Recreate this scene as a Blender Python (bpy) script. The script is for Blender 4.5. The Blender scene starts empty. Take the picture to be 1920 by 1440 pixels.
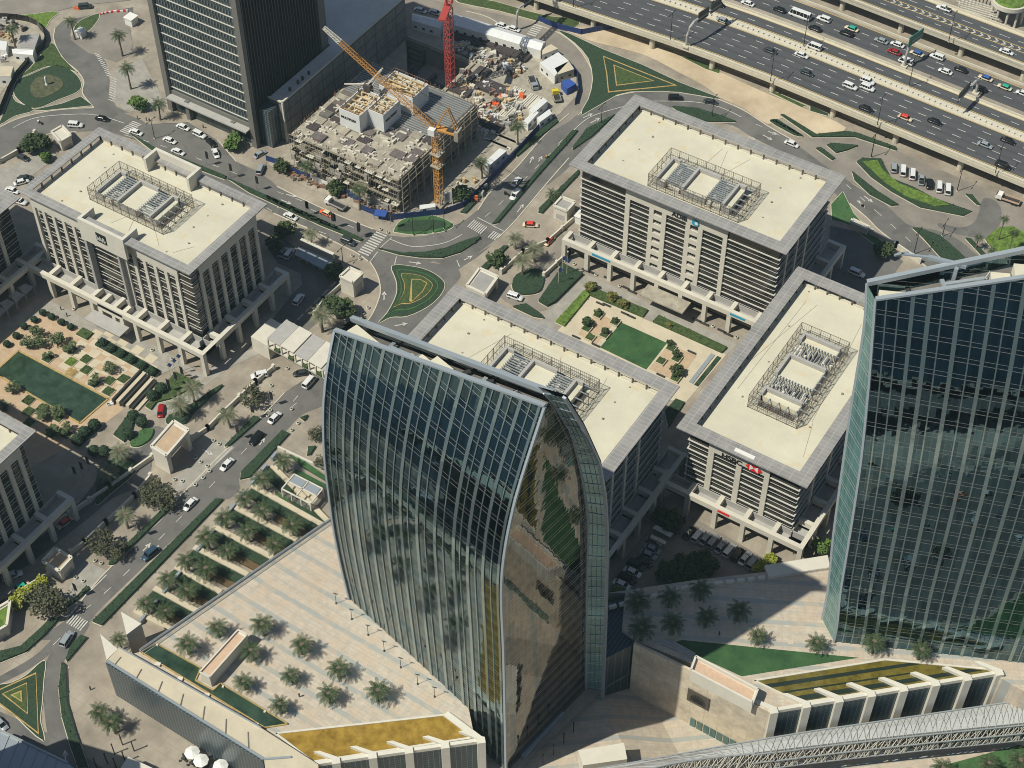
import bpy, bmesh, math, random
from mathutils import Vector, geometry
R = math.radians
random.seed(7)
S = bpy.context.scene
C = S.collection

# ---------------------------------------------------------------- camera, world, sun
CAM_H, FPX, YAW, PITCH, ROLL = 370.0, 3138.0, R(122.8), R(48.03), R(-0.18)
cf = Vector((math.cos(YAW)*math.cos(PITCH), math.sin(YAW)*math.cos(PITCH), -math.sin(PITCH)))
cr0 = Vector((math.sin(YAW), -math.cos(YAW), 0)); cu0 = cr0.cross(cf)
cr = cr0*math.cos(ROLL) + cu0*math.sin(ROLL); cu = -cr0*math.sin(ROLL) + cu0*math.cos(ROLL)
cam = bpy.data.cameras.new('camera'); camo = bpy.data.objects.new('camera', cam); C.objects.link(camo)
from mathutils import Matrix
m = Matrix((cr, cu, -cf)).transposed().to_4x4(); m.translation = Vector((0, 0, CAM_H))
camo.matrix_world = m
cam.sensor_width = 36; cam.lens = 36*FPX/1920; cam.clip_end = 5000; cam.clip_start = 1
S.camera = camo
S.render.resolution_x = 1024; S.render.resolution_y = 768

SUN_EL, SUN_AZ = 55, 239           # sun stands at world azimuth 239 (counter-clockwise from +X)
w = bpy.data.worlds.new('World'); S.world = w; w.use_nodes = True
wn = w.node_tree; bg = wn.nodes['Background']
sky = wn.nodes.new('ShaderNodeTexSky'); sky.sky_type = 'NISHITA'; sky.sun_disc = False
sky.sun_elevation = R(SUN_EL); sky.sun_rotation = R(90 - SUN_AZ)
sky.dust_density = 1.0; sky.ozone_density = 2.0
wn.links.new(sky.outputs[0], bg.inputs[0]); bg.inputs[1].default_value = 0.066
sl = bpy.data.lights.new('sun', 'SUN'); sl.energy = 4.9; sl.angle = R(0.53); sl.color = (1.0, 0.96, 0.83)
so = bpy.data.objects.new('sun', sl); C.objects.link(so)
sd = Vector((math.cos(R(SUN_AZ))*math.cos(R(SUN_EL)), math.sin(R(SUN_AZ))*math.cos(R(SUN_EL)), math.sin(R(SUN_EL))))
so.rotation_euler = sd.to_track_quat('Z', 'Y').to_euler(); so.location = sd*900
S.cycles.filter_width = 1.0
S.view_settings.view_transform = 'Standard'; S.view_settings.look = 'None'
S.view_settings.exposure = 0.05; S.view_settings.gamma = 1

# ---------------------------------------------------------------- photo survey -> world
FR = {'a': (0, 0, 3), 'b': (500, 0, 3), 'c': (1040, 0, 3), 'd': (1400, 0, 3.692), 'e': (0, 300, 3), 'f': (480, 380, 3),
      'h': (1040, 380, 3), 'i': (1280, 380, 3), 'j': (0, 700, 3), 'k': (560, 600, 3), 'l': (1080, 780, 3), 'm': (0, 960, 3),
      'n': (560, 960, 3), 'o': (1100, 960, 2.3415), 's': (0, 0, 1), 'p': (0, 0, 6), 'q': (760, 20, 5.333), 'r': (540, 100, 5.333),
      't': (1380, 1180, 3.5556)}
def G(x, y, z=0.0):
    d = cf*FPX + cr*(x-960) - cu*(y-720)
    t = (z-CAM_H)/d.z
    return (d.x*t, d.y*t)
def W(fr, z, *c):
    o = FR[fr]
    return [G(o[0]+c[i]/o[2], o[1]+c[i+1]/o[2], z) for i in range(0, len(c), 2)]
def W1(fr, z, x, y): return W(fr, z, x, y)[0]
def PX(p):
    v = Vector(p) - Vector((0, 0, CAM_H)); k = v.dot(cf)
    return (960+FPX*v.dot(cr)/k, 720-FPX*v.dot(cu)/k)
def spline(pts, n=6, closed=False):
    out = []; N = len(pts)
    rng = range(N if closed else N-1)
    for i in rng:
        p = [Vector(pts[(i+k) % N] if closed else pts[min(max(i+k, 0), N-1)]) for k in (-1, 0, 1, 2)]
        for j in range(n):
            t = j/n
            out.append(tuple(0.5*((2*p[1]) + (-p[0]+p[2])*t + (2*p[0]-5*p[1]+4*p[2]-p[3])*t*t + (-p[0]+3*p[1]-3*p[2]+p[3])*t**3)))
    if not closed: out.append(tuple(pts[-1]))
    return out

# ---------------------------------------------------------------- materials
MT = {}
def nodes(mat):
    mat.use_nodes = True; nt = mat.node_tree
    return nt, nt.nodes['Principled BSDF']
def mk(name, col, rough=0.8, metal=0.0, var=0.0, scale=0.3, spec=0.5, bump=0.0, bscale=4, var2=None, streak=None):
    m = bpy.data.materials.new(name); nt, b = nodes(m); L = nt.links
    b.inputs['Roughness'].default_value = rough; b.inputs['Metallic'].default_value = metal
    b.inputs['Specular IOR Level'].default_value = spec
    b.inputs['Base Color'].default_value = (*col, 1)
    if var or var2:
        geo = nt.nodes.new('ShaderNodeNewGeometry')
        mp = nt.nodes.new('ShaderNodeMapping'); L.new(geo.outputs['Position'], mp.inputs[0])
        if streak: mp.inputs['Rotation'].default_value = (0, 0, R(streak[0])); mp.inputs['Scale'].default_value = (streak[1], 1, 1)
        n1 = nt.nodes.new('ShaderNodeTexNoise'); n1.inputs['Scale'].default_value = scale; n1.inputs['Detail'].default_value = 8; n1.inputs['Roughness'].default_value = 0.65
        L.new(mp.outputs[0], n1.inputs['Vector'])
        rp = nt.nodes.new('ShaderNodeValToRGB'); L.new(n1.outputs['Fac'], rp.inputs[0])
        rp.color_ramp.elements[0].position = 0.3; rp.color_ramp.elements[1].position = 0.72
        a = tuple(max(0, c*(1-var)) for c in col); c2 = var2 or tuple(min(1, c*(1+var)) for c in col)
        rp.color_ramp.elements[0].color = (*a, 1); rp.color_ramp.elements[1].color = (*c2, 1)
        L.new(rp.outputs[0], b.inputs['Base Color'])
    if bump:
        n2 = nt.nodes.new('ShaderNodeTexNoise'); n2.inputs['Scale'].default_value = bscale; n2.inputs['Detail'].default_value = 4
        geo2 = nt.nodes.new('ShaderNodeNewGeometry'); L.new(geo2.outputs['Position'], n2.inputs['Vector'])
        bp = nt.nodes.new('ShaderNodeBump'); bp.inputs['Strength'].default_value = bump; bp.inputs['Distance'].default_value = 0.3
        L.new(n2.outputs['Fac'], bp.inputs['Height']); L.new(bp.outputs[0], b.inputs['Normal'])
    MT[name] = m; return m
def math_(nt, op, a, b=None, c=None):
    n = nt.nodes.new('ShaderNodeMath'); n.operation = op
    for k, v in enumerate((a, b, c)):
        if v is None: continue
        if hasattr(v, 'node'): nt.links.new(v, n.inputs[k])
        else: n.inputs[k].default_value = v
    return n.outputs[0]
def line_(nt, val, period, width, off=0.0):          # 1 inside a line of given width each period
    a = math_(nt, 'ADD', val, off + 1000*period)
    mth = math_(nt, 'MODULO', a, period)
    return math_(nt, 'LESS_THAN', mth, width)
def axis_(nt, ang, off=(0, 0)):                        # coordinate along/across a direction in plan
    geo = nt.nodes.new('ShaderNodeNewGeometry'); sp = nt.nodes.new('ShaderNodeSeparateXYZ'); nt.links.new(geo.outputs['Position'], sp.inputs[0])
    c, s = math.cos(R(ang)), math.sin(R(ang))
    u = math_(nt, 'ADD', math_(nt, 'MULTIPLY', sp.outputs[0], c), math_(nt, 'MULTIPLY', sp.outputs[1], s))
    v = math_(nt, 'ADD', math_(nt, 'MULTIPLY', sp.outputs[0], -s), math_(nt, 'MULTIPLY', sp.outputs[1], c))
    return u, v, sp.outputs[2]
def mix_(nt, fac, a, b):
    n = nt.nodes.new('ShaderNodeMix'); n.data_type = 'RGBA'
    if hasattr(fac, 'node'): nt.links.new(fac, n.inputs[0])
    else: n.inputs[0].default_value = fac
    for k, v in ((6, a), (7, b)):
        if hasattr(v, 'node'): nt.links.new(v, n.inputs[k])
        else: n.inputs[k].default_value = (*v, 1)
    return n.outputs[2]
def base_of(m):
    nt = m.node_tree; b = nt.nodes['Principled BSDF']; s = b.inputs['Base Color']
    return s.links[0].from_socket if s.links else tuple(s.default_value)[:3]
def over(m, fac, col):
    nt = m.node_tree; b = nt.nodes['Principled BSDF']
    nt.links.new(mix_(nt, fac, base_of(m), col), b.inputs['Base Color'])
def noise_(nt, scale, detail=4):
    geo = nt.nodes.new('ShaderNodeNewGeometry'); n = nt.nodes.new('ShaderNodeTexNoise'); n.inputs['Scale'].default_value = scale; n.inputs['Detail'].default_value = detail
    nt.links.new(geo.outputs['Position'], n.inputs['Vector']); return n.outputs['Fac']

mk('asphalt', (.115, .112, .106), .9, var=.18, scale=.10, var2=(.165, .158, .145))
mk('asphalt_hw', (.070, .072, .076), .85, var=.15, scale=.15, streak=(0, .06))
mk('asphalt_light', (.20, .18, .155), .9, var=.2, scale=.1, var2=(.28, .25, .21))
m = MT['asphalt_hw']; u, v, z = axis_(m.node_tree, -1.2); over(m, math_(m.node_tree, 'MULTIPLY', math_(m.node_tree, 'MULTIPLY', line_(m.node_tree, v, 3.65, 1.3), .5), noise_(m.node_tree, .05, 3)), (.035, .036, .038))
m = MT['asphalt']; over(m, math_(m.node_tree, 'MULTIPLY', math_(m.node_tree, 'GREATER_THAN', noise_(m.node_tree, .16, 9), .60), .35), (.075, .073, .07))
mk('line_white', (.50, .49, .45), .7, var=.3, scale=1.5); mk('line_yellow', (.50, .36, .12), .7)
mk('paving', (.28, .24, .19), .9, var=.34, scale=.09, var2=(.39, .345, .275))
for a_ in (0,):
    m = MT['paving']; u, v, z = axis_(m.node_tree, 0); over(m, math_(m.node_tree, 'MULTIPLY', math_(m.node_tree, 'MAXIMUM', line_(m.node_tree, u, 3.0, .25), line_(m.node_tree, v, 3.0, .25)), .35), (.24, .19, .15))
mk('paving_grey', (.29, .275, .24), .9, var=.2, scale=.3, var2=(.36, .34, .30))
mk('paving_cream', (.50, .44, .325), .85, var=.12, scale=.2); mk('paving_tan', (.44, .325, .215), .9, var=.15, scale=.5)
mk('sand', (.52, .41, .27), .95, var=.3, scale=.07, var2=(.60, .50, .36))
mk('kerb', (.52, .48, .38), .8, var=.12, scale=1)
mk('stone', (.555, .525, .445), .8, var=.08, scale=.4); mk('stone_white', (.58, .55, .47), .7, var=.06, scale=.3)
mk('stone_grey', (.36, .35, .33), .7, var=.1, scale=.6)
mk('roof_cream', (.535, .505, .395), .85, var=.10, scale=.07, var2=(.61, .58, .455))
m = MT['roof_cream']; u, v, z = axis_(m.node_tree, 0)
over(m, math_(m.node_tree, 'MULTIPLY', math_(m.node_tree, 'MAXIMUM', line_(m.node_tree, u, 6.1, .12), line_(m.node_tree, v, 6.1, .12)), .25), (.45, .37, .24))
over(m, math_(m.node_tree, 'MULTIPLY', math_(m.node_tree, 'GREATER_THAN', noise_(m.node_tree, .22, 10), .62), .42), (.56, .45, .27))
mk('roof_pale', (.58, .55, .50), .85, var=.12, scale=.2); mk('roof_grey', (.30, .29, .275), .85, var=.12, scale=.2)
mk('metal_panel', (.245, .240, .235), .55, metal=.0, var=.18, scale=.25, var2=(.32, .31, .295))
m = MT['metal_panel']; u, v, z = axis_(m.node_tree, 0)
over(m, math_(m.node_tree, 'MAXIMUM', line_(m.node_tree, u, 3.1, .16), line_(m.node_tree, v, 1.33, .13)), (.37, .36, .335))
mk('grey_metal', (.33, .36, .37), .45, metal=.3); mk('dark_metal', (.05, .05, .048), .5, metal=.3); mk('coping', (.30, .34, .37), .35, metal=.2)
mk('bronze', (.10, .085, .068), .5, metal=.3); mk('fin_dark', (.055, .052, .045), .5, metal=.2); mk('mesh_wire', (.24, .21, .17), .6); mk('pier_grey', (.15, .145, .13), .6); mk('louver', (.50, .485, .44), .6)
mk('glass_dark', (.010, .013, .014), .08, spec=.45, var=.7, scale=.25, var2=(.04, .038, .034))
mk('glass_hotel', (.045, .07, .075), .12, metal=.4, var=.4, scale=.3, var2=(.09, .12, .12)); mk('glass_teal', (.10, .20, .19), .18, metal=.6, var=.2, scale=.2)
mk('hedge', (.022, .048, .022), .9, var=.45, scale=1.5, bump=.6, bscale=3); mk('hedge_mid', (.035, .08, .025), .9, var=.5, scale=1.0, bump=.6, var2=(.08, .12, .03))
mk('hedge_red', (.24, .07, .045), .9, var=.3, scale=1.4, var2=(.05, .10, .03)); mk('grass', (.045, .11, .035), .95, var=.3, scale=.25, bump=.3)
mk('drain', (.25, .22, .17), .8); mk('turf', (.022, .08, .024), .95, var=.3, scale=.2, var2=(.05, .125, .04), bump=.3); mk('flower_yellow', (.38, .27, .10), .9, var=.3, scale=1); mk('bright_green', (.07, .16, .02), .9, var=.55, scale=.8, var2=(.17, .26, .04))
mk('bark', (.13, .10, .075), .95, var=.25, scale=2)
mk('palm_leaf', (.018, .036, .016), .8, spec=.15, var=.35, scale=1.6, var2=(.11, .15, .07)); mk('palm_pale', (.10, .12, .06), .7, var=.35, scale=.6, var2=(.20, .21, .12))
mk('leaf', (.035, .065, .022), .85, var=.4, scale=.8, var2=(.075, .11, .035)); mk('leaf_light', (.07, .11, .04), .85, var=.4, scale=.8, var2=(.16, .20, .09)); mk('leaf_green', (.07, .14, .025), .85, var=.4, scale=.8, var2=(.13, .22, .04))
mk('leaf_yellow', (.24, .30, .03), .85, var=.35, scale=.7, var2=(.36, .36, .05)); mk('leaf_olive', (.055, .062, .032), .9, var=.4, scale=.8, var2=(.12, .125, .065)); mk('leaf_autumn', (.20, .15, .035), .9, var=.4, scale=.8, var2=(.14, .17, .04))
mk('water_green', (.026, .055, .034), .06, spec=.5, var=.5, scale=.3, var2=(.05, .09, .055)); mk('water_amber', (.25, .145, .014), .12, spec=.5, var=.4, scale=.35, var2=(.40, .26, .05)); mk('water_olive', (.115, .095, .014), .10, spec=.5, var=.4, scale=.35, var2=(.20, .16, .035)); mk('painted_reflection', (.02, .03, .022), .15)
mk('concrete', (.33, .30, .24), .9, var=.32, scale=.35, var2=(.42, .38, .30)); mk('concrete_dark', (.13, .12, .11), .9, var=.3, scale=.4)
mk('ply', (.14, .12, .115), .85, var=.35, scale=.4); mk('timber', (.52, .38, .20), .85, var=.2, scale=2); mk('rebar', (.22, .13, .09), .9, var=.3, scale=2); mk('scaffold', (.30, .26, .19), .8, var=.3, scale=1)
mk('hoard_blue', (.012, .035, .14), .6); mk('white', (.68, .68, .64), .6); mk('bridge_skin', (.40, .41, .40), .6, var=.12, scale=.4); mk('white_sheet', (.62, .63, .62), .6, var=.06, scale=.5)
mk('crane_yellow', (.50, .24, .05), .7); mk('crane_red', (.38, .05, .04), .7); mk('blue_tarp', (.03, .08, .30), .6); mk('tarp_dark', (.06, .05, .05), .7, var=.3, scale=1)
mk('tyre', (.012, .012, .012), .9); mk('car_glass', (.01, .012, .014), .08)
mk('sign_black', (.012, .012, .014), .5); mk('red_sign', (.70, .02, .02), .5); mk('sign_blue', (.02, .28, .45), .5); mk('sign_green', (.02, .16, .12), .5)
mk('skin', (.30, .17, .11), .7); mk('orange', (.75, .13, .03), .6); mk('pinkstone', (.52, .37, .26), .85, var=.1, scale=1)
mk('pit_wall', (.30, .29, .26), .9, var=.3, scale=.3, var2=(.33, .32, .29)); mk('lamp_black', (.02, .02, .02), .5)

# facade mirror glass of the two towers (real reflections of what stands around them)
def mirror(name, col, rough, lines=True, mull=None, wav=.05):
    m = bpy.data.materials.new(name); nt, b = nodes(m)
    b.inputs['Metallic'].default_value = 1; b.inputs['Roughness'].default_value = rough; b.inputs['Base Color'].default_value = (*col, 1)
    geo = nt.nodes.new('ShaderNodeNewGeometry'); sp = nt.nodes.new('ShaderNodeSeparateXYZ'); nt.links.new(geo.outputs['Position'], sp.inputs[0])
    n = nt.nodes.new('ShaderNodeTexNoise'); n.inputs['Scale'].default_value = .22; n.inputs['Detail'].default_value = 2
    nt.links.new(geo.outputs['Position'], n.inputs['Vector'])
    bp = nt.nodes.new('ShaderNodeBump'); bp.inputs['Strength'].default_value = wav; bp.inputs['Distance'].default_value = .5
    nt.links.new(n.outputs['Fac'], bp.inputs['Height']); nt.links.new(bp.outputs[0], b.inputs['Normal'])
    MT[name] = m
    # per-pane tint: white noise over floor / bay cells
    if lines:
        uv = nt.nodes.new('ShaderNodeUVMap'); s2 = nt.nodes.new('ShaderNodeSeparateXYZ'); nt.links.new(uv.outputs[0], s2.inputs[0])
        cu_ = math_(nt, 'FLOOR', math_(nt, 'DIVIDE', s2.outputs[0], 1.35)); cz = math_(nt, 'FLOOR', math_(nt, 'DIVIDE', sp.outputs[2], 4.2))
        cmb = nt.nodes.new('ShaderNodeCombineXYZ'); nt.links.new(cu_, cmb.inputs[0]); nt.links.new(cz, cmb.inputs[1])
        wnz = nt.nodes.new('ShaderNodeTexWhiteNoise'); wnz.noise_dimensions = '3D'; nt.links.new(cmb.outputs[0], wnz.inputs['Vector'])
        over(m, math_(nt, 'MULTIPLY', wnz.outputs['Value'], .6), tuple(c*.3 for c in col))
        sub_ = nt.nodes.new('ShaderNodeVectorMath'); sub_.operation = 'SUBTRACT'; nt.links.new(wnz.outputs['Color'], sub_.inputs[0]); sub_.inputs[1].default_value = (.5, .5, .5)
        scl = nt.nodes.new('ShaderNodeVectorMath'); scl.operation = 'SCALE'; scl.inputs['Scale'].default_value = .003 if name == 'mirror_end' else .013; nt.links.new(sub_.outputs[0], scl.inputs[0])
        add_ = nt.nodes.new('ShaderNodeVectorMath'); add_.operation = 'ADD'; nt.links.new(bp.outputs[0], add_.inputs[0]); nt.links.new(scl.outputs[0], add_.inputs[1])
        nrm_ = nt.nodes.new('ShaderNodeVectorMath'); nrm_.operation = 'NORMALIZE'; nt.links.new(add_.outputs[0], nrm_.inputs[0]); nt.links.new(nrm_.outputs[0], b.inputs['Normal'])
        thin = line_(nt, s2.outputs[0], 1.35, .07)
        fl = math_(nt, 'MAXIMUM', line_(nt, sp.outputs[2], 4.2, .13), line_(nt, sp.outputs[2], 4.2, .10, off=-1.1))
        over(m, math_(nt, 'MULTIPLY', thin, .5), (.30, .32, .32)); over(m, math_(nt, 'MULTIPLY', fl, .9), (.50, .50, .49))
        nt.links.new(math_(nt, 'ADD', math_(nt, 'MULTIPLY', fl, .5), rough), b.inputs['Roughness'])
    return m
mirror('mirror', (.10, .18, .215), .015, wav=.09); mirror('mirror_strip', (.29, .365, .37), .12, lines=False, wav=.12); MT['mirror_strip'].node_tree.nodes['Principled BSDF'].inputs['Metallic'].default_value = .8; mk('lake_water', (.007, .024, .034), .3, var=.5, scale=.05); mirror('mirror_end', (.125, .13, .125), .015, wav=.06)
mirror('band_teal', (.15, .30, .285), .25); MT['band_teal'].node_tree.nodes['Principled BSDF'].inputs['Metallic'].default_value = .25

# cladding with a small grid
def gridmat(name, base, linec, ang, pu, pz, wu, wz, rough=.3, metal=.3):
    m = mk(name, base, rough, metal, var=.3, scale=.3); nt = m.node_tree; u, v, z = axis_(nt, ang)
    over(m, math_(nt, 'MAXIMUM', line_(nt, u, pu, wu), line_(nt, z, pz, wz)), linec); return m
gridmat('clad_left', (.035, .055, .065), (.17, .205, .22), -36, .9, .9, .2, .2)
gridmat('panel_glass', (.012, .03, .04), (.10, .15, .17), 0, 1.0, 1.0, .10, .10)
gridmat('podium_wall', (.20, .20, .19), (.07, .07, .07), 90, 6.2, 4.0, .35, .3, rough=.8, metal=0)
gridmat('stone_panel', (.52, .45, .34), (.42, .36, .27), 60, 2.0, 3.0, .08, .08, rough=.8, metal=0)
# striped plaza deck
def plaza(name, ang, scale=1):
    m = mk(name, (.45, .385, .305), .7, var=.18, scale=.5, var2=(.55, .485, .395)); nt = m.node_tree; u, v, z = axis_(nt, ang)
    nz = math_(nt, 'MULTIPLY', noise_(nt, .05, 2), 1.0)
    vv = math_(nt, 'ADD', v, nz)
    over(m, math_(nt, 'MULTIPLY', math_(nt, 'MULTIPLY', line_(nt, vv, 6.4, 1.3), .85), math_(nt, 'GREATER_THAN', noise_(nt, .10, 3), .34)), (.29, .315, .30))
    over(m, math_(nt, 'MULTIPLY', line_(nt, math_(nt, 'ADD', vv, 2.6), 6.4, .55), .45), (.36, .36, .32))
    over(m, math_(nt, 'MULTIPLY', math_(nt, 'GREATER_THAN', noise_(nt, .25, 6), .56), .40), (.47, .36, .25))
    over(m, math_(nt, 'MULTIPLY', math_(nt, 'MAXIMUM', line_(nt, v, 1.0, .14), line_(nt, u, 2.0, .14)), .45), (.38, .29, .20))
    return m
plaza('plaza_left', -1); plaza('plaza_right', 28); plaza('plaza_low', 40)
for k, (c, r_) in {'car_white': ((.62, .63, .62), .25), 'car_black': ((.010, .011, .012), .2), 'car_dark': ((.035, .045, .05), .25), 'car_silver': ((.26, .29, .31), .3), 'car_red': ((.30, .012, .012), .25), 'car_blue': ((.03, .06, .10), .25),
                   'car_cream': ((.60, .52, .36), .35), 'car_orange': ((.75, .12, .03), .4), 'car_taxired': ((.62, .05, .03), .4), 'car_taxiblue': ((.03, .10, .35), .4), 'car_taxigreen': ((.02, .35, .24), .4), 'car_yellow': ((.6, .5, .03), .5)}.items():
    mk(k, c, r_)

# ---------------------------------------------------------------- mesh building and tagging
ORG = {}
class MB:
    def __init__(s): s.v = []; s.f = []; s.uv = {}
    def q(s, *p):
        i = len(s.v); s.v += [tuple(x) for x in p]; s.f.append(tuple(range(i, i+len(p)))); return s
    def box(s, x0, x1, y0, y1, z0, z1):
        if x0 > x1: x0, x1 = x1, x0
        if y0 > y1: y0, y1 = y1, y0
        return s.pr([(x0, y0), (x1, y0), (x1, y1), (x0, y1)], z0, z1)
    def ob(s, c, ang, L, Wd, z0, z1):                     # oriented box, ang degrees
        ca, sa = math.cos(R(ang)), math.sin(R(ang))
        P = [(c[0]+ca*a*L/2-sa*b*Wd/2, c[1]+sa*a*L/2+ca*b*Wd/2) for a, b in ((-1, -1), (1, -1), (1, 1), (-1, 1))]
        return s.pr(P, z0, z1)
    def pr(s, P, z0, z1, bottom=True):
        P = list(P)
        if sum(P[i][0]*P[(i+1) % len(P)][1]-P[(i+1) % len(P)][0]*P[i][1] for i in range(len(P))) < 0: P = P[::-1]
        n = len(P); i = len(s.v)
        zt = z1 if isinstance(z1, (list, tuple)) else [z1]*n
        s.v += [(p[0], p[1], z0) for p in P] + [(p[0], p[1], zt[k]) for k, p in enumerate(P)]
        for k in range(n): s.f.append((i+k, i+(k+1) % n, i+n+(k+1) % n, i+n+k))
        if n <= 4:
            s.f.append(tuple(i+n+k for k in range(n)))
            if bottom: s.f.append(tuple(i+k for k in reversed(range(n))))
        else:
            tri = geometry.tessellate_polygon([[Vector((p[0], p[1], 0)) for p in P]])
            for t in tri:
                a, b, c = t
                cr_ = (P[b][0]-P[a][0])*(P[c][1]-P[a][1])-(P[b][1]-P[a][1])*(P[c][0]-P[a][0])
                if cr_ < 0: a, c = c, a
                s.f.append((i+n+a, i+n+b, i+n+c))
                if bottom: s.f.append((i+c, i+b, i+a))
        return s
    def sheet(s, P, z, holes=()):
        loops = [[Vector((p[0], p[1], 0)) for p in P]] + [[Vector((p[0], p[1], 0)) for p in h] for h in holes]
        tri = geometry.tessellate_polygon(loops); fl = [p for l in loops for p in l]; i = len(s.v)
        s.v += [(p.x, p.y, z) for p in fl]
        for a, b, c in tri:
            cr_ = (fl[b].x-fl[a].x)*(fl[c].y-fl[a].y)-(fl[b].y-fl[a].y)*(fl[c].x-fl[a].x)
            s.f.append((i+a, i+b, i+c) if cr_ > 0 else (i+c, i+b, i+a))
        return s
    def bar(s, a, b, wd, ht=None):                        # box bar between two points
        a, b = Vector(a), Vector(b); ht = ht or wd; d = (b-a)
        if d.length < 1e-6: return s
        d.normalize(); up = Vector((0, 0, 1)) if abs(d.z) < .95 else Vector((0, 1, 0))
        x = d.cross(up).normalized()*wd/2; y = x.cross(d).normalized()*ht/2; i = len(s.v)
        for p in (a, b): s.v += [tuple(p-x-y), tuple(p+x-y), tuple(p+x+y), tuple(p-x+y)]
        for k in range(4): s.f.append((i+k, i+(k+1) % 4, i+4+(k+1) % 4, i+4+k))
        s.f += [(i+3, i+2, i+1, i), (i+4, i+5, i+6, i+7)]; return s
    def tube(s, pts, rad, n=6):
        pts = [Vector(p) for p in pts]; rad = rad if isinstance(rad, (list, tuple)) else [rad]*len(pts); i0 = len(s.v)
        for k, p in enumerate(pts):
            d = (pts[min(k+1, len(pts)-1)]-pts[max(k-1, 0)]).normalized(); up = Vector((0, 0, 1)) if abs(d.z) < .9 else Vector((1, 0, 0))
            x = d.cross(up).normalized(); y = d.cross(x)
            for j in range(n):
                t = 2*math.pi*j/n; s.v.append(tuple(p+(x*math.cos(t)+y*math.sin(t))*rad[k]))
        for k in range(len(pts)-1):
            for j in range(n): a = i0+k*n+j; b = i0+k*n+(j+1) % n; s.f.append((a, a+n, b+n, b))
        s.f.append(tuple(i0+j for j in range(n))); s.f.append(tuple(i0+(len(pts)-1)*n+j for j in reversed(range(n)))); return s
    def poly3(s, pts):
        i = len(s.v); s.v += [tuple(p) for p in pts]; s.f.append(tuple(range(i, i+len(pts)))); return s
    def build(s, name, mat, parent=None, smooth=False, org=None):
        o = org if org is not None else (ORG.get(parent.name, (0, 0, 0)) if parent else (0, 0, 0))
        me = bpy.data.meshes.new(name)
        me.from_pydata([(v[0]-o[0], v[1]-o[1], v[2]-o[2]) for v in s.v], [], s.f)
        me.materials.append(MT[mat] if isinstance(mat, str) else mat)
        if smooth: me.polygons.foreach_set('use_smooth', [True]*len(me.polygons))
        me.update()
        ob = bpy.data.objects.new(name, me); C.objects.link(ob)
        if parent:
            ob.parent = parent; ORG[ob.name] = o
        return ob
    def split(s, name, mat, parent, lim=100):            # one object for each separate piece
        fa = list(range(len(s.v)))
        def find(a):
            while fa[a] != a: fa[a] = fa[fa[a]]; a = fa[a]
            return a
        for f in s.f:
            for k in f[1:]: fa[find(k)] = find(f[0])
        gr = {}
        for f in s.f: gr.setdefault(find(f[0]), []).append(f)
        if len(gr) > lim: o = s.build(name, mat, parent); o['kind'] = 'stuff'; return [o]
        out = []
        for fs in gr.values():
            m_ = MB(); idx = {}
            for f in fs:
                for k in f:
                    if k not in idx: idx[k] = len(m_.v); m_.v.append(s.v[k])
                m_.f.append(tuple(idx[k] for k in f))
            out.append(m_.build(name, mat, parent))
        return out
LAB = []
def tag(o, label=None, cat=None, group=None, kind=None):
    if label: o['label'] = label; LAB.append(o)
    if cat: o['category'] = cat
    if group: o['group'] = group
    if kind: o['kind'] = kind
    return o
def thing(name, label, cat, loc=(0, 0, 0), group=None, rz=0):
    o = bpy.data.objects.new(name, None); o.empty_display_size = 1; C.objects.link(o)
    o.location = (loc[0], loc[1], loc[2] if len(loc) > 2 else 0); o.rotation_euler = (0, 0, rz)
    ORG[o.name] = tuple(o.location); return tag(o, label, cat, group)
def struct(name, mb, mat): return tag(mb.build(name, mat), kind='structure')
def solo(name, mb, mat, label, cat, group=None, kind=None, smooth=False):
    return tag(mb.build(name, mat, smooth=smooth), label, cat, group, kind)
def copy_thing(src, loc, rz, label, group=None, scale=None):
    c = src.copy(); C.objects.link(c); c.location = loc; c.rotation_euler = (0, 0, rz)
    if scale: c.scale = (scale,)*3 if not isinstance(scale, tuple) else scale
    tag(c, label, src.get('category'), group)
    def rec(s, d):
        for ch in list(s.children):
            k = ch.copy(); C.objects.link(k); k.parent = d; rec(ch, k)
    rec(src, c); return c
def textmesh(name, txt, size, mat, parent, origin, xdir, updir, depth=.08, bold=0.02):
    cu_ = bpy.data.curves.new('txt', 'FONT'); cu_.body = txt; cu_.size = size; cu_.extrude = depth; cu_.offset = bold; cu_.align_x = 'LEFT'
    o = bpy.data.objects.new('txt', cu_); C.objects.link(o); dg = bpy.context.evaluated_depsgraph_get()
    me = bpy.data.meshes.new_from_object(o.evaluated_get(dg)); bpy.data.objects.remove(o); me.name = name
    X = Vector(xdir).normalized(); U = Vector(updir).normalized(); N = X.cross(U)
    g = ORG.get(parent.name, (0, 0, 0))
    for v in me.vertices:
        p = Vector(origin)+X*v.co.x+U*v.co.y+N*v.co.z - Vector(g); v.co = p
    me.materials.clear(); me.materials.append(MT[mat]); ob = bpy.data.objects.new(name, me); C.objects.link(ob); ob.parent = parent; return ob
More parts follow.
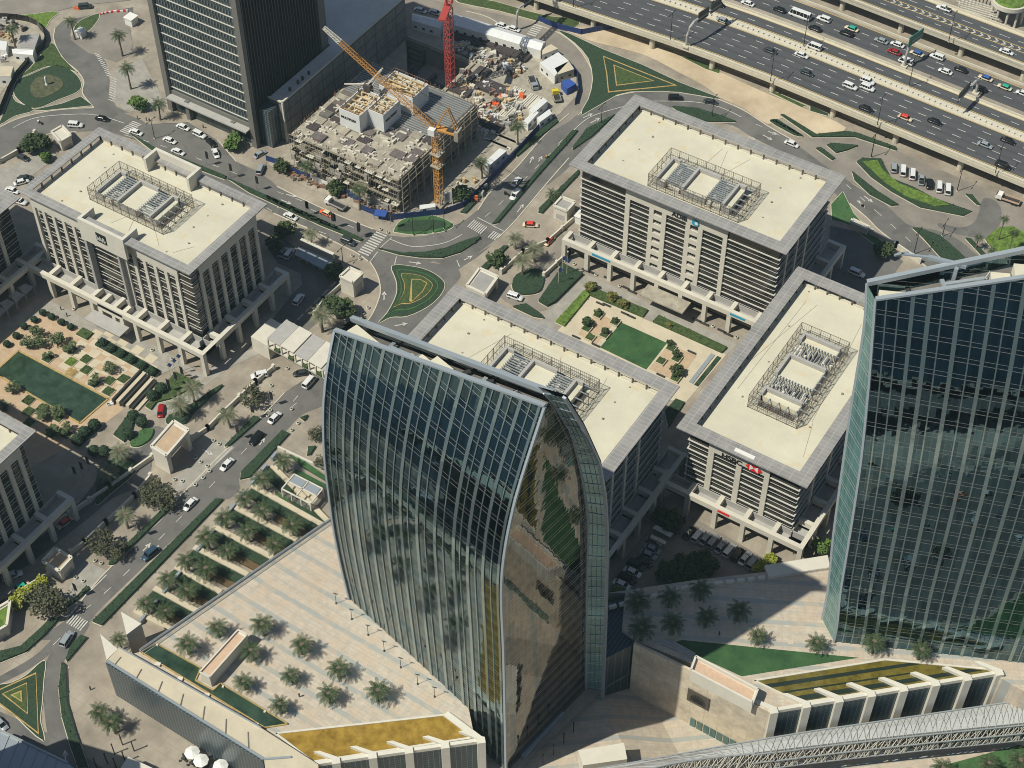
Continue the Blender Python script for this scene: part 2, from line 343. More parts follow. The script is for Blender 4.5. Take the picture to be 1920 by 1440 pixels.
# ---------------------------------------------------------------- ground, lower plaza, roads
ZD = 14.0                                            # level of the two tower decks
PIT = [(-304.5, 371), (-276, 371), (-276, 402), (-304.5, 402)]
LOW = [(-160, 60), (-160, 139), (-148, 141.7), (-119.7, 166), (-110.5, 170.5), (-104, 203.5), (-99.9, 213.5), (-62.7, 214), (-18.9, 254.2), (120, 330), (120, 60)]
mb = MB(); mb.sheet([(-1500, -700), (1100, -700), (1100, 1700), (-1500, 1700)], 0, holes=[PIT, LOW]); struct('ground', mb, 'paving')
mb = MB(); mb.sheet([(-161, 59), (-161, 142), (-148, 146), (-119, 172), (-108, 205), (-99, 216), (-62, 218), (-18, 258), (121, 333), (121, 59)], -9)
og = struct('lower_plaza', mb, 'plaza_low')
for v in og.data.vertices:
    d = abs(v.co.x+108)+abs(v.co.y-200)
    if d < 60 and v.co.x < -105: v.co.z = -4
mb = MB(); P = PIT
mb.sheet(P, -8)
for i in range(4):
    a, b = P[i], P[(i+1) % 4]; mb.q((*a, -8), (*a, 0), (*b, 0), (*b, -8))
struct('excavation', mb, 'pit_wall')

LZ = [0.010]
def lz(): LZ[0] += 0.005; return LZ[0]
def flat(name, pts, mat, z=0, kind='structure', label=None, cat=None):
    mb = MB(); mb.sheet(pts, z+lz()); return struct(name, mb, mat)
def kerb_ring(mb, P, w=.35, h=.16, z=0):
    n = len(P); c = (sum(p[0] for p in P)/n, sum(p[1] for p in P)/n)
    for i in range(n):
        a, b = P[i], P[(i+1) % n]
        mb.bar((a[0], a[1], z+h/2), (b[0], b[1], z+h/2), w, h)
def ribbon(mb, line, w, z):
    L = [Vector((p[0], p[1])) for p in line]
    for i in range(len(L)-1):
        d = (L[i+1]-L[i]);
        if d.length < 1e-5: continue
        n = Vector((-d.y, d.x)).normalized()*w/2; a, b = L[i], L[i+1]
        mb.q((a.x-n.x, a.y-n.y, z), (b.x-n.x, b.y-n.y, z), (b.x+n.x, b.y+n.y, z), (a.x+n.x, a.y+n.y, z))
def dashes(mb, line, on, off, w, z, start=0.0):
    L = [Vector((p[0], p[1])) for p in line]; s = start; tot = 0; segs = []
    for i in range(len(L)-1): segs.append((tot, L[i], L[i+1])); tot += (L[i+1]-L[i]).length
    def at(t):
        for a, p, q in reversed(segs):
            if t >= a: return p+(q-p).normalized()*(t-a)
        return L[0]
    while s+on < tot: ribbon(mb, [at(s), at(s+on)], w, z); s += on+off

# --- asphalt
roadA = spline(W('j', 0, 180,1500, 375,1385, 510,1215, 600,1115, 760,955, 900,830, 1000,705, 1110,595, 1210,490, 1310,395, 1480,235, 1600,110) + W('f', 0, 300,975, 420,850, 560,730, 640,650, 685,560, 700,490, 685,410, 640,330, 560,270), 4)
roadAr = spline(W('f', 0, 1130,360, 1150,420, 1080,500, 1050,560, 960,640, 860,740, 740,830, 640,900) + W('j', 0, 1960,120, 1815,185, 1700,235, 1600,335, 1500,430, 1400,520, 1345,600, 1350,650, 1290,705, 1215,712, 1150,770, 1060,860, 900,1000, 735,1160, 560,1330, 500,1405, 400,1500), 4)
flat('road', roadA+roadAr, 'asphalt')
# crossing road past the building site
up = W('p', 0, -250,1640, 0,1432, 200,1340, 500,1262, 800,1225, 1060,1215, 930,1050, 945,920, 870,800, 740,690, 650,560, 605,430, 620,320, 700,240, 900,195, 1200,130, 1500,80) + W('p', 0, 1500,150, 1440,120, 1200,150, 1000,200, 880,260, 800,330, 790,400, 880,480, 1100,590, 1190,700, 1235,900, 1225,1060, 1310,1200)
up2 = W('a', 0, 740,640, 830,700, 1000,690, 1080,690, 1180,745, 1260,830, 1330,910, 1440,960, 1530,1020) + W('b', 0, 60,1050, 170,1105, 330,1180, 460,1235, 600,1290, 690,1325, 780,1335, 900,1325, 1030,1285, 1120,1235, 1190,1180, 1260,1080, 1400,950, 1560,765, 1700,640, 1745,575, 1790,520)
low2 = W('b', 0, 1900,730, 1800,800, 1700,890, 1560,1050, 1400,1240, 1300,1340, 1180,1430) + W('f', 0, 1330,235, 1240,310, 1160,360, 1130,380, 1000,330, 830,360, 750,345) + W('f', 0, 630,330, 570,285, 480,240, 300,150, 100,60, 0,10) + W('e', 0, 1300,250, 1000,80) + W('a', 0, 800,800, 700,770, 600,735, 430,742, 250,760, 110,830, 0,900, -120,1000)
flat('road', up+up2+low2, 'asphalt')
# road over the top of the site, curving down
flat('road', spline(W('b', 0, 700,-60, 1000,15, 1200,60, 1400,100, 1520,140, 1650,190, 1740,260, 1800,340, 1838,430, 1830,520, 1790,600, 1740,650, 1690,690, 1600,730, 1640,640, 1700,590, 1745,500, 1750,440, 1700,370, 1600,300, 1480,215, 1380,195, 1200,145, 1000,100, 850,62, 700,20, 500,-60), 4), 'asphalt_light')
flat('road', spline(W('c', 0, -60,800, 0,750, 60,700, 130,650, 200,595, 350,540, 500,512, 620,508, 780,520, 900,552, 1060,620, 1200,710, 1350,795, 1450,845, 1540,905) + W('i', 0, 960,-100, 1100,-30, 1140,0, 1210,70, 1300,155, 1400,250, 1500,350, 1640,470, 1400,420, 1370,360, 1290,300, 1200,230, 1100,150, 1030,80, 940,5, 850,-60) + W('c', 0, 1570,980, 1450,930, 1270,850, 1100,765, 1000,705, 870,690, 700,700, 560,690, 400,690, 250,740, 150,860, 60,960, -40,1040), 3), 'asphalt')
flat('service_road', W('d', 0, 330,990, 560,935, 700,935, 860,965, 1050,1045, 1300,1155, 1500,1245, 1940,1420) + W('i', 0, 2100,40, 2100,330, 1900,400, 1500,360, 1280,140, 1130,0) + W('d', 0, 600,1190, 480,1100), 'asphalt_light')
flat('road', spline(W('i', 0, 1130,0, 1260,120, 1400,150, 1480,175, 1560,215, 1650,290, 1720,340, 1640,370, 1580,330, 1480,240, 1390,160, 1290,145, 1200,70), 3, True), 'asphalt')
flat('road', spline(W('i', 0, 1670,40, 1690,-20, 1740,-20, 1790,30, 1785,120, 1720,200, 1600,190, 1460,150, 1440,115, 1560,140, 1640,110), 3, True), 'asphalt')
# bottom-left roundabout approaches
flat('road', spline(W('m', 0, -80,1000, 0,955, 120,905, 220,840, 280,770, 330,700, 370,620, 470,600, 500,650, 440,740, 370,830, 345,900, 340,1000, 370,1120, 400,1230, 450,1340, 520,1460, 320,1460, 290,1340, 262,1220, 245,1060, 250,930, 265,810, 200,870, 100,910, 0,945, -80,985)[:0] + W('m', 0, -60,960, 60,890, 180,820, 260,750, 320,680, 370,610, 500,620, 470,690, 400,780, 350,860, 335,960, 345,1060, 370,1160, 410,1270, 460,1370, 540,1500, 330,1500, 290,1340, 262,1220, 245,1060, 245,930, 265,830, 290,790, 240,830, 120,910, -60,990), 3, True), 'asphalt')
flat('road', W('m', 0, -60,1080, 0,1140, 120,1230, 250,1330, 300,1500, 150,1500, -60,1260), 'asphalt')
# car court of the central buildings, hotel side, left court
flat('car_court', W('l', 0, 430,610, 640,560, 1060,800, 1060,870, 900,930, 640,960, 480,1060, 180,1060, 180,960, 250,830), 'asphalt_light')
flat('car_court', W('i', 0, 830,130, 1060,180, 1240,330, 1130,480, 1080,560, 800,450), 'asphalt')
flat('service_road', W('e', 0, 1500,480, 1560,420, 1680,500, 1900,640, 1960,690, 1800,900, 1640,1040, 1400,1100, 1300,1150, 1480,960, 1640,760, 1700,700, 1690,640, 1560,580), 'asphalt')
flat('service_road', W('e', 0, 1120,1200, 1300,1120, 1480,1030, 1520,1060, 1290,1170, 1130,1290, 1150,1340, 960,1420, 860,1440, 820,1380, 870,1310, 1060,1300, 1180,1235), 'paving_grey')
flat('promenade', W('e', 0, 100,860, 260,780, 500,900, 560,870, 900,1060, 1160,1220, 1130,1250, 1000,1160, 900,1210, 560,1010, 260,850, 120,930, -60,1060, -60,990), 'paving_grey')
flat('service_road', spline(W('j', 0, 860,300, 940,330, 860,420, 850,540, 780,640, 640,700, 480,830, 250,1010, 60,1150, -60,1230, -60,1080, 100,960, 320,830, 450,720, 540,600, 550,520, 640,460, 780,400), 3, True), 'asphalt')
flat('service_road', W('j', 0, -60,1250, 120,1100, 240,1120, 250,1250, 100,1330, -60,1420), 'asphalt_light')
flat('entrance_lane', W('j', 0, 1180,390, 1260,370, 1320,420, 1080,640, 940,680, 1010,600, 960,600, 1100,500), 'paving_grey')
flat('entrance_lane', W('j', 0, 330,1010, 420,1030, 600,1110, 500,1240, 340,1300, 420,1150), 'paving_grey')
flat('entrance_lane', spline(W('f', 0, 1370,530, 1500,600, 1640,600, 1700,480, 1690,370, 1790,300, 1720,180, 1640,300, 1560,300, 1620,420, 1590,500, 1500,560, 1420,470), 3, True), 'asphalt_light')
# stone-paved forecourt lanes of the north-west quarter
flat('forecourt', W('a', 0, 640,400, 800,330, 920,560, 940,610, 830,640, 700,620, 640,560), 'paving_grey')
flat('forecourt', W('p', 0, 1000,600, 790,450, 860,300, 1100,160, 1440,120, 1500,600, 1300,700), 'asphalt_light')
flat('forecourt', W('a', 0, 0,960, 240,860, 330,850, 300,900, 60,1080, -80,1180), 'paving_grey')
flat('road', W('p', 0, -60,205, 250,190, 640,130, 900,60, 1440,10, 1700,-60, 900,-120, -60,20), 'asphalt_light')
# lawns and sand
SANDP = spline(W('c', 0, 60,160, 300,165, 600,275, 900,395, 1200,530, 1400,610, 1640,720, 1500,770, 1380,720, 1290,660, 1200,700, 1060,610, 930,550, 850,490, 700,410, 500,310, 230,240, 120,200), 3, True)
flat('sand', SANDP, 'sand')
flat('sand', W('c', 0, -100,-10, 0,50, 210,120, 420,205, 740,300, 1100,440, 1500,600, 1940,800, 1940,640, 1500,460, 1100,320, 740,180, 420,60, 200,-40), 'sand')
flat_hole = MB(); flat_hole.sheet(W('b', 0, 780,130, 1000,130, 1300,220, 1560,320, 1740,430, 1745,540, 1650,640, 1480,760, 1300,930, 1100,1130, 1000,1190, 680,1240, 520,1180, 250,1070, 0,920, 60,860, 400,700, 800,600), lz(), holes=[[(x+.0, y) for x, y in [(-303.9, 370.5), (-276, 370.5), (-276, 401.5), (-303.9, 401.5)]]]); struct('site_yard', flat_hole, 'concrete')
flat('site_yard', W('p', 0, -60,210, 300,230, 420,290, 500,400, 510,500, 330,690, 200,800, -60,1150), 'concrete')
flat('forecourt', W('a', 0, 930,600, 1300,740, 1460,830, 1600,800, 1620,860, 1500,920, 1440,960, 1340,910, 1240,800, 1060,690, 850,700, 700,640), 'paving')

# --- markings
mk_ = MB(); zz = .16
def cross(fr, a, b, c, n):            # zebra: a->b across the road, stripes reach towards c
    A, B_, C_ = [Vector(W1(fr, 0, *p)) for p in (a, b, c)]
    s = C_-A
    for i in range(n):
        p = A+(B_-A)*((i+.5)/n); w_ = (B_-A).length/n*.5; d = (B_-A).normalized()*w_/2
        q = [p-d, p+d, p+d+s, p-d+s]; mk_.q(*[(v.x, v.y, zz) for v in q])
cross('m', (375,640), (500,620), (400,570), 7) if 0 else cross('m', (370,625), (455,672), (415,572), 7)
cross('b', (620,1300), (510,1420), (680,1325), 10); cross('b', (1140,1245), (1230,1320), (1165,1232), 6) if 0 else None
cross('b', (1125,1275), (1205,1320), (1165,1235), 8); cross('b', (1240,1335), (1285,1355), (1275,1300), 4)
cross('a', (750,680), (670,740), (800,700), 8)
cross('b', (1510,135), (1460,195), (1560,150), 6)
for ln in (spline(W('j', 0, 470,1340, 620,1210, 740,1095, 940,890, 1130,695, 1310,505, 1500,310, 1680,160)), spline(W('f', 0, 210,1120, 300,1010)), spline(W('a', 0, 700,760, 1000,850, 1200,930, 1390,1000)), spline(W('b', 0, 60,1170, 170,1130)),
           spline(W('b', 0, 250,1180, 460,1270, 560,1310)), spline(W('b', 0, 1230,1220, 1310,1150, 1520,940, 1650,810, 1760,700)), spline(W('c', 0, 1130,700, 1260,760, 1400,880)), spline(W('c', 0, 1640,1040, 1830,1210)), spline(W('i', 0, 1090,50, 1190,140, 1270,210, 1350,290)), spline(W('m', 0, 300,750, 350,700)), spline(W('c', 0, 20,810, 100,740)),
           spline(W('b', 0, 1180,1290, 1250,1290)[:0] + W('b', 0, 60,1080, 300,1170)), spline(W('e', 0, 1500,270, 1620,340, 1900,440))):
    dashes(mk_, ln, 2.6, 4.6, .22, zz)
for ln in (spline(W('b', 0, 690,1345, 800,1385, 900,1385, 1010,1365, 1100,1320)), spline(W('c', 0, 85,755, 200,660, 390,600)), spline(W('c', 0, 560,570, 780,575, 930,605, 1050,660)), spline(W('p', 0, 150,1440, 400,1330, 800,1290, 1100,1300, 1400,1390)), W('j', 0, 510,1225, 600,1135), W('j', 0, 1210,515, 1305,420), W('f', 0, 780,350, 790,305), W('f', 0, 1130,325, 1145,362), W('f', 0, 645,330, 685,278), W('f', 0, 700,255, 765,195), W('b', 0, 1185,1225, 1265,1265), W('b', 0, 1270,1270, 1340,1305)):
    ribbon(mk_, ln, .28, zz)
def arrow(fr, x0, y0, x1, y1):
    a, b = Vector(W1(fr, 0, x0, y0)), Vector(W1(fr, 0, x1, y1)); d = (b-a).normalized(); n = Vector((-d.y, d.x))
    ribbon(mk_, [a, b-d*1.2], .35, zz); mk_.poly3([(*(b-d*1.6+n*.8), zz), (*(b-d*1.6-n*.8), zz), (*b, zz)])
for a_ in [('j', 805,1000, 850,955), ('j', 880,1000, 895,965), ('j', 1460,405, 1490,365), ('f', 720,550, 722,500), ('f', 780,695, 855,680), ('f', 860,335, 930,345), ('f', 1170,325, 1220,300), ('b', 1220,1210, 1445,1150)[:1]+(1410,1195, 1445,1150), ('b', 1480,920, 1500,880), ('b', 1530,910, 1550,880), ('b', 1640,1110, 1590,1130)[:1]+(110,1095, 170,1110),
           ('c', 160,665, 215,640), ('c', 200,695, 255,665), ('c', 1200,740, 1250,760), ('c', 1170,760, 1225,790), ('c', 1090,770, 1130,790), ('i', 990,-10, 1020,30), ('c', 1740,1105, 1790,1140), ('c', 1700,1130, 1745,1170), ('m', 370,1400, 365,1340), ('j', 1140,430, 1200,460), ('e', 1580,225, 1640,250)]:
    arrow(*a_)
# little hatch blocks beside the rounded forecourt
for i in range(20):
    t = i/19; x = 1060+ (190*math.sin(t*1.7) if t < .5 else 190-60*(t-.5)); y = 600+520*t
    mk_.bar((*W1('p', 0, x, y), zz), (*W1('p', 0, x+70, y+28), zz), .3, .02)
struct('road_marking', mk_, 'line_white')

# kerb lines along pavements
kb = MB()
for ln in (spline(W('j', 0, 375,1385, 510,1215, 600,1115, 760,955, 900,830, 1000,705, 1110,595, 1210,490, 1310,395, 1480,235, 1600,110)), spline(W('f', 0, 300,975, 420,850, 560,730, 640,650, 685,560, 700,490, 685,410, 640,330)),
           spline(W('b', 0, 60,1050, 170,1105, 330,1180, 460,1235, 600,1290)), spline(W('b', 0, 1190,1180, 1260,1080, 1400,950, 1560,765, 1700,640)), spline(W('f', 0, 630,330, 570,285, 480,240, 300,150, 100,60)),
           spline(W('b', 0, 1700,890, 1560,1050, 1400,1240, 1300,1340)), spline(W('c', 0, 130,650, 200,595, 350,540, 500,512, 620,508, 780,520, 900,552, 1060,620, 1200,710, 1350,795)), spline(W('i', 0, 1370,360, 1290,300, 1200,230, 1100,150, 1030,80, 940,5)),
           spline(W('p', 0, 0,1432, 200,1340, 500,1262, 800,1225, 1060,1215)), spline(W('p', 0, 1060,1215, 930,1050, 945,920, 870,800, 740,690, 650,560, 605,430, 620,320)), spline(W('a', 0, 430,742, 250,760, 110,830, 0,900)),
           spline(W('b', 0, 1520,140, 1650,190, 1740,260, 1800,340, 1838,430, 1830,520, 1790,600)), spline(W('b', 0, 1120,62, 1250,100, 1400,195, 1480,215)), spline(W('a', 0, 1080,690, 1180,745, 1260,830, 1330,910)), spline(W('m', 0, 385,870, 372,960, 378,1060, 410,1200, 470,1340))):
    for i in range(len(ln)-1): kb.bar((*ln[i], .07), (*ln[i+1], .07), .32, .15)
struct('kerb', kb, 'kerb')
# ---------------------------------------------------------------- office blocks around the courts
def ring(mb, x0, x1, y0, y1, w, z0, z1):
    mb.box(x0, x1, y0, y0+w, z0, z1); mb.box(x0, x1, y1-w, y1, z0, z1); mb.box(x0, x0+w, y0+w, y1-w, z0, z1); mb.box(x1-w, x1, y0+w, y1-w, z0, z1)
def mech(root, x0, x1, y0, y1, zr, zd):               # plant enclosure on the roof: slabs, channels, beams and a tall mesh fence
    hz = zr+5.0; alongx = (x1-x0) > (y1-y0)
    p = MB(); wr = MB(); n = 10
    for a, b in (((x0, y0), (x1, y0)), ((x1, y0), (x1, y1)), ((x1, y1), (x0, y1)), ((x0, y1), (x0, y0))):
        L = math.dist(a, b); k = max(2, int(round(L/3.0)))
        for i in range(k):
            t = i/k; q = (a[0]+(b[0]-a[0])*t, a[1]+(b[1]-a[1])*t); p.bar((*q, zr), (*q, hz), .11)
            cx, cy = (x0+x1)/2-q[0], (y0+y1)/2-q[1]; l = math.hypot(cx, cy)
            ix = 1.7 if abs(q[0]-x0) < .1 else (-1.7 if abs(q[0]-x1) < .1 else 0); iy = 1.7 if abs(q[1]-y0) < .1 else (-1.7 if abs(q[1]-y1) < .1 else 0)
            if i % 1 == 0: p.bar((*q, hz-1.2), (q[0]+ix, q[1]+iy, zr+3.1), .08)
        for z in (zr+.3, zr+2.4, hz): p.bar((*a, z), (*b, z), .09)
        s = int(L/.62)
        for i in range(s):
            t = (i+.5)/s; q = (a[0]+(b[0]-a[0])*t, a[1]+(b[1]-a[1])*t); wr.bar((*q, zr+.1), (*q, hz), .05)
        for k2 in range(7):
            z = zr+.5+k2*.7; wr.bar((*a, z), (*b, z), .035)
    p.build('fence_post', 'bronze', root); wr.build('fence_mesh', 'mesh_wire', root)
    g = 1.9; X0, X1, Y0, Y1 = x0+g, x1-g, y0+g, y1-g; zs = zr+2.2
    L = (X1-X0) if alongx else (Y1-Y0)
    cuts = [(0, .10, 1), (.10, .33, 0), (.33, .62, 1), (.62, .84, 0), (.84, .93, 1), (.93, 1.0, 2)]
    base = MB(); base.box(X0, X1, Y0, Y1, zr, zr+.1); base.build('plant_floor', 'tarp_dark', root)
    sl_ = MB(); wl = MB(); bm_ = MB(); du = MB()
    for a, b, kind in cuts:
        if alongx: r = (X0+L*a, X0+L*b, Y0, Y1)
        else: r = (X0, X1, Y1-L*b, Y1-L*a)
        if kind == 1:
            sl_.box(*r, zr+.1, zs)
            if alongx: wl.box(r[0]-.3, r[0]+.5, r[2]-.3, r[3]+.3, zr+.1, zs+1.3); wl.box(r[0]+.5, r[1], r[3]-.5, r[3]+.3, zr+.1, zs+1.3); wl.box(r[0]+.5, r[1], r[2]-.3, r[2]-.02, zr+.1, zs+.25)
            else: wl.box(r[0]-.3, r[1]+.3, r[3]-.5, r[3]+.3, zr+.1, zs+1.3); wl.box(r[0]-.3, r[0]+.5, r[2], r[3]-.5, zr+.1, zs+1.3); wl.box(r[1]+.02, r[1]+.3, r[2], r[3]-.5, zr+.1, zs+.25)
        elif kind == 0:
            nb = 12
            for i in range(nb):
                t = (i+.5)/nb
                if alongx: y = r[2]+(r[3]-r[2])*t; bm_.bar((r[0]-.2, y, zs+.35), (r[1]+.2, y, zs+.35), .24, .35)
                else: x = r[0]+(r[1]-r[0])*t; bm_.bar((x, r[2]-.2, zs+.35), (x, r[3]+.2, zs+.35), .24, .35)
            for i in range(26):
                x, y = random.uniform(r[0], r[1]), random.uniform(r[2], r[3]); l = random.uniform(.8, 3)
                du.ob((x, y), random.choice((0, 90)), l, random.uniform(.4, .9), zr+.1, zr+random.uniform(.8, 2.0))
        else:
            if alongx:
                for i in range(5): y = r[2]+(r[3]-r[2])*i/4; bm_.bar((r[0], y, zs+.3), (r[1]+1.2, y, zs+.3), .22, .3)
            else:
                for i in range(5): x = r[0]+(r[1]-r[0])*i/4; bm_.bar((x, r[2]-1, zs+.3), (x, r[3], zs+.3), .22, .3)
    if not alongx:
        for i in range(11): y = Y0+(Y1-Y0)*i/10; bm_.bar((X1, y, zs+.3), (x1, y, zs+.3), .22, .3)
    sl_.split('plant_roof', 'roof_cream', root); wl.split('plant_wall', 'stone_grey', root); bm_.split('beam', 'grey_metal', root); du.split('duct', 'stone_white', root)

def office(nm, label, x0, x1, y0, y1, zc, fl=8, front=None, side=None, mechr=None, pod=(2.2, 3.3), podend=None, cols=8.6, canopyw=4.0, style='B', podsides='fs', sign=None):
    root = thing(nm, label, 'building', ((x0+x1)/2, (y0+y1)/2, 0), 'cream office blocks around the courts')
    fx0, fx1, fy0, fy1 = x0+2.6, x1-2.6, y0+2.6, y1-2.6      # stone facade plane
    gx0, gx1, gy0, gy1 = fx0+.5, fx1-.5, fy0+.5, fy1-.5      # glass plane
    zr = zc-2.4; st = 3.6
    b = MB(); b.box(gx0, gx1, gy0, gy1, 0, zr-.3); b.build('glazing', 'glass_dark', root)
    b = MB(); b.box(fx0, fx1, fy0, fy1, zr-.3, zr); b.build('roof', 'roof_cream', root)
    # canopy frame round the roof on posts, with a low parapet
    b = MB(); ring(b, x0, x1, y0, y1, canopyw, zc-.35, zc); cn = b.build('roof_canopy', 'metal_panel', root)
    b = MB(); ring(b, x0+canopyw-.5, x1-canopyw+.5, y0+canopyw-.5, y1-canopyw+.5, .3, zr, zr+.4); b.build('parapet', 'stone', root)
    po = MB()
    for a, c in (((x0, y1), (x1, y1)), ((x0, y0), (x0, y1)), ((x0, y0), (x1, y0)), ((x1, y0), (x1, y1))):
        L = math.dist(a, c); k = int(L/4.6)
        for i in range(k+1):
            t = (canopyw-.3+(L-2*canopyw+.6)*i/k)/L; q = [a[0]+(c[0]-a[0])*t, a[1]+(c[1]-a[1])*t]
            if a[1] == c[1]: q[1] += (canopyw-.3) if a[1] == y0 else -(canopyw-.3)
            else: q[0] += (canopyw-.3) if a[0] == x0 else -(canopyw-.3)
            po.box(q[0]-.22, q[0]+.22, q[1]-.22, q[1]+.22, zr, zc-.35)
    po.split('canopy_post', 'bronze', root)
    # sun louvres: a deep slab every storey and a thin blade at mid-height
    ztop = zr-2.0 if style == 'A' else zr-3.6
    for k in range(fl):
        z = ztop-k*st
        if z < 9.6: break
        b = MB()
        if style == 'B':
            ring(b, fx0-.02, fx1+.02, fy0-.02, fy1+.02, .42, z-.2, z); b.build('sun_louvre', 'louver', root)
            b = MB(); ring(b, fx0+.25, fx1-.25, fy0+.25, fy1-.25, .13, z-2.0, z-1.9); b.build('glare_blade', 'louver', root)
        else:
            ring(b, fx0+.3, fx1-.3, fy0+.3, fy1-.3, .16, z-.12, z); b.build('sun_louvre', 'louver', root)
            b = MB(); ring(b, fx0+.3, fx1-.3, fy0+.3, fy1-.3, .16, z-1.35, z-1.22); b.build('glare_blade', 'louver', root)
    # stone frame on front (-y) and side (+x)
    pz0 = 7.2; proud = .12
    if front:
        for (a, c) in front['pil']: q = MB(); q.box(a, c, fy0-proud, gy0+.1, pz0, front['top']); q.build('pilaster', 'stone', root)
        q = MB()
        for (a, c) in front['beam']: q.box(a, c, fy0-proud-.02, gy0+.1, front['top']-front.get('bh', 2.6), zr-.35)
        q.build('fascia', 'stone', root)
        for (a, c) in front.get('pier', []):             # stone pier with a column of punched windows
            q = MB(); q.box(a, a+1.5, fy0-proud, gy0+.1, pz0, front['top']); q.box(c-1.5, c, fy0-proud, gy0+.1, pz0, front['top'])
            z = ztop-2.2+.9
            for k in range(fl): 
                z1 = front['top']-2.6-k*st-1.75; q.box(a+1.5, c-1.5, fy0-proud, gy0+.1, max(pz0, z1-1.85), z1)
            q.build('window_pier', 'stone', root)
    if side:
        for (a, c) in side['pil']: q = MB(); q.box(gx1-.1, fx1+proud, a, c, pz0, side['top']); q.build('pilaster', 'stone', root)
        q = MB(); 
        for (a, c) in side['beam']: q.box(gx1-.1, fx1+proud+.02, a, c, side['top']-side.get('bh', 1.6), zr-.35)
        q.build('fascia', 'stone', root)
    # podium colonnade
    px0, px1, py0, py1 = x0-pod[1], x1+pod[1], y0-pod[0], y1+pod[1]
    if podend: px0, px1, py0, py1 = [v if v is not None else o for v, o in zip(podend, (px0, px1, py0, py1))]
    cb = MB(); bt, bb, wd = 9.3, 7.5, 1.35
    te = MB(); sc = MB(); colm = []
    if 'f' in podsides:
        cb.box(px0, px1, py0, py0+wd, bb, bt); n = int(round((px1-px0-wd)/cols))
        for i in range(n+1):
            x = px0+(px1-px0-wd)*i/n; colm.append((x, x+wd, py0+.02, py0+wd-.02))
            cb.box(x, x+wd, py0+wd, fy0, bb, bt-.02)
            if i < n: te.box(x+wd, x+(px1-px0-wd)/n, py0+wd, fy0, 6.2, 6.6); q = (px1-px0-wd)/n; sc.box(x+wd+.1, x+q-.1, py0+2.6, py0+2.75, 3.4, 6.2)
        te.box(px0+wd, px1-wd, fy0-.35, fy0-.05, 6.6, 8.9)
    if 's' in podsides:
        cb.box(px1-wd, px1, py0+wd, py1, bb, bt-.01); n = int(round((py1-py0-wd)/cols))
        for i in range(1, n+1):
            y = py0+(py1-py0-wd)*i/n; colm.append((px1-wd+.02, px1-.02, y, y+wd))
            cb.box(fx1, px1-wd, y, y+wd, bb, bt-.03)
            q = (py1-py0-wd)/n; te.box(fx1, px1-wd, y-q+wd, y, 6.2, 6.6); sc.box(px1-2.75, px1-2.6, y-q+wd+.1, y-.1, 3.4, 6.2)
        te.box(fx1+.05, fx1+.35, py0+4, py1-wd, 6.6, 8.9)
    cb.build('podium_beam', 'stone', root); te.build('terrace', 'stone_grey', root); sc.build('screen', 'bronze', root)
    for c4 in colm: q = MB(); q.box(*c4, 0, bb); q.build('column', 'stone', root)
    b = MB(); b.box(px0+wd, px1-wd, fy0, fy1, 0, 0.05) ; 
    dr = MB()
    for k in range(5):
        for sx in (0.16, .84): x = fx0+(fx1-fx0)*sx+random.uniform(-2, 2); y = fy0+3+(fy1-fy0-6)*k/4; dr.ob((x, y), random.uniform(0, 90), .45, .45, zr, zr+random.uniform(.1, .5))
    dr.split('roof_drain', 'drain', root)
    cb_ = MB()
    for k in range(4):
        x = fx0+(fx1-fx0)*random.uniform(.1, .9); y = fy0+(fy1-fy0)*random.choice((.12, .9)); x2 = x+random.uniform(-9, 9); cb_.bar((x, y, zr+.04), (x2, fy0+(fy1-fy0)*.3, zr+.04), .07, .06)
    cb_.split('roof_cable', 'drain', root)
    if mechr: mech(root, *mechr, zr, 0)
    return root, dict(fx0=fx0, fx1=fx1, fy0=fy0, fy1=fy1, zr=zr, gy0=gy0, gx1=gx1, px0=px0, px1=px1, py0=py0, py1=py1, proud=proud)

# B: bank block behind the court
rB, iB = office('office_block', 'cream office block north of the small court with a blue round sign on its fascia', -195.2, -122.3, 334.9, 375.1, 38.5,
    front=dict(top=34.6, pil=[(-176.5, -174.9), (-143.4, -142.0)], pier=[(-168.2, -162.4), (-155.8, -150.1)], beam=[(-176.5, -142.0)], bh=2.3),
    side=dict(top=34.4, pil=[(342.5, 343.6), (349.5, 350.6), (356.5, 357.6)], beam=[(342.5, 357.6)], bh=.8), mechr=(-171.5, -141.2, 341.6, 355.6), podend=(-195.6, -119, 332.7, 378))
textmesh('letter_sign', 'ADIB', 2.3, 'sign_black', rB, (-160.6, iB['fy0']-.35, 33.1), (1, 0, 0), (0, 0, 1))
q = MB(); q.tube([(-152.6, iB['fy0']-.28, 33.9), (-152.6, iB['fy0']-.5, 33.9)], 1.15, 20); q.build('round_emblem', 'sign_blue', rB)
q = MB(); q.tube([(-152.2, iB['fy0']-.5, 33.9), (-152.2, iB['fy0']-.56, 33.9)], .55, 16); q.build('emblem_centre', 'white', rB)
# C: block behind the curved tower
rC, iC = office('office_block', 'cream roofed office block half hidden behind the curved glass tower', -195.2, -123.4, 235.6, 274.0, 38.5,
    side=dict(top=34.4, pil=[(243.2, 244.3), (250.2, 251.3), (257.2, 258.3)], beam=[(243.2, 258.3)], bh=.8), front=dict(top=34.6, pil=[(-176.5, -174.9), (-143.4, -142.0)], pier=[(-168.2, -162.4), (-155.8, -150.1)], beam=[(-176.5, -142.0)], bh=2.3), mechr=(-171.5, -141.5, 248.5, 262.5), podend=(-198, -120.4, 233.4, 277))
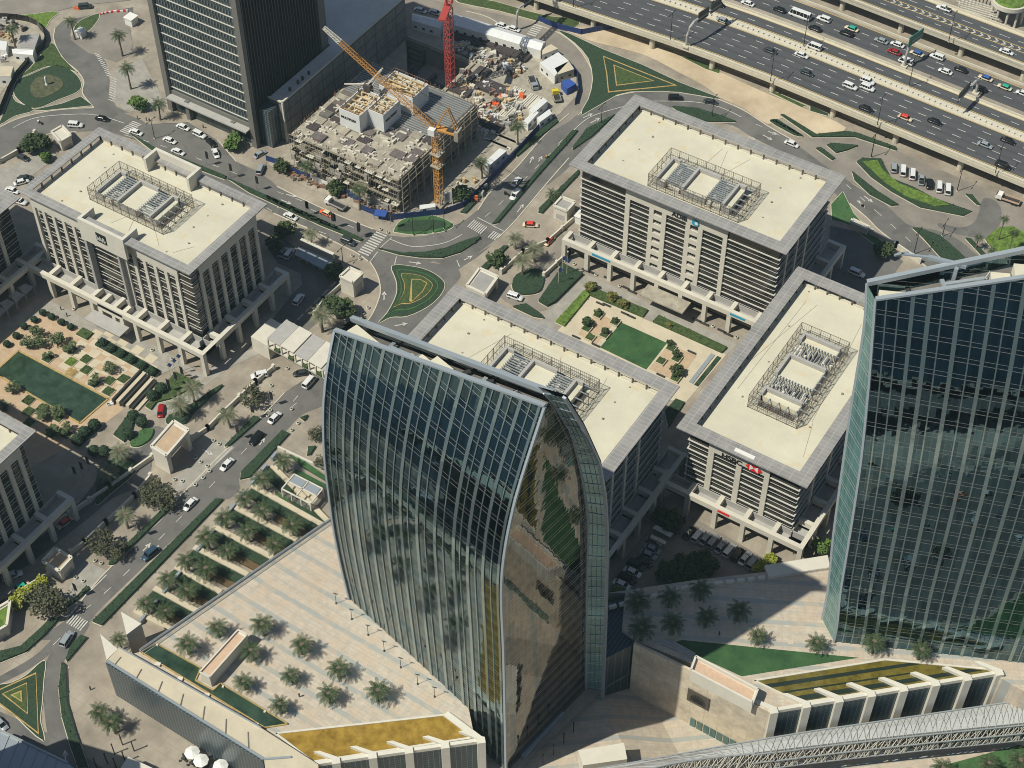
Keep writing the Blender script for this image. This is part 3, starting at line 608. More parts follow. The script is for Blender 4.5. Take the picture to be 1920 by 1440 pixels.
# D: lower block with the red hexagon sign
rD, iD = office('office_block', 'lower cream office block with black letters and red hexagon sign, beside the parked cars', -119.9, -81.5, 266.6, 339.6, 31.3, fl=6,
    front=dict(top=27.4, pil=[(-110.9, -109.2), (-102.5, -100.9), (-94.3, -92.8)], beam=[(-110.9, -92.8)], bh=2.3),
    side=dict(top=27.2, pil=[(279, 280.2), (290, 291.2), (301, 302.2), (312, 313.2), (323, 324.2)], beam=[(279, 324.2)], bh=.8), mechr=(-108.0, -93.4, 285.1, 317.3), podend=(-122.6, -78.6, 264.4, 342), cols=8.3)
textmesh('letter_sign', 'HSBC', 2.5, 'sign_black', rD, (-107.0, iD['fy0']-.36, 25.1), (1, 0, 0), (0, 0, 1))
q = MB(); y_ = iD['fy0']-.4; cx, cz, a_ = -97.4, 26.4, 1.25
for s in (-1, 1):
    q.poly3([(cx+s*2*a_, y_, cz), (cx+s*a_, y_, cz+a_), (cx+s*a_, y_, cz-a_)][::s]); q.poly3([(cx-a_, y_, cz+s*a_), (cx+a_, y_, cz+s*a_), (cx, y_, cz)][::-s])
q.build('hexagon_logo', 'red_sign', rD)
q = MB(); q.box(cx-a_, cx+a_, y_+.02, y_+.1, cz-a_, cz+a_); q.build('logo_field', 'white', rD)
q = MB(); q.box(-103.2, -97.4, 267.6, 268.8, 31.0, 31.42); q.build('roof_hatch_light', 'white', rD)
# A: block on the left with a recessed glass centre
pA = [(-326.1, -324.4)]
def seq(a, b, n, w):
    w *= .86
    st_ = (b-a)/(n-1) if n > 1 else 0; return [(a+st_*i, a+st_*i+w) for i in range(n)]
fa = seq(-325.9, -305.9, 6, 1.35)+seq(-290.3, -269.9, 6, 1.35)
rA, iA = office('office_block', 'cream office block beside the checkered garden with narrow upright window strips', -327.0, -261.0, 236.4, 272.0, 38.5, style='A',
    front=dict(top=33.2, pil=fa, beam=[(-325.9, -268.55)], bh=1.7), side=dict(top=33.2, pil=seq(242.6, 267.6, 7, 1.4), beam=[(242.6, 269.0)], bh=1.5), mechr=(-308.5, -280.2, 246.9, 261.0), canopyw=3.0, podend=(-330, -258.6, 233.2, 274.6))
q = MB(); q.box(-303.2, -285.5, 236.2, 237.2, 31.6, 39.6); q.box(-303.2, -302.2, 237.2, 242.4, 36.2, 39.58); q.box(-286.5, -285.5, 237.2, 242.4, 36.2, 39.58)
q.box(-303.2, -302.2, 265.8, 270.8, 36.1, 41.2); q.box(-286.5, -285.5, 265.8, 270.8, 36.1, 41.2); q.box(-303.2, -285.5, 270.8, 271.8, 36.1, 41.22); q.split('raised_portal', 'stone', rA)
q = MB(); q.box(-296.3, -292.6, 235.98, 236.18, 34.2, 37.6); q.build('dark_emblem', 'sign_black', rA)
q = MB()
for i in range(9): q.box(-296+i*.38, -295.8+i*.38, 235.9, 235.99, 34.6+.5*abs(math.sin(i*1.3)), 35.4+1.2*abs(math.cos(i)))
q.build('emblem_script', 'white', rA)
q = MB(); q.box(-304.2, -303.2, 237.5, 241.6, 8, 31.6); q.box(-291.2, -290.4, 237.5, 241.6, 8, 31.6); q.build('recess_wall', 'stone_grey', rA)
q = MB()                                              # entrance portico and flat canopy
for x in (-300.2, -291.6): q.box(x, x+1.4, 233.2, 238.4, 0, 8.6)
q.box(-298.8, -291.6, 233.2, 234.4, 6.2, 8.6); q.build('portico', 'stone_white', rA)
q = MB(); q.box(-302.3, -288.0, 228.6, 233.1, 4.4, 4.8); q.build('entrance_canopy', 'stone_grey', rA)
# blocks cut by the left border
rF, iF = office('office_block', 'office block cut off by the left edge, above the white tensile shades', -372, -331.5, 168, 240.0, 31.3, fl=6,
    side=dict(top=27.4, pil=seq(172, 230, 9, 1.5), beam=[(172, 232)], bh=1.4), style='A', podend=(-376, -328.6, 166, 243), cols=8.3, podsides='s')
rE, iE = office('office_block', 'office block cut off by the left edge, below the checkered garden', -330, -257.0, 131, 170.2, 38.5, style='A',
    side=dict(top=33.2, pil=seq(136, 164, 8, 1.5), beam=[(136, 165.5)], bh=1.4), mechr=(-312, -282, 143, 157), canopyw=3.0, podend=(-333, -254.2, 128, 173), podsides='s')
# entrance canopy of block B
q = MB(); q.box(-164.2, -149.2, 327.2, 332.6, 5.8, 6.3); q.build('entrance_canopy', 'concrete', rB)
# shop signs on beams: pale blue plates
q = MB(); q.box(-184.5, -178, iB['py0']-.12, iB['py0']-.02, 8.2, 9.0); q.box(-136, -131, iB['py0']-.12, iB['py0']-.02, 8.2, 9.0); q.build('shop_sign', 'sign_blue', rB)
q = MB(); q.box(-104, -100.5, iD['py0']-.12, iD['py0']-.02, 8.2, 9.0); q.build('shop_sign', 'red_sign', rD)
# ---------------------------------------------------------------- curved glass towers
def interp(tab, z):
    tab = sorted(tab)
    if z <= tab[0][0]: return tab[0][1]
    for (a, b), (c, d) in zip(tab, tab[1:]):
        if z <= c: return b+(d-b)*(z-a)/(c-a)
    return tab[-1][1]
def smooth_tab(tab, zt, n=40):
    v = [interp(tab, zt*i/n if zt > 0 else 0) for i in range(n+1)]
    for _ in range(6): v = [v[0]]+[(v[i-1]+2*v[i]+v[i+1])/4 for i in range(1, n)]+[v[-1]]
    return v
def curved_tower(nm, label, A, dA, ztA, fA, bA, Bp, dB, ztB, fB, bB, zb, strips, bz=(0, 0)):
    root = thing(nm, label, 'tower', ((A[0]+Bp[0])/2, (A[1]+Bp[1])/2, 0), 'curved glass office towers')
    n = 40; ua = Vector((math.cos(R(dA)), math.sin(R(dA)))); ub = Vector((math.cos(R(dB)), math.sin(R(dB)))); A = Vector(A); Bp = Vector(Bp)
    FA, BA, FB, BB = smooth_tab(fA, ztA), smooth_tab(bA, ztA), smooth_tab(fB, ztB), smooth_tab(bB, ztB)
    def at(tab, i):
        i = max(0, min(n, i)); k = int(i); f_ = i-k; return tab[k] if k >= n else tab[k]*(1-f_)+tab[k+1]*f_
    def P(t, v, back=False, off=0.0, zoff=0.0):
        i = v*n; sa = at(BA if back else FA, i); sb = at(BB if back else FB, i)
        a = A+ua*sa; b = Bp+ub*sb; p = a+(b-a)*t; nrm = Vector((b.y-a.y, -(b.x-a.x))).normalized()*(-1 if back else 1)
        z = zb+(ztA+(ztB-ztA)*t+((bz[0]+(bz[1]-bz[0])*t) if back else 0)-zb)*v
        return (p.x+nrm.x*off, p.y+nrm.y*off, z+zoff)
    W_ = (Bp-A).length
    def surf(name, mat, fn, NU, NV, us, vs, smooth=True):
        me = bpy.data.meshes.new(name); vv = []; ff = []; uvs = []
        for j in range(NV+1):
            for i in range(NU+1): u, v = i/NU, j/NV; vv.append(fn(u, v)); uvs.append((us*u, vs*v))
        for j in range(NV):
            for i in range(NU): k = j*(NU+1)+i; ff.append((k, k+1, k+NU+2, k+NU+1))
        g = ORG[root.name]; me.from_pydata([(p[0]-g[0], p[1]-g[1], p[2]-g[2]) for p in vv], [], ff); uvl = me.uv_layers.new(name='UVMap')
        for lp in me.loops: uvl.data[lp.index].uv = uvs[lp.vertex_index]
        if smooth: me.polygons.foreach_set('use_smooth', [True]*len(me.polygons))
        me.materials.append(MT[mat]); o = bpy.data.objects.new(name, me); C.objects.link(o); o.parent = root; ORG[o.name] = g; return o
    surf('front_curtain_wall', 'mirror', lambda u, v: P(u, v), 36, 40, W_, 1)
    surf('back_curtain_wall', 'mirror', lambda u, v: P(1-u, v, True), 36, 40, W_, 1)
    lerp = lambda p, q, t: tuple(p[k]+(q[k]-p[k])*t for k in range(3))
    surf('end_wall', 'mirror_end', lambda u, v: lerp(P(1, v), P(1, v, True), u), 10, 40, 30, 1)
    surf('end_wall', 'glass_teal' if nm.endswith('x') else 'mirror_end', lambda u, v: lerp(P(0, v, True), P(0, v), u), 10, 40, 30, 1)
    # vertical cladding strips of two widths
    for s, wd in strips:
        t0, t1 = (s-wd/2)/W_, (s+wd/2)/W_
        if t1 > 1: break
        mb = MB()
        for j in range(20):
            a, b, c, d = P(t0, j/20, off=.22), P(t1, j/20, off=.22), P(t1, (j+1)/20, off=.22), P(t0, (j+1)/20, off=.22); mb.q(a, b, c, d)
            a2, d2 = P(t0, j/20), P(t0, (j+1)/20); b2, c2 = P(t1, j/20), P(t1, (j+1)/20); mb.q(a2, a, d, d2); mb.q(b, b2, c2, c)
        mb.build('cladding_strip', 'mirror_strip', root)
    # edge fins and coping
    for (t, bk) in ((0, False), (1, False), (0, True), (1, True)):
        mb = MB()
        for j in range(40): mb.bar(P(t, j/40, bk, .15), P(t, (j+1)/40, bk, .15), .55, .55)
        mb.build('edge_fin', 'coping', root)
    mb = MB()
    for i in range(20): mb.bar(P(i/20, 1, False, 0, .3), P((i+1)/20, 1, False, 0, .3), 1.0, .5)
    for i in range(20): mb.bar(P(i/20, 1, True, 0, .4), P((i+1)/20, 1, True, 0, .4), 1.1, 1.1)
    mb.build('coping', 'coping', root)
    # roof well with plant
    mb = MB(); N = 12
    fr = [Vector(P(i/N, .985)) for i in range(N+1)]; bk = [Vector(P(i/N, .985, True)) for i in range(N+1)]
    for i in range(N):
        dz = Vector((0, 0, -1.6)); mb.q(tuple(fr[i]+dz), tuple(fr[i+1]+dz), tuple(bk[i+1]+dz), tuple(bk[i]+dz))
    mb.build('roof', 'concrete_dark' , root)
    def rp(t, d, h=0): a, b = Vector(P(t, .985)), Vector(P(t, .985, True)); p = a+(b-a)*d; return (p.x, p.y, p.z-1.6+h)
    mb = MB()
    for t, d, l, wd, h in ((.10, .45, 9, 5, 1.5), (.52, .5, 7.5, 5.5, 2.2), (.42, .4, 4, 3, 1.8), (.36, .6, 2.5, 2.5, 1.3), (.30, .35, 2.2, 1.6, 1.0), (.63, .3, 3, 2, 1.2), (.72, .35, 3.5, 1.6, 1.2), (.8, .3, 5, 2, .9), (.92, .5, 5, 3.5, .6)):
        dp = (Vector(P(t, .985))-Vector(P(t, .985, True))).length; wd = min(wd, dp*.5); h = h*.6; p = rp(t, .5); ang = math.degrees(math.atan2(Bp.y-A.y, Bp.x-A.x)); mb.ob(p[:2], ang, l, wd, p[2]-2, p[2]+h)
    mb.split('roof_plant', 'roof_cream', root)
    mb = MB()
    for t in (.24, .70):
        a, b = rp(t, .62, 1.2), rp(t+.13, .55, 1.3); mb.bar(a, b, .8, .6); mb.bar(rp(t, .38, 1.3), rp(t, .85, 1.3), .9, .5); mb.bar(rp(t+.02, .5, -1), rp(t+.02, .5, 1.2), .7)
        mb.bar(b, rp(t+.15, .75, 1.6), .22)
    mb.build('cleaning_cradle', 'coping', root)
    mb = MB(); random.seed(3)
    for i in range(26):
        p = rp(random.uniform(.12, .96), random.uniform(.2, .85)); mb.ob(p[:2], random.uniform(0, 90), random.uniform(.5, 1.8), random.uniform(.4, 1.2), p[2]-.3, p[2]+random.uniform(.3, 1.3))
    mb.split('vent_unit', 'dark_metal', root)
    return root, P
ST = [(2, .4), (4.2, .4), (6.7, 1.1), (9.7, 1.25), (12, .4), (15, 1.25), (18, .4), (20.6, 1.1), (23.4, .4), (26, 1.2), (28.4, .4), (31.4, 1.2), (34, .4), (37.2, 1.25), (39.9, .4), (43.2, 1.3), (45.2, .4), (47.6, 1.2), (50, .4), (52.4, 1.1), (54.8, .4), (57, .9)]
fA = [(14, 0), (33, -2.2), (50, -3.5), (76, -3.4), (90, -1.1), (98, 1.4), (105.75, 7.4)]
fB = [(-5, 0), (25, -.2), (59, -.5), (80, -1.2), (89, -.7), (103.75, 2.4), (113.5, 6.5), (125.75, 12.3)]
bB = [(-5, 31.1), (52, 28.8), (75, 28.2), (90.5, 25.5), (110, 20.8), (125.75, 14.6)]
bA = [(0, 24), (50, 23), (80, 20), (105.75, 15.2)]
rT1, PT1 = curved_tower('glass_tower', 'curved glass tower in the middle with a pointed-arch end wall, rising from the striped deck', (-168.6, 184.9), 100, 105.75, fA, bA, (-112.1, 171.0), 82, 125.75, fB, bB, -5, [(a_, b_*.75) for a_, b_ in ST], bz=(-4, 1.5))
# teal fin of the back shell running past the end wall
def fin(root, Q, O, ztop, name='shell_return'):
    uq = Vector((math.cos(R(82)), math.sin(R(82)))); mb = MB(); n = 30
    pts = []
    for j in range(n+1):
        z = -5+(ztop+5)*j/n
        si = interp([(-5, 0), (52, -2.3), (75, -2.9), (90.5, -5.6), (110, -10.3), (127, -17.5), (131, -20)], z); so_ = interp([(-5, 0), (36, -1.2), (69.5, -2.9), (84, -4.5), (98.75, -7.5), (115.75, -13.7), (130.5, -20.2)], z)
        a = Vector(Q)+uq*si; b = Vector(O)+uq*so_; pts.append(((a.x, a.y, z), (b.x, b.y, z)))
    for j in range(n): a, b = pts[j]; d, c = pts[j+1]; mb.q(a, b, c, d)
    o = mb.build(name, 'band_teal', root)
    mb = MB()
    for j in range(n): mb.bar(pts[j][1], pts[j+1][1], .8, .5); mb.bar(pts[j][0], pts[j+1][0], .25, .25)
    mb.build('edge_fin', 'coping', root)
    mb = MB()
    for j in range(n):                                   # back of the shell
        b, c = Vector(pts[j][1]), Vector(pts[j+1][1]); a, d = Vector(pts[j][0])+Vector((-2, 1.0, 0)), Vector(pts[j+1][0])+Vector((-2, 1.0, 0)); mb.q(tuple(b+Vector((0, .8, 0))), tuple(a), tuple(d), tuple(c+Vector((0, .8, 0))))
    mb.build('shell_back', 'mirror', root)
    mb = MB()
    for k in range(32):
        z = -3+4.2*k
        if z > ztop-2: break
        j = (z+5)/(ztop+5)*n; i = int(j); f_ = j-i; a = [pts[i][0][q_]*(1-f_)+pts[i+1][0][q_]*f_ for q_ in range(3)]; b = [pts[i][1][q_]*(1-f_)+pts[i+1][1][q_]*f_ for q_ in range(3)]
        mb.bar((a[0], a[1]-.08, a[2]), (b[0], b[1]-.08, b[2]), .12, .14)
    mb.build('glazing_bar', 'coping', root)
    mb = MB()
    for t in (.25, .5, .75):
        for j in range(n):
            a = [pts[j][0][q_]*(1-t)+pts[j][1][q_]*t for q_ in range(3)]; b = [pts[j+1][0][q_]*(1-t)+pts[j+1][1][q_]*t for q_ in range(3)]; mb.bar((a[0], a[1]-.05, a[2]), (b[0], b[1]-.05, b[2]), .07, .07)
    mb.build('glazing_bar', 'lamp_black', root)
fin(rT1, (-107.8, 201.8), (-103.86, 203.7), 130)
q = MB(); q.box(-108.5, -106.0, 186, 187, -4, 2.5)
# entrance canopy line on the end wall
mb = MB(); mb.bar((-110.9, 176.5, .6), (-109.2, 192.5, .6), 1.2, .5); mb.build('door_canopy', 'coping', rT1)
fA2 = [(14, 0), (17.5, 2.1), (30.5, 2.9), (50.75, 4.5), (73.25, 6.6), (98.25, 10.6), (121, 15.2)]
bA2 = [(14, 7), (36, 10.6), (60, 13), (81, 15), (112.5, 17), (121, 19.5)]
c25, s25 = math.cos(R(25)), math.sin(R(25))
rT2, PT2 = curved_tower('glass_tower', 'glass tower cut by the right edge, its wide front mirroring roads and parked cars', (-58.3, 239.4), 140, 121, fA2, bA2, (-58.3+54*c25, 239.4+54*s25), 119, 143, [(14, 0), (60, 0), (80, 1), (110, 5), (143, 13)], [(14, 26), (80, 24), (121, 22), (143, 23)], 12, [(a_, b_*.68) for a_, b_ in ST], bz=(.6, .3))
# teal end wall of tower two
for o in list(rT2.children):
    if o.name.startswith('end_wall') : o.data.materials[0] = MT['band_teal']
mb = MB()                                              # crane arm reaching over the far parapet of tower two
z_ = 128; c0 = Vector((*G(1812, 500, z_), z_)); c1 = Vector((*G(1740, 482, z_), z_)); c2 = Vector((*G(1690, 476, z_), z_)); mb.bar(c0, c1, .9, .8); mb.bar(c1, c2, .5, .4); mb.bar(c0-Vector((1.5, 1.5, 0)), (c0.x-1.5, c0.y-1.5, 121), .8); mb.bar(c2+Vector((-1, -1.2, 0)), c2+Vector((1, 1.2, 0)), .5, .4)
mb.build('cleaning_crane', 'coping', rT2)
# spill block joining tower one to the right-hand deck
q = MB(); q.pr([(-104.4, 204.6), (-99.6, 214), (-106, 226), (-116, 216)], -9, 13.2); solo('glass_link', q, 'panel_glass', 'dark glazed link block between curved tower and stone wall', 'building')

# hotel slab at the top left
HX0, HX1, HY0, HY1 = -350.8, -311.4, 324.0, 365.3
rH = thing('hotel_tower', 'tall slab tower at the upper left with white fins across its glass front', 'tower', (-331, 344, 0))
b = MB(); b.box(HX0+.8, HX1-.8, HY0+.8, HY1-.8, 0, 96); b.build('glazing', 'glass_hotel', rH)
b = MB()
for x in (HX0, HX1-2.2): b.box(x, x+2.2, HY0-.4, HY0+1.5, 0, 98)
b.box(HX1-.8, HX1+.4, HY1-3, HY1+.5, 10, 98); b.split('corner_pier', 'pier_grey', rH)
b = MB(); b.box(HX0+2.2, HX1-2.2, HY0+.2, HY0+1, 7.5, 9.2); b.box(HX0+9, HX0+10.6, HY0-1, HY0+1, 0, 8); b.box(HX1-10, HX1-8.5, HY0-1, HY0+1, 0, 8); b.build('lobby_frame', 'pier_grey', rH)
b = MB(); b.box(HX0+2.2, HX1-2.2, HY0-2.5, HY0+.2, 7.2, 7.7)
b.build('lobby_canopy', 'stone_grey', rH)
for k in range(23):
    b = MB(); b.box(HX0+2.2, HX1-2.2, HY0+.45, HY0+.8, 10.5+3.75*k, 10.7+3.75*k); b.build('sun_fin', 'louver', rH)
b = MB()
for k in range(23):
    for i in range(28):
        x = HX0+3+i*1.22; b.box(x, x+.12, HY0+.6, HY0+.81, 11+3.75*k, 13.9+3.75*k)
b.build('mullion', 'grey_metal', rH)
b = MB()
for i in range(28): y = HY0+1.8+i*1.42; b.box(HX1-.8, HX1+.05, y, y+.4, 2, 97)
b.build('vertical_fin', 'fin_dark', rH)
b = MB(); b.box(HX1-.9, HX1-.7, HY0+1, HY1-1, 0, 96); b.build('side_glazing', 'glass_dark', rH)
b = MB(); b.box(HX0-6, HX0, HY0+10, HY1+10, 0, 26); b.build('side_wing', 'glass_dark', rH)
b = MB()
for z in (9, 17.5, 26): b.box(HX0-6.6, HX0-.1, HY0+9.4, HY1+10, z-.6, z)
b.build('balcony', 'stone_grey', rH)
# low grey podium right of the hotel
rP = thing('podium_building', 'windowless grey panelled podium hall beside the building site', 'building', (-330, 385, 0))
b = MB(); b.pr([(-310.6, 331.8), (-304.9, 332.0), (-304.9, 403), (-372, 403), (-372, 366), (-310.6, 366)], -9, 17); b.build('wall', 'podium_wall', rP)
b = MB(); b.pr([(-310.4, 332.0), (-305.2, 332.2), (-305.2, 402.7), (-371.7, 402.7), (-371.7, 366.2), (-310.4, 366.2)], 17, 17.15); b.build('roof', 'roof_pale', rP)
b = MB(); b.bar((-304.9, 331.9, 17.3), (-304.9, 403, 17.3), .6, .6); b.bar((-310.7, 331.7, 17.3), (-304.9, 331.9, 17.3), .6, .6); b.bar((-304.9, 331.9, 0), (-304.9, 331.9, 17), .6, .6); b.build('parapet', 'stone', rP)
b = MB(); b.box(-311.4, -307, 326.8, 332, 0, 15.5); b.build('stair_core', 'clad_left', rP)
for i, y in enumerate((338, 342.5, 345, 348.5)):
    q = MB(); q.box(-306.9, -306.3, y, y+.6, 17.15, 18.6); q.box(-306.9, -306.5, y+.6, y+.9, 17.15, 17.9); solo('roof_vent', q, 'dark_metal', 'small dark roof vent standing on the grey hall roof', 'vent', 'vents on the hall roof')
# ---------------------------------------------------------------- tower decks and their walls
GZ = lambda fr, x, y: W1(fr, ZD, x, y)
left_out = [GZ('s', 205, 1236), GZ('s', 260, 1223), GZ('s', 623, 973), GZ('s', 655, 950), (-172, 205), (-166, 206), (-166, 186), (-112, 171.2), GZ('s', 872, 1312), GZ('s', 833, 1333), GZ('s', 888, 1384), GZ('s', 520, 1446), GZ('s', 460, 1400)]
left_out = [GZ('s', 205, 1236), GZ('s', 260, 1223), GZ('s', 623, 973), (-178, 211), (-165, 200), (-165, 184.8), GZ('s', 876, 1314), GZ('s', 890, 1384), GZ('s', 587, 1430), GZ('s', 480, 1400)]
b = MB(); b.pr(left_out, -6, ZD, bottom=False); o = struct('plaza_deck', b, 'plaza_left')
right_out = [(-104.8, 213.5), (-110, 224), GZ('s', 1137, 1112), GZ('s', 1300, 1088), GZ('s', 1437, 1072), GZ('s', 1556, 1047), (-62, 285), (-10, 300), (60, 300), (60, 262), GZ('s', 1919, 1296), GZ('s', 1860, 1262), GZ('s', 1446, 1334), GZ('s', 1300, 1245), GZ('s', 1200, 1205)]
b = MB(); b.pr(right_out, -12, ZD, bottom=False); struct('plaza_deck', b, 'plaza_right')
# cream roof strip with the metal-clad wall, bottom left
A0, A1, A2, A3 = [W1('m', 15.5, *p) for p in ((600, 838), (668, 762), (1470, 1215), (1790, 1420))]
A4 = W1('m', 15.5, 1640, 1380); A5 = W1('m', 15.5, 1485, 1392); A6 = W1('m', 15.5, 1500, 1500); A7 = W1('m', 15.5, 1790, 1500)
rW = thing('clad_building', 'long cream roofed wing with blue-grey mesh cladding at the lower left', 'building', (*A0, 0))
b = MB(); b.pr([A0, A1, A2, A3, A7, A6, A5], 0, 15.5); b.build('roof', 'paving_cream', rW)
b = MB()
for p, q_ in ((A0, A5), (A5, A4)):
    d = Vector((q_[0]-p[0], q_[1]-p[1])).normalized(); n = Vector((d.y, -d.x)); P_ = [p, q_, (q_[0]+n.x*.5, q_[1]+n.y*.5), (p[0]+n.x*.5, p[1]+n.y*.5)]; b.pr(P_, .1, 15.0)
b.build('mesh_cladding', 'clad_left', rW)
b = MB()
for i in range(7):
    t = (i+.35)/7; p = (A0[0]+(A5[0]-A0[0])*t, A0[1]+(A5[1]-A0[1])*t); q_ = (A1[0]+(A2[0]-A1[0])*t, A1[1]+(A2[1]-A1[1])*t); q_ = (p[0]+(q_[0]-p[0])*.6, p[1]+(q_[1]-p[1])*.6); b.bar((*p, 15.55), (*q_, 15.55), .3, .12)
b.build('roof_joint', 'concrete_dark', rW)
b = MB(); b.bar((*A0, 15.6), (*A5, 15.6), .5, .5); b.bar((*A5, 15.6), (*A4, 15.6), .5, .5); b.bar((*A1, 15.6), (*A2, 15.6), .3, .4); b.build('coping', 'coping', rW)
# the two white triangular end walls by the steps
for pts, ap in (((680, 560, 795, 628, 712, 690), 0), ((563, 685, 660, 770, 600, 832), 0)):
    P_ = W('m', 0, *pts); a = W1('m', 12, pts[0], pts[1]); q = MB()
    tri = [W1('m', 14.5, pts[0], pts[1]), W1('m', 14.5, pts[2], pts[3]), W1('m', 14.5, pts[4], pts[5])]
    q.pr(tri, 0, 14.5); solo('end_wall', q, 'stone_white', 'white triangular stone wall end beside the steps at the lower left', 'wall', 'triangular wall ends')
# pools, lawn
def pool(nm, pts, mat, z, label, cat='pool', rim=.5, rimmat='stone', h=.35):
    r = thing(nm, label, cat, (*pts[0], z)); b = MB(); b.sheet(pts, z+.16); b.build('water' if 'water' in mat else 'surface', mat, r)
    b = MB(); n = len(pts)
    for i in range(n): b.bar((*pts[i], z+h/2), (*pts[(i+1) % n], z+h/2), rim, h)
    b.build('rim', rimmat, r); return r
pool('reflecting_pool', W('m', ZD, 795,790, 880,742, 1130,880, 1100,950, 1200,1005, 1240,965, 1620,1195, 1490,1215, 1140,1000), 'water_green', ZD, 'long dark green pool beside the cream roofed wing', rimmat='flower_yellow', rim=.3)
pool('amber_pool', W('s', ZD, 517,1376, 836,1341, 884,1384, 587,1429), 'water_amber', ZD, 'amber reflecting pool at the bottom edge of the left deck')
pool('amber_pool', W('o', ZD, 735,742, 1310,650, 1740,690, 1825,700, 940,840), 'water_olive', ZD, 'long amber pool with painted dark reflection bands behind the row of white fins')
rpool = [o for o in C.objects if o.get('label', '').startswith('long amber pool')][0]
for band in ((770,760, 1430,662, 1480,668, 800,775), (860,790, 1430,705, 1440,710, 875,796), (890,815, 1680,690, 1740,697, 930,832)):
    b = MB(); b.sheet(W('o', ZD, *band), ZD+.19); b.build('painted_reflection', 'painted_reflection', rpool)  # dark bands painted in place of the tower's reflection on the water
b = MB(); b.sheet(W('o', ZD, 385,572, 420,562, 1195,640, 680,722, 480,630), ZD+.05); solo('lawn', b, 'turf', 'bright green triangular lawn on the right-hand deck', 'lawn')
for i, p in enumerate([(890,858), (1015,940), (1165,1032), (1330,1142), (1440,1200), (1490,1125), (1255,985), (885,750)]):
    c = W1('m', ZD+.2, *p); q = MB(); q.ob(c, 20, 1.3 if i < 5 else .5, 1.0 if i < 5 else .5, ZD+.17, ZD+.6); solo('stone_block', q, 'stone_white', 'small pale block standing in the long green pool', 'block', 'blocks in the green pool')
# small rectangular stair house on the deck
P_ = W('m', ZD+4, 1340,668, 1392,695, 1180,935, 1125,905); r = thing('stair_house', 'narrow stone stair house with tan recessed roof standing in the palm deck', 'building', (*P_[0], ZD))
b = MB(); b.pr(P_, ZD, ZD+4); b.build('wall', 'stone_white', r); c = (sum(p[0] for p in P_)/4, sum(p[1] for p in P_)/4)
b = MB(); b.pr([(c[0]+(p[0]-c[0])*.9, c[1]+(p[1]-c[1])*.9) for p in P_], ZD+4, ZD+4.06); b.build('roof', 'pinkstone', r)
b = MB()
for i in range(4): b.bar((*P_[i], ZD+4.3), (*P_[(i+1) % 4], ZD+4.3), .35, .6)
b.build('parapet', 'stone_white', r)
# fin walls: piers capped with L-shaped beams, dark panels between
def finwall(nm, label, Ps, base, depth, n, wide=2.0, top=ZD+1.2, dirn=None):
    r = thing(nm, label, 'wall', (*Ps[0], base)); a, c = Vector(Ps[0]), Vector(Ps[1]); d = (c-a).normalized(); nn = Vector((d.y, -d.x))
    b = MB(); b.pr([tuple(a), tuple(c), tuple(c+nn*.6), tuple(a+nn*.6)], base, ZD-.6); b.build('glass_panel', 'panel_glass', r)
    b = MB(); b.bar((*(a+nn*.2), ZD+.1), (*(c+nn*.2), ZD+.1), .9, 1.2); b.build('rim_beam', 'stone_white', r)
    dn = Vector(dirn) if dirn else -nn
    for i in range(n):
        p = a+(c-a)*((i+.02)/(n-1) if n > 1 else 0); q = MB(); q.pr([tuple(p-d*wide/2+nn*1.5), tuple(p+d*wide/2+nn*1.5), tuple(p+d*wide/2-nn*.1), tuple(p-d*wide/2-nn*.1)], base, top)
        e = p+dn*depth; q.pr([tuple(p-d*wide/2+dn*.12), tuple(p+d*wide/2+dn*.12), tuple(e+d*wide*.35), tuple(e-d*wide*.35)], top-1.5, top-.01); q.build('fin', 'stone_white', r)
    return r
finwall('fin_wall', 'row of white L-shaped fins between dark panels along the right-hand amber pool', (W1('o', ZD, 812,872), W1('o', ZD, 1800,706)), -12, 5.5, 8, dirn=(GZ('o', 1015,800)[0]-GZ('o', 1100,836)[0], GZ('o', 1015,800)[1]-GZ('o', 1100,836)[1]) if 0 else tuple((Vector(GZ('o', 1020,800))-Vector(GZ('o', 1095,832))).normalized()))
finwall('fin_wall', 'row of white L-shaped fins at the bottom edge below the left amber pool', (W1('s', ZD, 560,1436), W1('s', ZD, 900,1388)), -8, 5.0, 6, dirn=tuple((Vector(GZ('n', 170,1350))-Vector(GZ('n', 265,1385))).normalized()))
b = MB(); b.bar((*GZ('s', 836, 1340), ZD+.3), (*GZ('s', 900, 1388), ZD+.3), 1.6, .8); solo('pool_wall', b, 'stone_white', 'pale stone kerb wall at the right end of the left amber pool', 'wall')
# big pink stone wall of the right deck, with the box parapet and the dark star plaque
a, c, e = Vector(W1('o', ZD+.5, 212,570)), Vector(W1('o', ZD+.5, 460,690)), Vector(W1('o', ZD+.5, 812,875))
r = thing('stone_wall', 'tall pinkish stone retaining wall with a dark star plaque, below the lawn', 'wall', (*a, -12))
b = MB()
for p, q_ in ((a, c), (c, e)):
    d = (q_-p).normalized(); nn = Vector((d.y, -d.x)); b.pr([tuple(p), tuple(q_), tuple(q_+nn*.7), tuple(p+nn*.7)], -12, ZD+.8)
b.build('stone_face', 'stone_panel', r)
P_ = W('o', ZD+4.2, 480,630, 752,775, 730,832, 458,690); b = MB(); b.pr(P_, ZD-1, ZD+3.0); b.build('box_parapet', 'stone_white', r)
c_ = (sum(p[0] for p in P_)/4, sum(p[1] for p in P_)/4); b = MB(); b.pr([(c_[0]+(p[0]-c_[0])*.93, c_[1]+(p[1]-c_[1])*.8) for p in P_], ZD+3.0, ZD+3.05); b.build('box_floor', 'pinkstone', r)
b = MB()
for i in range(4): b.bar((*P_[i], ZD+3.5), (*P_[(i+1) % 4], ZD+3.5), .5, 1.2)
b.build('box_rim', 'stone_white', r)
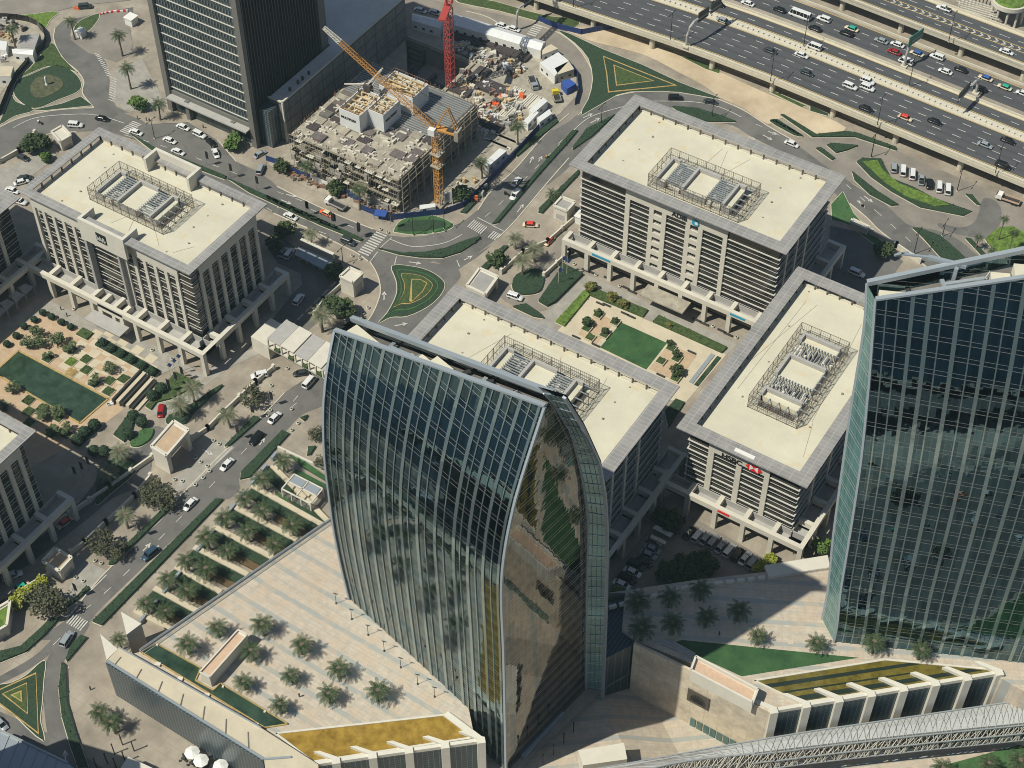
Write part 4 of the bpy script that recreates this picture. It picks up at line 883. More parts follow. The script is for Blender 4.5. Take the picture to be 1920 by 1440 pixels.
d = (e-c).normalized(); nn = Vector((d.y, -d.x)); p0 = c+d*.3+nn*.95; b = MB(); b.pr([tuple(p0), tuple(p0+d*6), tuple(p0+d*6+nn*.2), tuple(p0+nn*.2)], 2.0, 7.4); b.build('plaque', 'bronze', r)
b = MB(); cc = p0+d*3+nn*.3
for k in range(12):
    t = math.pi*k/11; b.bar((cc.x, cc.y, 3.2), (cc.x+d.x*2.3*math.cos(t), cc.y+d.y*2.3*math.cos(t), 3.2+3.2*math.sin(t)), .16, .12)
b.build('star_emblem', 'sign_black', r)
b = MB()
for k in range(14):
    p = c+d*(2+k*1.9)+nn*.8; b.pr([tuple(p), tuple(p+d*1.5), tuple(p+d*1.5+nn*.15), tuple(p+nn*.15)], -9, -5.5)
b.build('low_window', 'glass_teal', r)
# grille stairs beside the lawn
st0, st1 = Vector(GZ('o', 300,570)), Vector(GZ('o', 470,650)); q = MB()
for i in range(16):
    p = st0+(st1-st0)*(i/16); q.pr([tuple(p), tuple(p+(st1-st0)/22), tuple(Vector(GZ('o', 372,565))+(Vector(GZ('o', 480,625))-Vector(GZ('o', 372,565)))*((i+.75)/16)), tuple(Vector(GZ('o', 372,565))+(Vector(GZ('o', 480,625))-Vector(GZ('o', 372,565)))*(i/16))], ZD, ZD+.5)
solo('louvre_roof', q, 'stone_grey', 'slatted grey roof light at the tip of the triangular lawn', 'roof light')
# parapets of the right deck against the car court
q = MB(); L = [GZ('l', 180,1085), GZ('l', 640,965), GZ('l', 900,935), GZ('l', 1130,905), GZ('l', 1420,860)]
for i in range(4):
    A_, B_ = Vector(L[i]), Vector(L[i+1]); k = int((B_-A_).length/2.6)
    for j in range(k):
        p = A_+(B_-A_)*((j+.1)/k); e_ = A_+(B_-A_)*((j+.8)/k); q.bar((*p, ZD+.5), (*e_, ZD+.5), .8, 1.0)
solo('balustrade', q, 'stone_white', 'white broken balustrade between the right-hand deck and the car court', 'wall')
q = MB(); q.pr(W('l', ZD+1.2, 1060,840, 1415,782, 1430,850, 1085,905), ZD, ZD+1.2); solo('ramp_roof', q, 'stone_white', 'long pale slab roof beside the car court, touching the right-hand tower', 'roof')
# handrail lines at the long deck edge, palm strips side
q = MB(); p0_, p1_ = Vector(GZ('s', 262,1222)), Vector(GZ('s', 623,973)); n_ = Vector((-(p1_-p0_).y, (p1_-p0_).x)).normalized()
for off, zz_ in ((0, .9), (.7, .5), (1.3, .2)): q.bar((*(p0_-n_*off), ZD+zz_), (*(p1_-n_*off), ZD+zz_), .12 if off else .2)
q.bar((*p0_, ZD+.15), (*p1_, ZD+.15), .3)
solo('handrail', q, 'grey_metal', 'triple grey handrail along the slanting edge of the striped deck', 'railing')
# slim deck lamps along tower one
def small_lamp(p, z, label, group, h=4.2, ht=.35):
    r = thing('deck_lamp', label, 'lamp', (p[0], p[1], z), group); q = MB(); q.tube([(p[0], p[1], z), (p[0], p[1], z+h)], .07, 5); q.build('pole', 'dark_metal', r)
    q = MB(); q.bar((p[0]-.5, p[1], z+h), (p[0]+.6, p[1]+.3, z+h), .18); q.bar((p[0]-.1, p[1]-.1, z), (p[0]+.1, p[1]+.1, z+.15), .5); q.build('lamp_head', 'lamp_black', r); return r
for x, y in ((212, 515), (300, 603), (392, 692), (482, 782), (575, 875), (670, 968), (765, 1040)):
    small_lamp(W1('n', ZD, x, y), ZD, 'slim dark deck lamp at the foot of the middle tower', 'lamp posts on the striped deck')
# arcs: bollard pylons in the shaded plaza and at bottom left
for fr, L in (('n', [(1545,1240,1195), (1490,1300,1255), (1432,1365,1315), (1375,1420,1372)]), ('m', [(690,1310,1268), (755,1345,1300), (645,1360,1318), (705,1405,1358), (605,1415,1368), (655,1440,1402), (545,1440,1420)])):
    for x, yb, yt in L:
        z0 = -4 if fr == 'n' else 0; p = W1(fr, z0, x, yb); q = MB(); q.tube([(p[0], p[1], z0), (p[0], p[1], z0+4.5)], .16, 6); q.tube([(p[0], p[1], z0+4.5), (p[0], p[1], z0+4.7)], .24, 6)
        solo('light_pylon', q, 'lamp_black', 'dark light pylon in the shaded plaza right of the middle tower' if fr == 'n' else 'dark light pylon on the pavement at the lower left', 'pylon', 'light pylons')
q = MB(); q.pr(W('n', 1.5, 1572,1340, 1830,1298, 1848,1390, 1600,1425), -4, 1.5); solo('canopy_roof', q, 'stone_white', 'small flat white canopy roof at the bottom, right of the middle tower', 'canopy')
# mesh-tube footbridge, bottom right
zt, zb_ = 6.0, -2.0
T = W('o', zt, -120,1150, 90,1122, 830,990, 1400,905, 1920,828, 2200,790); Bm = W('o', zt, -60,1220, 350,1108, 830,1045, 1400,978, 1920,925, 2200,890)
T = [Vector(p) for p in spline(T, 5)]; Bm = [Vector(p) for p in spline(Bm, 5)]
rM = thing('footbridge', 'long tube footbridge wrapped in white lattice, crossing the lower right corner', 'bridge', (*T[0], zb_))
b = MB()
for i in range(len(T)-1):
    m0, m1 = (T[i]+Bm[i])/2, (T[i+1]+Bm[i+1])/2; b.q((*Bm[i], zt), (*Bm[i+1], zt), (*m1, zt+.6), (*m0, zt+.6)); b.q((*m0, zt+.6), (*m1, zt+.6), (*T[i+1], zt), (*T[i], zt)); b.q((*Bm[i], zb_), (*Bm[i+1], zb_), (*Bm[i+1], zt), (*Bm[i], zt)); b.q((*T[i+1], zb_), (*T[i], zb_), (*T[i], zt), (*T[i+1], zt))
b.build('roof', 'bridge_skin', rM)
b = MB()
for i in range(len(T)-1):
    d = (Bm[i]-T[i]).normalized()*.12; b.q((*(Bm[i]+d), zb_+.6), (*(Bm[i+1]+d), zb_+.6), (*(Bm[i+1]+d), zt-1.0), (*(Bm[i]+d), zt-1.0))
b.build('side_glazing', 'glass_dark', rM)
lat = MB(); lat2 = MB(); random.seed(5)
def along(L, t): i = min(int(t), len(L)-2); return L[i]+(L[i+1]-L[i])*(t-i)
N = len(T)-1; M_ = 95
for k in range(M_):
    t = k*N/M_; 
    a, e = along(T, t), along(Bm, t); u = (e-a).normalized()
    for s in (-1, 1):
        t2 = min(max(t+s*random.uniform(.18, .42), 0), N-.01); p, q_ = along(T, t), along(Bm, t2); mid = (p+q_)/2
        lat2.bar((*p, zt+.2), (*mid, zt+1.0), .08); lat2.bar((*mid, zt+1.0), (*(q_+u*.7), zt-.1), .08)
        t3 = min(max(t2+s*random.uniform(.1, .4), 0), N-.01); lat.bar((*(q_+u*.7), zt-.1), (*(along(Bm, t3)+u*.5), zb_), .17); lat.bar((*(along(Bm, t)+u*.6), zt-.2), (*(along(Bm, t3)+u*.5), zb_), .14)
o_ = lat.build('side_lattice', 'stone_white', rM); o_['kind'] = 'stuff'; o_ = lat2.build('roof_lattice', 'stone_grey', rM); o_['kind'] = 'stuff'
b = MB()
for L, z, o_ in ((T, zt+.3, 0), (Bm, zt, .7), (Bm, zb_, .5), (Bm, zb_+4, .8)):
    for i in range(len(L)-1):
        u = (Bm[i]-T[i]).normalized()*o_; b.bar((*(L[i]+u), z), (*(L[i+1]+u), z), .3)
b.split('edge_tube', 'grey_metal', rM)
# metal roof in the lower left corner
P_ = W('m', 6, -40,1215, 0,1230, 380,1412, 470,1480, -40,1500); r = thing('corner_roof', 'blue-grey sheet metal roof filling the lower left corner', 'roof', (*P_[0], 6)); b = MB(); b.pr(P_, 0, 6); b.build('sheet', 'coping', r)
b = MB(); b.bar((*P_[1], 6.2), (*P_[2], 6.2), .5, .5)
for i in range(7): t = i/7; b.bar((P_[1][0]+(P_[2][0]-P_[1][0])*t, P_[1][1]+(P_[2][1]-P_[1][1])*t, 6.1), (P_[1][0]+(P_[2][0]-P_[1][0])*t+6, P_[1][1]+(P_[2][1]-P_[1][1])*t-14, 6.1), .15, .2)
b.build('seam', 'grey_metal', r)
P_ = W('m', 5, 720,1375, 880,1450, 860,1500, 640,1500); q = MB(); q.pr(P_, 0, 5); solo('kiosk_roof', q, 'stone_white', 'white kiosk roof at the bottom edge, left of the parasols', 'kiosk')
# parasols
for x, y in ((1080,1350), (1130,1395), (1240,1425)):
    p = W1('m', 2.8, x, y); r = thing('parasol', 'white octagonal parasol over cafe tables at the foot of the mesh-clad wing', 'parasol', (*p, 0), 'white parasols'); q = MB(); c = (*p, 3.4)
    for k in range(8):
        a0, a1 = k*math.pi/4, (k+1)*math.pi/4; e0, e1 = (p[0]+1.95*math.cos(a0), p[1]+1.95*math.sin(a0), 2.6), (p[0]+1.95*math.cos(a1), p[1]+1.95*math.sin(a1), 2.6); q.poly3([c, e0, e1]); q.poly3([e1, e0, (e0[0], e0[1], 2.4), (e1[0], e1[1], 2.4)])
    q.build('canopy', 'white', r); q = MB(); q.tube([(*p, 0), (*p, 3.3)], .06, 5); q.build('pole', 'dark_metal', r)
for i in range(7):
    x, y = [(1030,1385), (1045,1370), (1075,1410), (1180,1365), (1200,1390), (1100,1425), (1165,1430)][i]; p = W1('m', .7, x, y); q = MB(); q.tube([(*p, .68), (*p, .74)], .55, 8); q.tube([(*p, 0), (*p, .68)], .06, 4); 
    for k in range(3): a_ = k*2.1+i; q.ob((p[0]+.95*math.cos(a_), p[1]+.95*math.sin(a_)), 30*k, .45, .45, .0, .46)
    solo('cafe_table', q, 'dark_metal', 'dark cafe table with chairs beside the white parasols', 'table', 'cafe tables')
# ---------------------------------------------------------------- elevated highway
HZ = 7.0
def hy(x): return interp([(-900, 425), (-400, 436), (-265, 440.8), (-212, 443.6), (-185, 443.6), (-130, 440.8), (-84, 438.5), (100, 431), (600, 410)], x)
HX = list(range(-880, 560, 20))
def strip(mb, o0, o1, z, xs=HX):
    for a, b_ in zip(xs, xs[1:]): mb.q((a, hy(a)+o0, z), (b_, hy(b_)+o0, z), (b_, hy(b_)+o1, z), (a, hy(a)+o1, z))
def deck(nm, o0, o1, z0, z1, mat):
    mb = MB()
    for a, b_ in zip(HX, HX[1:]):
        mb.q((a, hy(a)+o0, z1), (b_, hy(b_)+o0, z1), (b_, hy(b_)+o1, z1), (a, hy(a)+o1, z1)); mb.q((a, hy(a)+o0, z0), (b_, hy(b_)+o0, z0), (b_, hy(b_)+o0, z1), (a, hy(a)+o0, z1)); mb.q((b_, hy(b_)+o1, z0), (a, hy(a)+o1, z0), (a, hy(a)+o1, z1), (b_, hy(b_)+o1, z1)); mb.q((a, hy(a)+o1, z0), (b_, hy(b_)+o1, z0), (b_, hy(b_)+o0, z0), (a, hy(a)+o0, z0))
    return struct(nm, mb, mat)
deck('highway_deck', 0, 31.6, HZ-1.6, HZ-.02, 'kerb'); deck('highway_deck', 31.7, 48.2, HZ-1.6, HZ-.02, 'paving'); deck('highway_deck', 57.8, 76, HZ-1.6, HZ-.02, 'kerb')
mb = MB(); strip(mb, 2.0, 19.8, HZ); strip(mb, 24.2, 30.2, HZ); strip(mb, 34.5, 46.5, HZ); strip(mb, 59.6, 74, HZ); struct('highway', mb, 'asphalt_hw')
mb = MB()
for o in (2.2, 19.4, 24.4, 29.9, 46.1, 59.8, 65.0, 67.6, 73.6): strip(mb, o, o+.3, HZ+.012)
struct('edge_line', mb, 'line_yellow')
mb = MB()
def hd(off, on, per, ph=0, wd=.24):
    x = -420+ph
    while x < 120: mb.q((x, hy(x)+off, HZ+.018), (x+on, hy(x+on)+off, HZ+.018), (x+on, hy(x+on)+off+wd, HZ+.018), (x, hy(x)+off+wd, HZ+.018)); x += per
for k in range(4): hd(5.7+k*3.65, 3.0, 7.3, k*.4)
hd(27.0, 3, 7.3); hd(38.4, 3, 7.3); hd(42.3, 3, 7.3, 2); hd(62.6, 2.5, 7.3); hd(70.4, 4.2, 7.3)
x = -260
while x < 60:
    y = hy(x)+66.3; mb.bar((x, y-1.0, HZ+.02), (x+1.4, y, HZ+.02), .5, .01); mb.bar((x+1.4, y, HZ+.02), (x, y+1.0, HZ+.02), .5, .01); x += 2.9
struct('lane_marking', mb, 'line_white')
mb = MB()
x = -420
while x < 120: mb.box(x, x+1.2, hy(x)+21.4, hy(x)+22.1, HZ-.02, HZ+.55); x += 2.1
solo('median_barrier', mb, 'stone_white', 'broken white block barrier down the middle of the near highway', 'barrier')
for off, lab in ((.35, 'pale parapet along the near edge of the elevated highway'), (31.4, 'low barrier between the two highway decks'), (57.9, 'pale parapet of the farther elevated ramp'), (75.6, 'outer parapet of the farthest ramp'), (47.8, 'low barrier above the dark gap between the decks')):
    mb = MB()
    for a, b_ in zip(HX, HX[1:]): mb.bar((a, hy(a)+off, HZ+.35), (b_, hy(b_)+off, HZ+.35), .45, .8)
    solo('parapet', mb, 'kerb', lab, 'barrier')
mb = MB(); strip(mb, 48.4, 57.7, .05); struct('ditch_road', mb, 'asphalt')
k = 0
for off in (2.5, 14, 27, 44, 60, 73):
    for x in range(-400, 80, 24):
        if off in (14, 27) or not (-420 < x < 60): 
            if off != 44: continue
        q = MB(); y = hy(x)+off; q.tube([(x+6, y, 0), (x+6, y, HZ-1.6)], 1.0, 10); q.box(x+4.2, x+7.8, y-1.2, y+1.2, HZ-2.6, HZ-1.61)
        solo('bridge_pier', q, 'kerb', {2.5: 'round concrete pier under the near edge of the highway', 60: 'round concrete pier under the farther ramp', 73: 'round pier under the outer side of the farthest ramp', 44: 'round pier under the second highway deck'}[off], 'pier', 'highway piers')
# sign gantries
def gantry(label, base, tip, h, signc, z=HZ, face=None, sw=9.0):
    r = thing('sign_gantry', label, 'gantry', (*base, z)); a = Vector((*base, z)); t_ = Vector((*tip, z+h)); q = MB()
    pts = [a, a+Vector((0, 0, h*.55)), a+(Vector((t_.x, t_.y, a.z))-a)*.06+Vector((0, 0, h*.85)), a+(Vector((t_.x, t_.y, a.z))-a)*.18+Vector((0, 0, h)), t_]
    q.tube(pts, .45, 7); q.build('frame', 'stone_grey', r); q = MB(); q.ob(base, 0, 2.2, 2.2, z, z+.5); q.build('base_plinth', 'kerb', r)
    d = (Vector((t_.x, t_.y))-Vector(base)).normalized(); n = Vector((d.y, -d.x)); c = Vector((t_.x, t_.y))-d*sw*.5
    for s in ((.0,) if sw < 10 else (-.27, .27)):
        cc = c+d*sw*s; w_ = sw if sw < 10 else sw*.44; q = MB(); q.pr([tuple(cc-d*w_/2), tuple(cc+d*w_/2), tuple(cc+d*w_/2+n*.3), tuple(cc-d*w_/2+n*.3)], t_.z-1.4, t_.z+2.6); q.build('sign_panel', signc, r)
gantry('curved gantry with two dark sign panels over the near highway lanes', W1('c', HZ, 740,262), W1('c', HZ+9, 935,20), 9, 'dark_metal', sw=13)
gantry('cantilever gantry with green road sign over the second highway deck', W1('d', HZ, 1090,460), W1('d', HZ+10, 1215,235), 10, 'sign_green', sw=8)
gantry('cantilever gantry with a dark slatted board between the two highway decks', W1('d', HZ, 1585,645), W1('d', HZ+7, 1468,690), 7, 'dark_metal', sw=8)
gantry('thin bent gantry arching over the road behind the site offices', W1('b', 0, 1405,170), W1('b', 9, 1495,-10), 9, 'dark_metal', z=0, sw=5)
# highway lamps
def lamp(fr, x, y, z, h, label, group, heads=2):
    p = W1(fr, z, x, y); r = thing('street_lamp', label, 'street lamp', (*p, z), group); q = MB(); q.tube([(*p, z), (*p, z+h)], [.16, .09], 6); q.build('pole', 'lamp_black', r)
    q = MB(); q.bar((p[0], p[1]-1.6, z+h+.05), (p[0], p[1]+1.6, z+h+.05), .12)
    for s in (-1, 1): q.bar((p[0]-.15, p[1]+s*1.9, z+h), (p[0]+.15, p[1]+s*1.9, z+h), .75, .2)
    q.build('lamp_head', 'lamp_black', r); q = MB(); q.box(p[0]-.3, p[0]+.3, p[1]-.3, p[1]+.3, z, z+.4); q.build('base', 'kerb', r)
for fr, x, y in (('c', 650,232), ('c', 1213,460), ('d', 903,870), ('d', 1718,1205), ('c', 1400,262), ('d', 1122,600), ('d', 1397,290), ('c', 105,45)):
    lamp(fr, x, y, HZ, 12, 'tall black twin-head lamp standing on the elevated highway', 'highway lamps')
for fr, x, y, h in (('c', 885,665, 9), ('c', 1780,885, 10), ('i', 1460,190, 6), ('d', 1455,1325, 10), ('d', 860,1090, 10), ('f', 490,345, 7), ('f', 1000,172, 8), ('f', 885,185, 8), ('f', 1060,150, 8), ('c', 262,700, 8), ('a', 870,780, 8), ('i', 1300,290, 10)):
    lamp(fr, x, y, 0, h, 'slim lamp post beside a street-level road', 'street lamps')
# banner posts: dark flag panels on slim poles
for fr, x, y in (('a', 1165,930), ('a', 1298,1000), ('a', 1445,1070), ('a', 1725,1210), ('a', 1878,1280), ('b', 225,1210), ('b', 368,1280), ('b', 515,1330), ('f', 572,200), ('f', 760,145), ('e', 950,1310), ('e', 990,1270), ('e', 1025,1240), ('e', 1525,1380), ('j', 1420,255), ('j', 1335,370), ('j', 785,915), ('j', 910,780), ('j', 660,1030), ('m', 430,475), ('j', 425,600), ('j', 465,575), ('j', 500,545), ('j', 295,1400)):
    p = W1(fr, 0, x, y); r = thing('banner_post', 'slim post with a dark upright banner beside the road', 'banner', (*p, 0), 'banner posts along the roads'); q = MB(); q.tube([(*p, 0), (*p, 6.5)], .07, 5); q.build('pole', 'grey_metal', r)
    q = MB(); q.box(p[0]+.1, p[0]+1.2, p[1]-.05, p[1]+.05, 3.2, 6.3); q.build('banner', 'sign_black', r)
for fr, x, y in (('f', 1700,465), ('f', 1722,400), ('f', 1748,415), ('e', 1015,1190), ('e', 990,1215), ('e', 965,1240)):
    p = W1(fr, 0, x, y); r = thing('flagpole', 'tall pale flagpole in a shrub bed before an entrance', 'flagpole', (*p, 0), 'flagpoles'); q = MB(); q.tube([(*p, 0), (*p, 9)], [.1, .05], 6); q.build('pole', 'stone_white', r)
    q = MB(); q.bar((p[0], p[1], 7.2), (p[0]+.9, p[1]+.3, 6.6), .05, 1.6); q.build('flag', 'hoard_blue', r)
# round pavilion with garden roof, top right corner
p = W1('s', 9, 1895, -2); r = thing('garden_rotunda', 'round pavilion on columns with planted roof, cut by the top right corner', 'pavilion', (*p, 0)); q = MB(); q.tube([(*p, 7.6), (*p, 9.2)], 7.0, 32); q.build('ring_roof', 'stone_white', r)
q = MB(); q.tube([(*p, 9.2), (*p, 9.9)], [6.2, 5.4], 28); q.build('roof_garden', 'bright_green', r)
for k in range(10):
    a_ = k*.628; c = (p[0]+5.8*math.cos(a_), p[1]+5.8*math.sin(a_)); q = MB(); q.tube([(*c, 0), (*c, 7.6)], .45, 8); q.build('column', 'stone', r)
q = MB(); z_ = 6
for i in range(12): a_ = W1('s', 0, 1790+i*7, -10); q.bar((*a_, z_), (a_[0]+2, a_[1]-9, z_), .3, .3)
for i in range(6): a_ = W1('s', z_, 1788+i*3, i*5-8); q.bar((*a_, z_), (a_[0]+14, a_[1]+1, z_), .3, .3)
for i in range(3): a_ = W1('s', z_, 1800+i*30, 4+i*12); q.bar((*a_, 0), (*a_, z_), .5)
solo('pergola', q, 'stone_white', 'pale timber pergola beside the round pavilion in the top right corner', 'pergola')
# ---------------------------------------------------------------- trees, palms, hedges
def leafquad(mb, c, s, rnd, flat=False):
    a = rnd.uniform(0, 6.28); t = rnd.uniform(-.5, .5) if flat else rnd.uniform(-1.3, 1.3)
    u = Vector((math.cos(a), math.sin(a), 0)); v = Vector((-math.sin(a)*math.cos(t), math.cos(a)*math.cos(t), math.sin(t))); c = Vector(c)
    mb.q(tuple(c-u*s-v*s*.7), tuple(c+u*s-v*s*.7), tuple(c+u*s*.6+v*s*.7), tuple(c-u*s*.6+v*s*.7))
def palm_proto(seed, h, R_=3.6, nf=27, mat='palm_leaf', label='date palm', cat='palm'):
    rnd = random.Random(seed); r = thing('palm_tree', 'x', cat, (0, 0, 0)); LAB.remove(r)
    q = MB(); lx, ly = rnd.uniform(-.3, .3), rnd.uniform(-.3, .3); q.tube([(0, 0, 0), (lx*.4, ly*.4, h*.4), (lx, ly, h*.8), (lx, ly, h+.2)], [.42, .27, .26, .38], 8); q.tube([(lx, ly, h-.5), (lx, ly, h+.3)], [.3, .6], 8); q.build('trunk', 'bark', r)
    q = MB()
    for i in range(nf):
        a = i*2.39996+rnd.uniform(-.15, .15); lvl = i/nf; L = R_*rnd.uniform(.88, 1.08)*(1-.15*lvl); el = -.12+.95*lvl+rnd.uniform(-.1, .1); droop = 1.5-.5*lvl
        d = Vector((math.cos(a), math.sin(a), 0)); side = Vector((-d.y, d.x, 0)); p = Vector((lx, ly, h)); n = 7; pts = []
        for k in range(n+1):
            t = k/n; e = el-droop*t; pts.append(Vector(p)); p = p+(d*math.cos(e)+Vector((0, 0, math.sin(e))))*L/n
        for k in range(n):
            p0, p1 = pts[k], pts[k+1]; t = (k+.5)/n; wl = (.50*(1-t)**.5+.12)*R_/3.6
            for s in (-1, 1):
                for m_ in range(2):
                    b0 = p0+(p1-p0)*(m_/2); b1 = p0+(p1-p0)*((m_+.55)/2); tipv = (p1-p0).normalized()*wl*.75+side*s*wl+Vector((0, 0, -.30*wl+rnd.uniform(-.08, .08)))
                    q.poly3([tuple(b0), tuple(b1), tuple(b1+tipv*.98), tuple(b0+tipv)] if s > 0 else [tuple(b1), tuple(b0), tuple(b0+tipv), tuple(b1+tipv*.98)])
    q.build('crown', mat, r); return r
def tree_proto(seed, h, rad, mat, n=900, squash=.8, trunk=.25, leaf=.42):
    if mat in ('leaf_olive', 'leaf_light'): n, leaf = (620, .36) if mat == 'leaf_olive' else (420, .34)
    rnd = random.Random(seed); r = thing('broadleaf_tree', 'x', 'tree', (0, 0, 0)); LAB.remove(r); q = MB(); q.tube([(0, 0, 0), (.1, 0, h*.5), (0, .1, h)], [trunk, trunk*.7, trunk*.4], 7)
    cl = []
    for k in range(14):
        a, rr, z = rnd.uniform(0, 6.28), rad*math.sqrt(rnd.random())*.72, rnd.uniform(-.5, .8)*rad*squash*.7; cl.append((Vector((rr*math.cos(a), rr*math.sin(a), h+z)), rad*rnd.uniform(.28, .5)))
    for c, s in cl[:7]: q.tube([(0, 0, h*.55), tuple(c)], [trunk*.4, trunk*.12], 5)
    q.build('trunk', 'bark', r); q = MB()
    for i in range(n):
        c, s = rnd.choice(cl); v = Vector((rnd.gauss(0, 1), rnd.gauss(0, 1), rnd.gauss(0, .8))).normalized()*s*rnd.uniform(.55, 1.1); leafquad(q, c+v, leaf*rnd.uniform(.5, 1.1), rnd)
    q.build('crown', mat, r); return r
used = {}
def plant(key, proto, loc, label, group, sc=1.0):
    rz = random.uniform(0, 6.28)
    if key not in used:
        used[key] = proto(); o = used[key]; o.location = loc; o.rotation_euler = (0, 0, rz); o.scale = (sc,)*3; tag(o, label, None, group)
        return o
    return copy_thing(used[key], loc, rz, label, group, sc)
PV = {}
def palm(fr, x, y, z, h, label, group, R_=3.6, mat='palm_leaf', mark='crown'):
    p = W1(fr, z+(h+1.1) if mark == 'crown' else z, x, y); v = random.randrange(3); key = ('palm', h, mat, v)
    sc = 1.2*R_/3.6*random.uniform(.90, 1.12); plant(key, lambda: palm_proto(int(h*10)+v*31, (h+1.1)/(1.2*R_/3.6), 3.6, mat=mat), (*p, z), label, group, sc)
for x, y in ((1590,490), (1480,592), (1370,697), (1262,808), (1165,928), (1050,1050), (942,1152), (820,1288), (1480,762), (1385,882), (1272,988), (1155,1102), (1050,1218), (927,1332), (1645,852), (1540,958)):
    palm('j', x, y, 1, 3.4, 'date palm on the planted strips between street and striped deck', 'palms of the planted strips', 3.25)
for x, y in ((1220,650), (1050,745), (1475,640), (1415,778), (1370,945), (1690,745), (1635,905), (1575,1080), (1900,880), (1850,1020), (2120,1008)):
    palm('m', x, y, ZD, 3.2, 'date palm with sharp shadow on the striped left deck', 'palms of the left deck', 3.05)
palm('m', 665,712, 1, 3, 'small date palm tucked behind the two triangular wall ends', 'palms at the steps', 2.6)
for x, y in ((555,1120), (628,1178)): palm('m', x, y, 0, 4.5, 'date palm on the pavement at the foot of the mesh-clad wing', 'palms at the mesh-clad wing', 3.3)
for x, y in ((350,1050), (525,1020), (705,980), (370,1205), (550,1165), (735,1130), (915,1095)): palm('l', x, y, ZD, 3.2, 'date palm in the shaded half of the right deck', 'palms of the right deck', 3.3)
for fr, x, y in (('l', 1025,1230), ('l', 1355,1265), ('l', 1680,1275), ('s', 1727,1218)): palm(fr, x, y, ZD, 3.2, 'sunlit date palm in front of the right-hand tower', 'palms of the right deck', 3.0)
for fr, x, y, h, R_ in (('j', 672,430, 5, 3.6), ('j', 602,545, 5, 3.6), ('j', 1280,222, 5.5, 3.3), ('j', 700,795, 5, 3.0), ('e', 1005,1375, 5, 3.6), ('e', 1080,1295, 5, 3.6), ('f', 365,648, 5, 3.6), ('f', 1500,335, 5, 3.6), ('f', 1568,255, 5, 3.6), ('f', 1460,182, 5, 2.7), ('f', 305,172, 4.5, 2.6)):
    palm(fr, x, y, 0, h, 'pale date palm on the pavement near an entrance gate', 'palms near the gates', R_, 'palm_pale')
for fr, x, y, h in (('b', 1210,900, 7), ('b', 220,925, 7), ('b', 515,1075, 7), ('b', 1412,710, 7), ('b', 1612,1088, 3)): palm(fr, x, y, 0, h, 'tall palm rising behind the blue site hoarding', 'palms at the building site', 2.9)
for fr, x, y, h in (('a', 395,108, 8), ('a', 665,200, 8), ('a', 712,385, 8), ('a', 885,585, 6), ('a', 60,165, 7)): palm(fr, x, y, 0, h, 'tall dark palm in the forecourt left of the slab tower', 'palms of the forecourt', 3.0)
for fr, x, y, h in (('i', 1680,145, 8), ('i', 1808,100, 8), ('i', 1870,158, 8), ('i', 1757,215, 8)): palm(fr, x, y, 0, h, 'thin tall palm with a small crown near the loop road', 'palms at the loop road', 1.6)
for x, y in ((1770,1102), (1560,1122), (1900,1095)): palm('o', x, y, -9, 4, 'palm below the lattice footbridge in the lower right corner', 'palms below the footbridge', 3.2)
TK = {'leaf': (3.0, 3.0), 'leaf_light': (2.4, 2.4), 'leaf_green': (3, 3), 'leaf_yellow': (2.0, 2.2), 'leaf_olive': (3.5, 4.2), 'leaf_autumn': (1.8, 2.2)}
def tree(fr, x, y, mat, rad, label, group, z=0):
    h0, r0 = TK[mat]; sc = rad/r0; p = W1(fr, z+h0*sc, x, y); v = random.randrange(2)
    plant((mat, v), lambda: tree_proto(len(used)*7+v, h0, r0, mat), (*p, z), label, group, sc)
for args in (('f', 165,148, 'leaf', 3.6), ('f', 110,230, 'leaf', 3.2), ('f', 440,385, 'leaf', 2.8), ('f', 485,590, 'leaf', 4.2), ('f', 420,560, 'leaf', 3.2), ('f', 1352,312, 'leaf', 3.3), ('a', 180,808, 'leaf', 4), ('a', 230,800, 'leaf', 3.6), ('e', 1880,620, 'leaf', 3.4), ('i', 1130,270, 'leaf', 3.5)):
    tree(*args, 'bushy dark green tree beside a gate wall or drive', 'trees beside the drives')
for args in (('a', 775,572, 'leaf_green', 3.2), ('a', 1302,800, 'leaf_green', 3.2), ('a', 262,880, 'leaf_green', 2), ('b', 92,930, 'leaf', 3), ('b', 388,1055, 'leaf', 3), ('b', 1098,1082, 'leaf', 3.4)): tree(*args, 'round street tree near the slab tower or the site hoarding', 'street trees')
for x, y, r_ in ((205,960, 2.6), (222,1018, 2.6), (155,1028, 2.4), (318,1008, 2.6), (392,1050, 2.4), (615,1170, 2.2), (530,1232, 2.2), (268,1095, 1.8), (70,1280, 2.4), (245,1405, 2.2), (322,1405, 2.0), (20,1380, 2)): tree('e', x, y, 'leaf_light', r_*.9, 'small round tree in the checkered tan garden', 'garden trees')
for x, y, r_ in ((300,322, 2.3), (368,308, 2.3), (325,218, 2.2), (240,232, 2.2)): tree('j', x, y, 'leaf_light', r_*.9, 'small tree at the lower corner of the checkered garden', 'garden trees')
for x, y, r_ in ((850,688, 3.8), (935,705, 4), (565,962, 4.2), (655,1000, 3.4), (1420,140, 4), (265,1290, 5.5), (215,1250, 4), (1780,340, 2.6), (1800,500, 2.4), (870,640, 3)): tree('j', x, y, 'leaf_olive', r_, 'sparse olive brown street tree beside the curving street', 'olive street trees')
for x, y, r_ in ((290,1055, 2.6), (315,1075, 2.2), (130,1240, 2.6), (190,1215, 1.9), (228,1175, 1.9), (28,1355, 2.0), (100,1285, 2.2)): tree('j', x, y, 'leaf_yellow', r_, 'bright yellow-green bush on the planter roofs at the far left', 'yellow-green bushes')
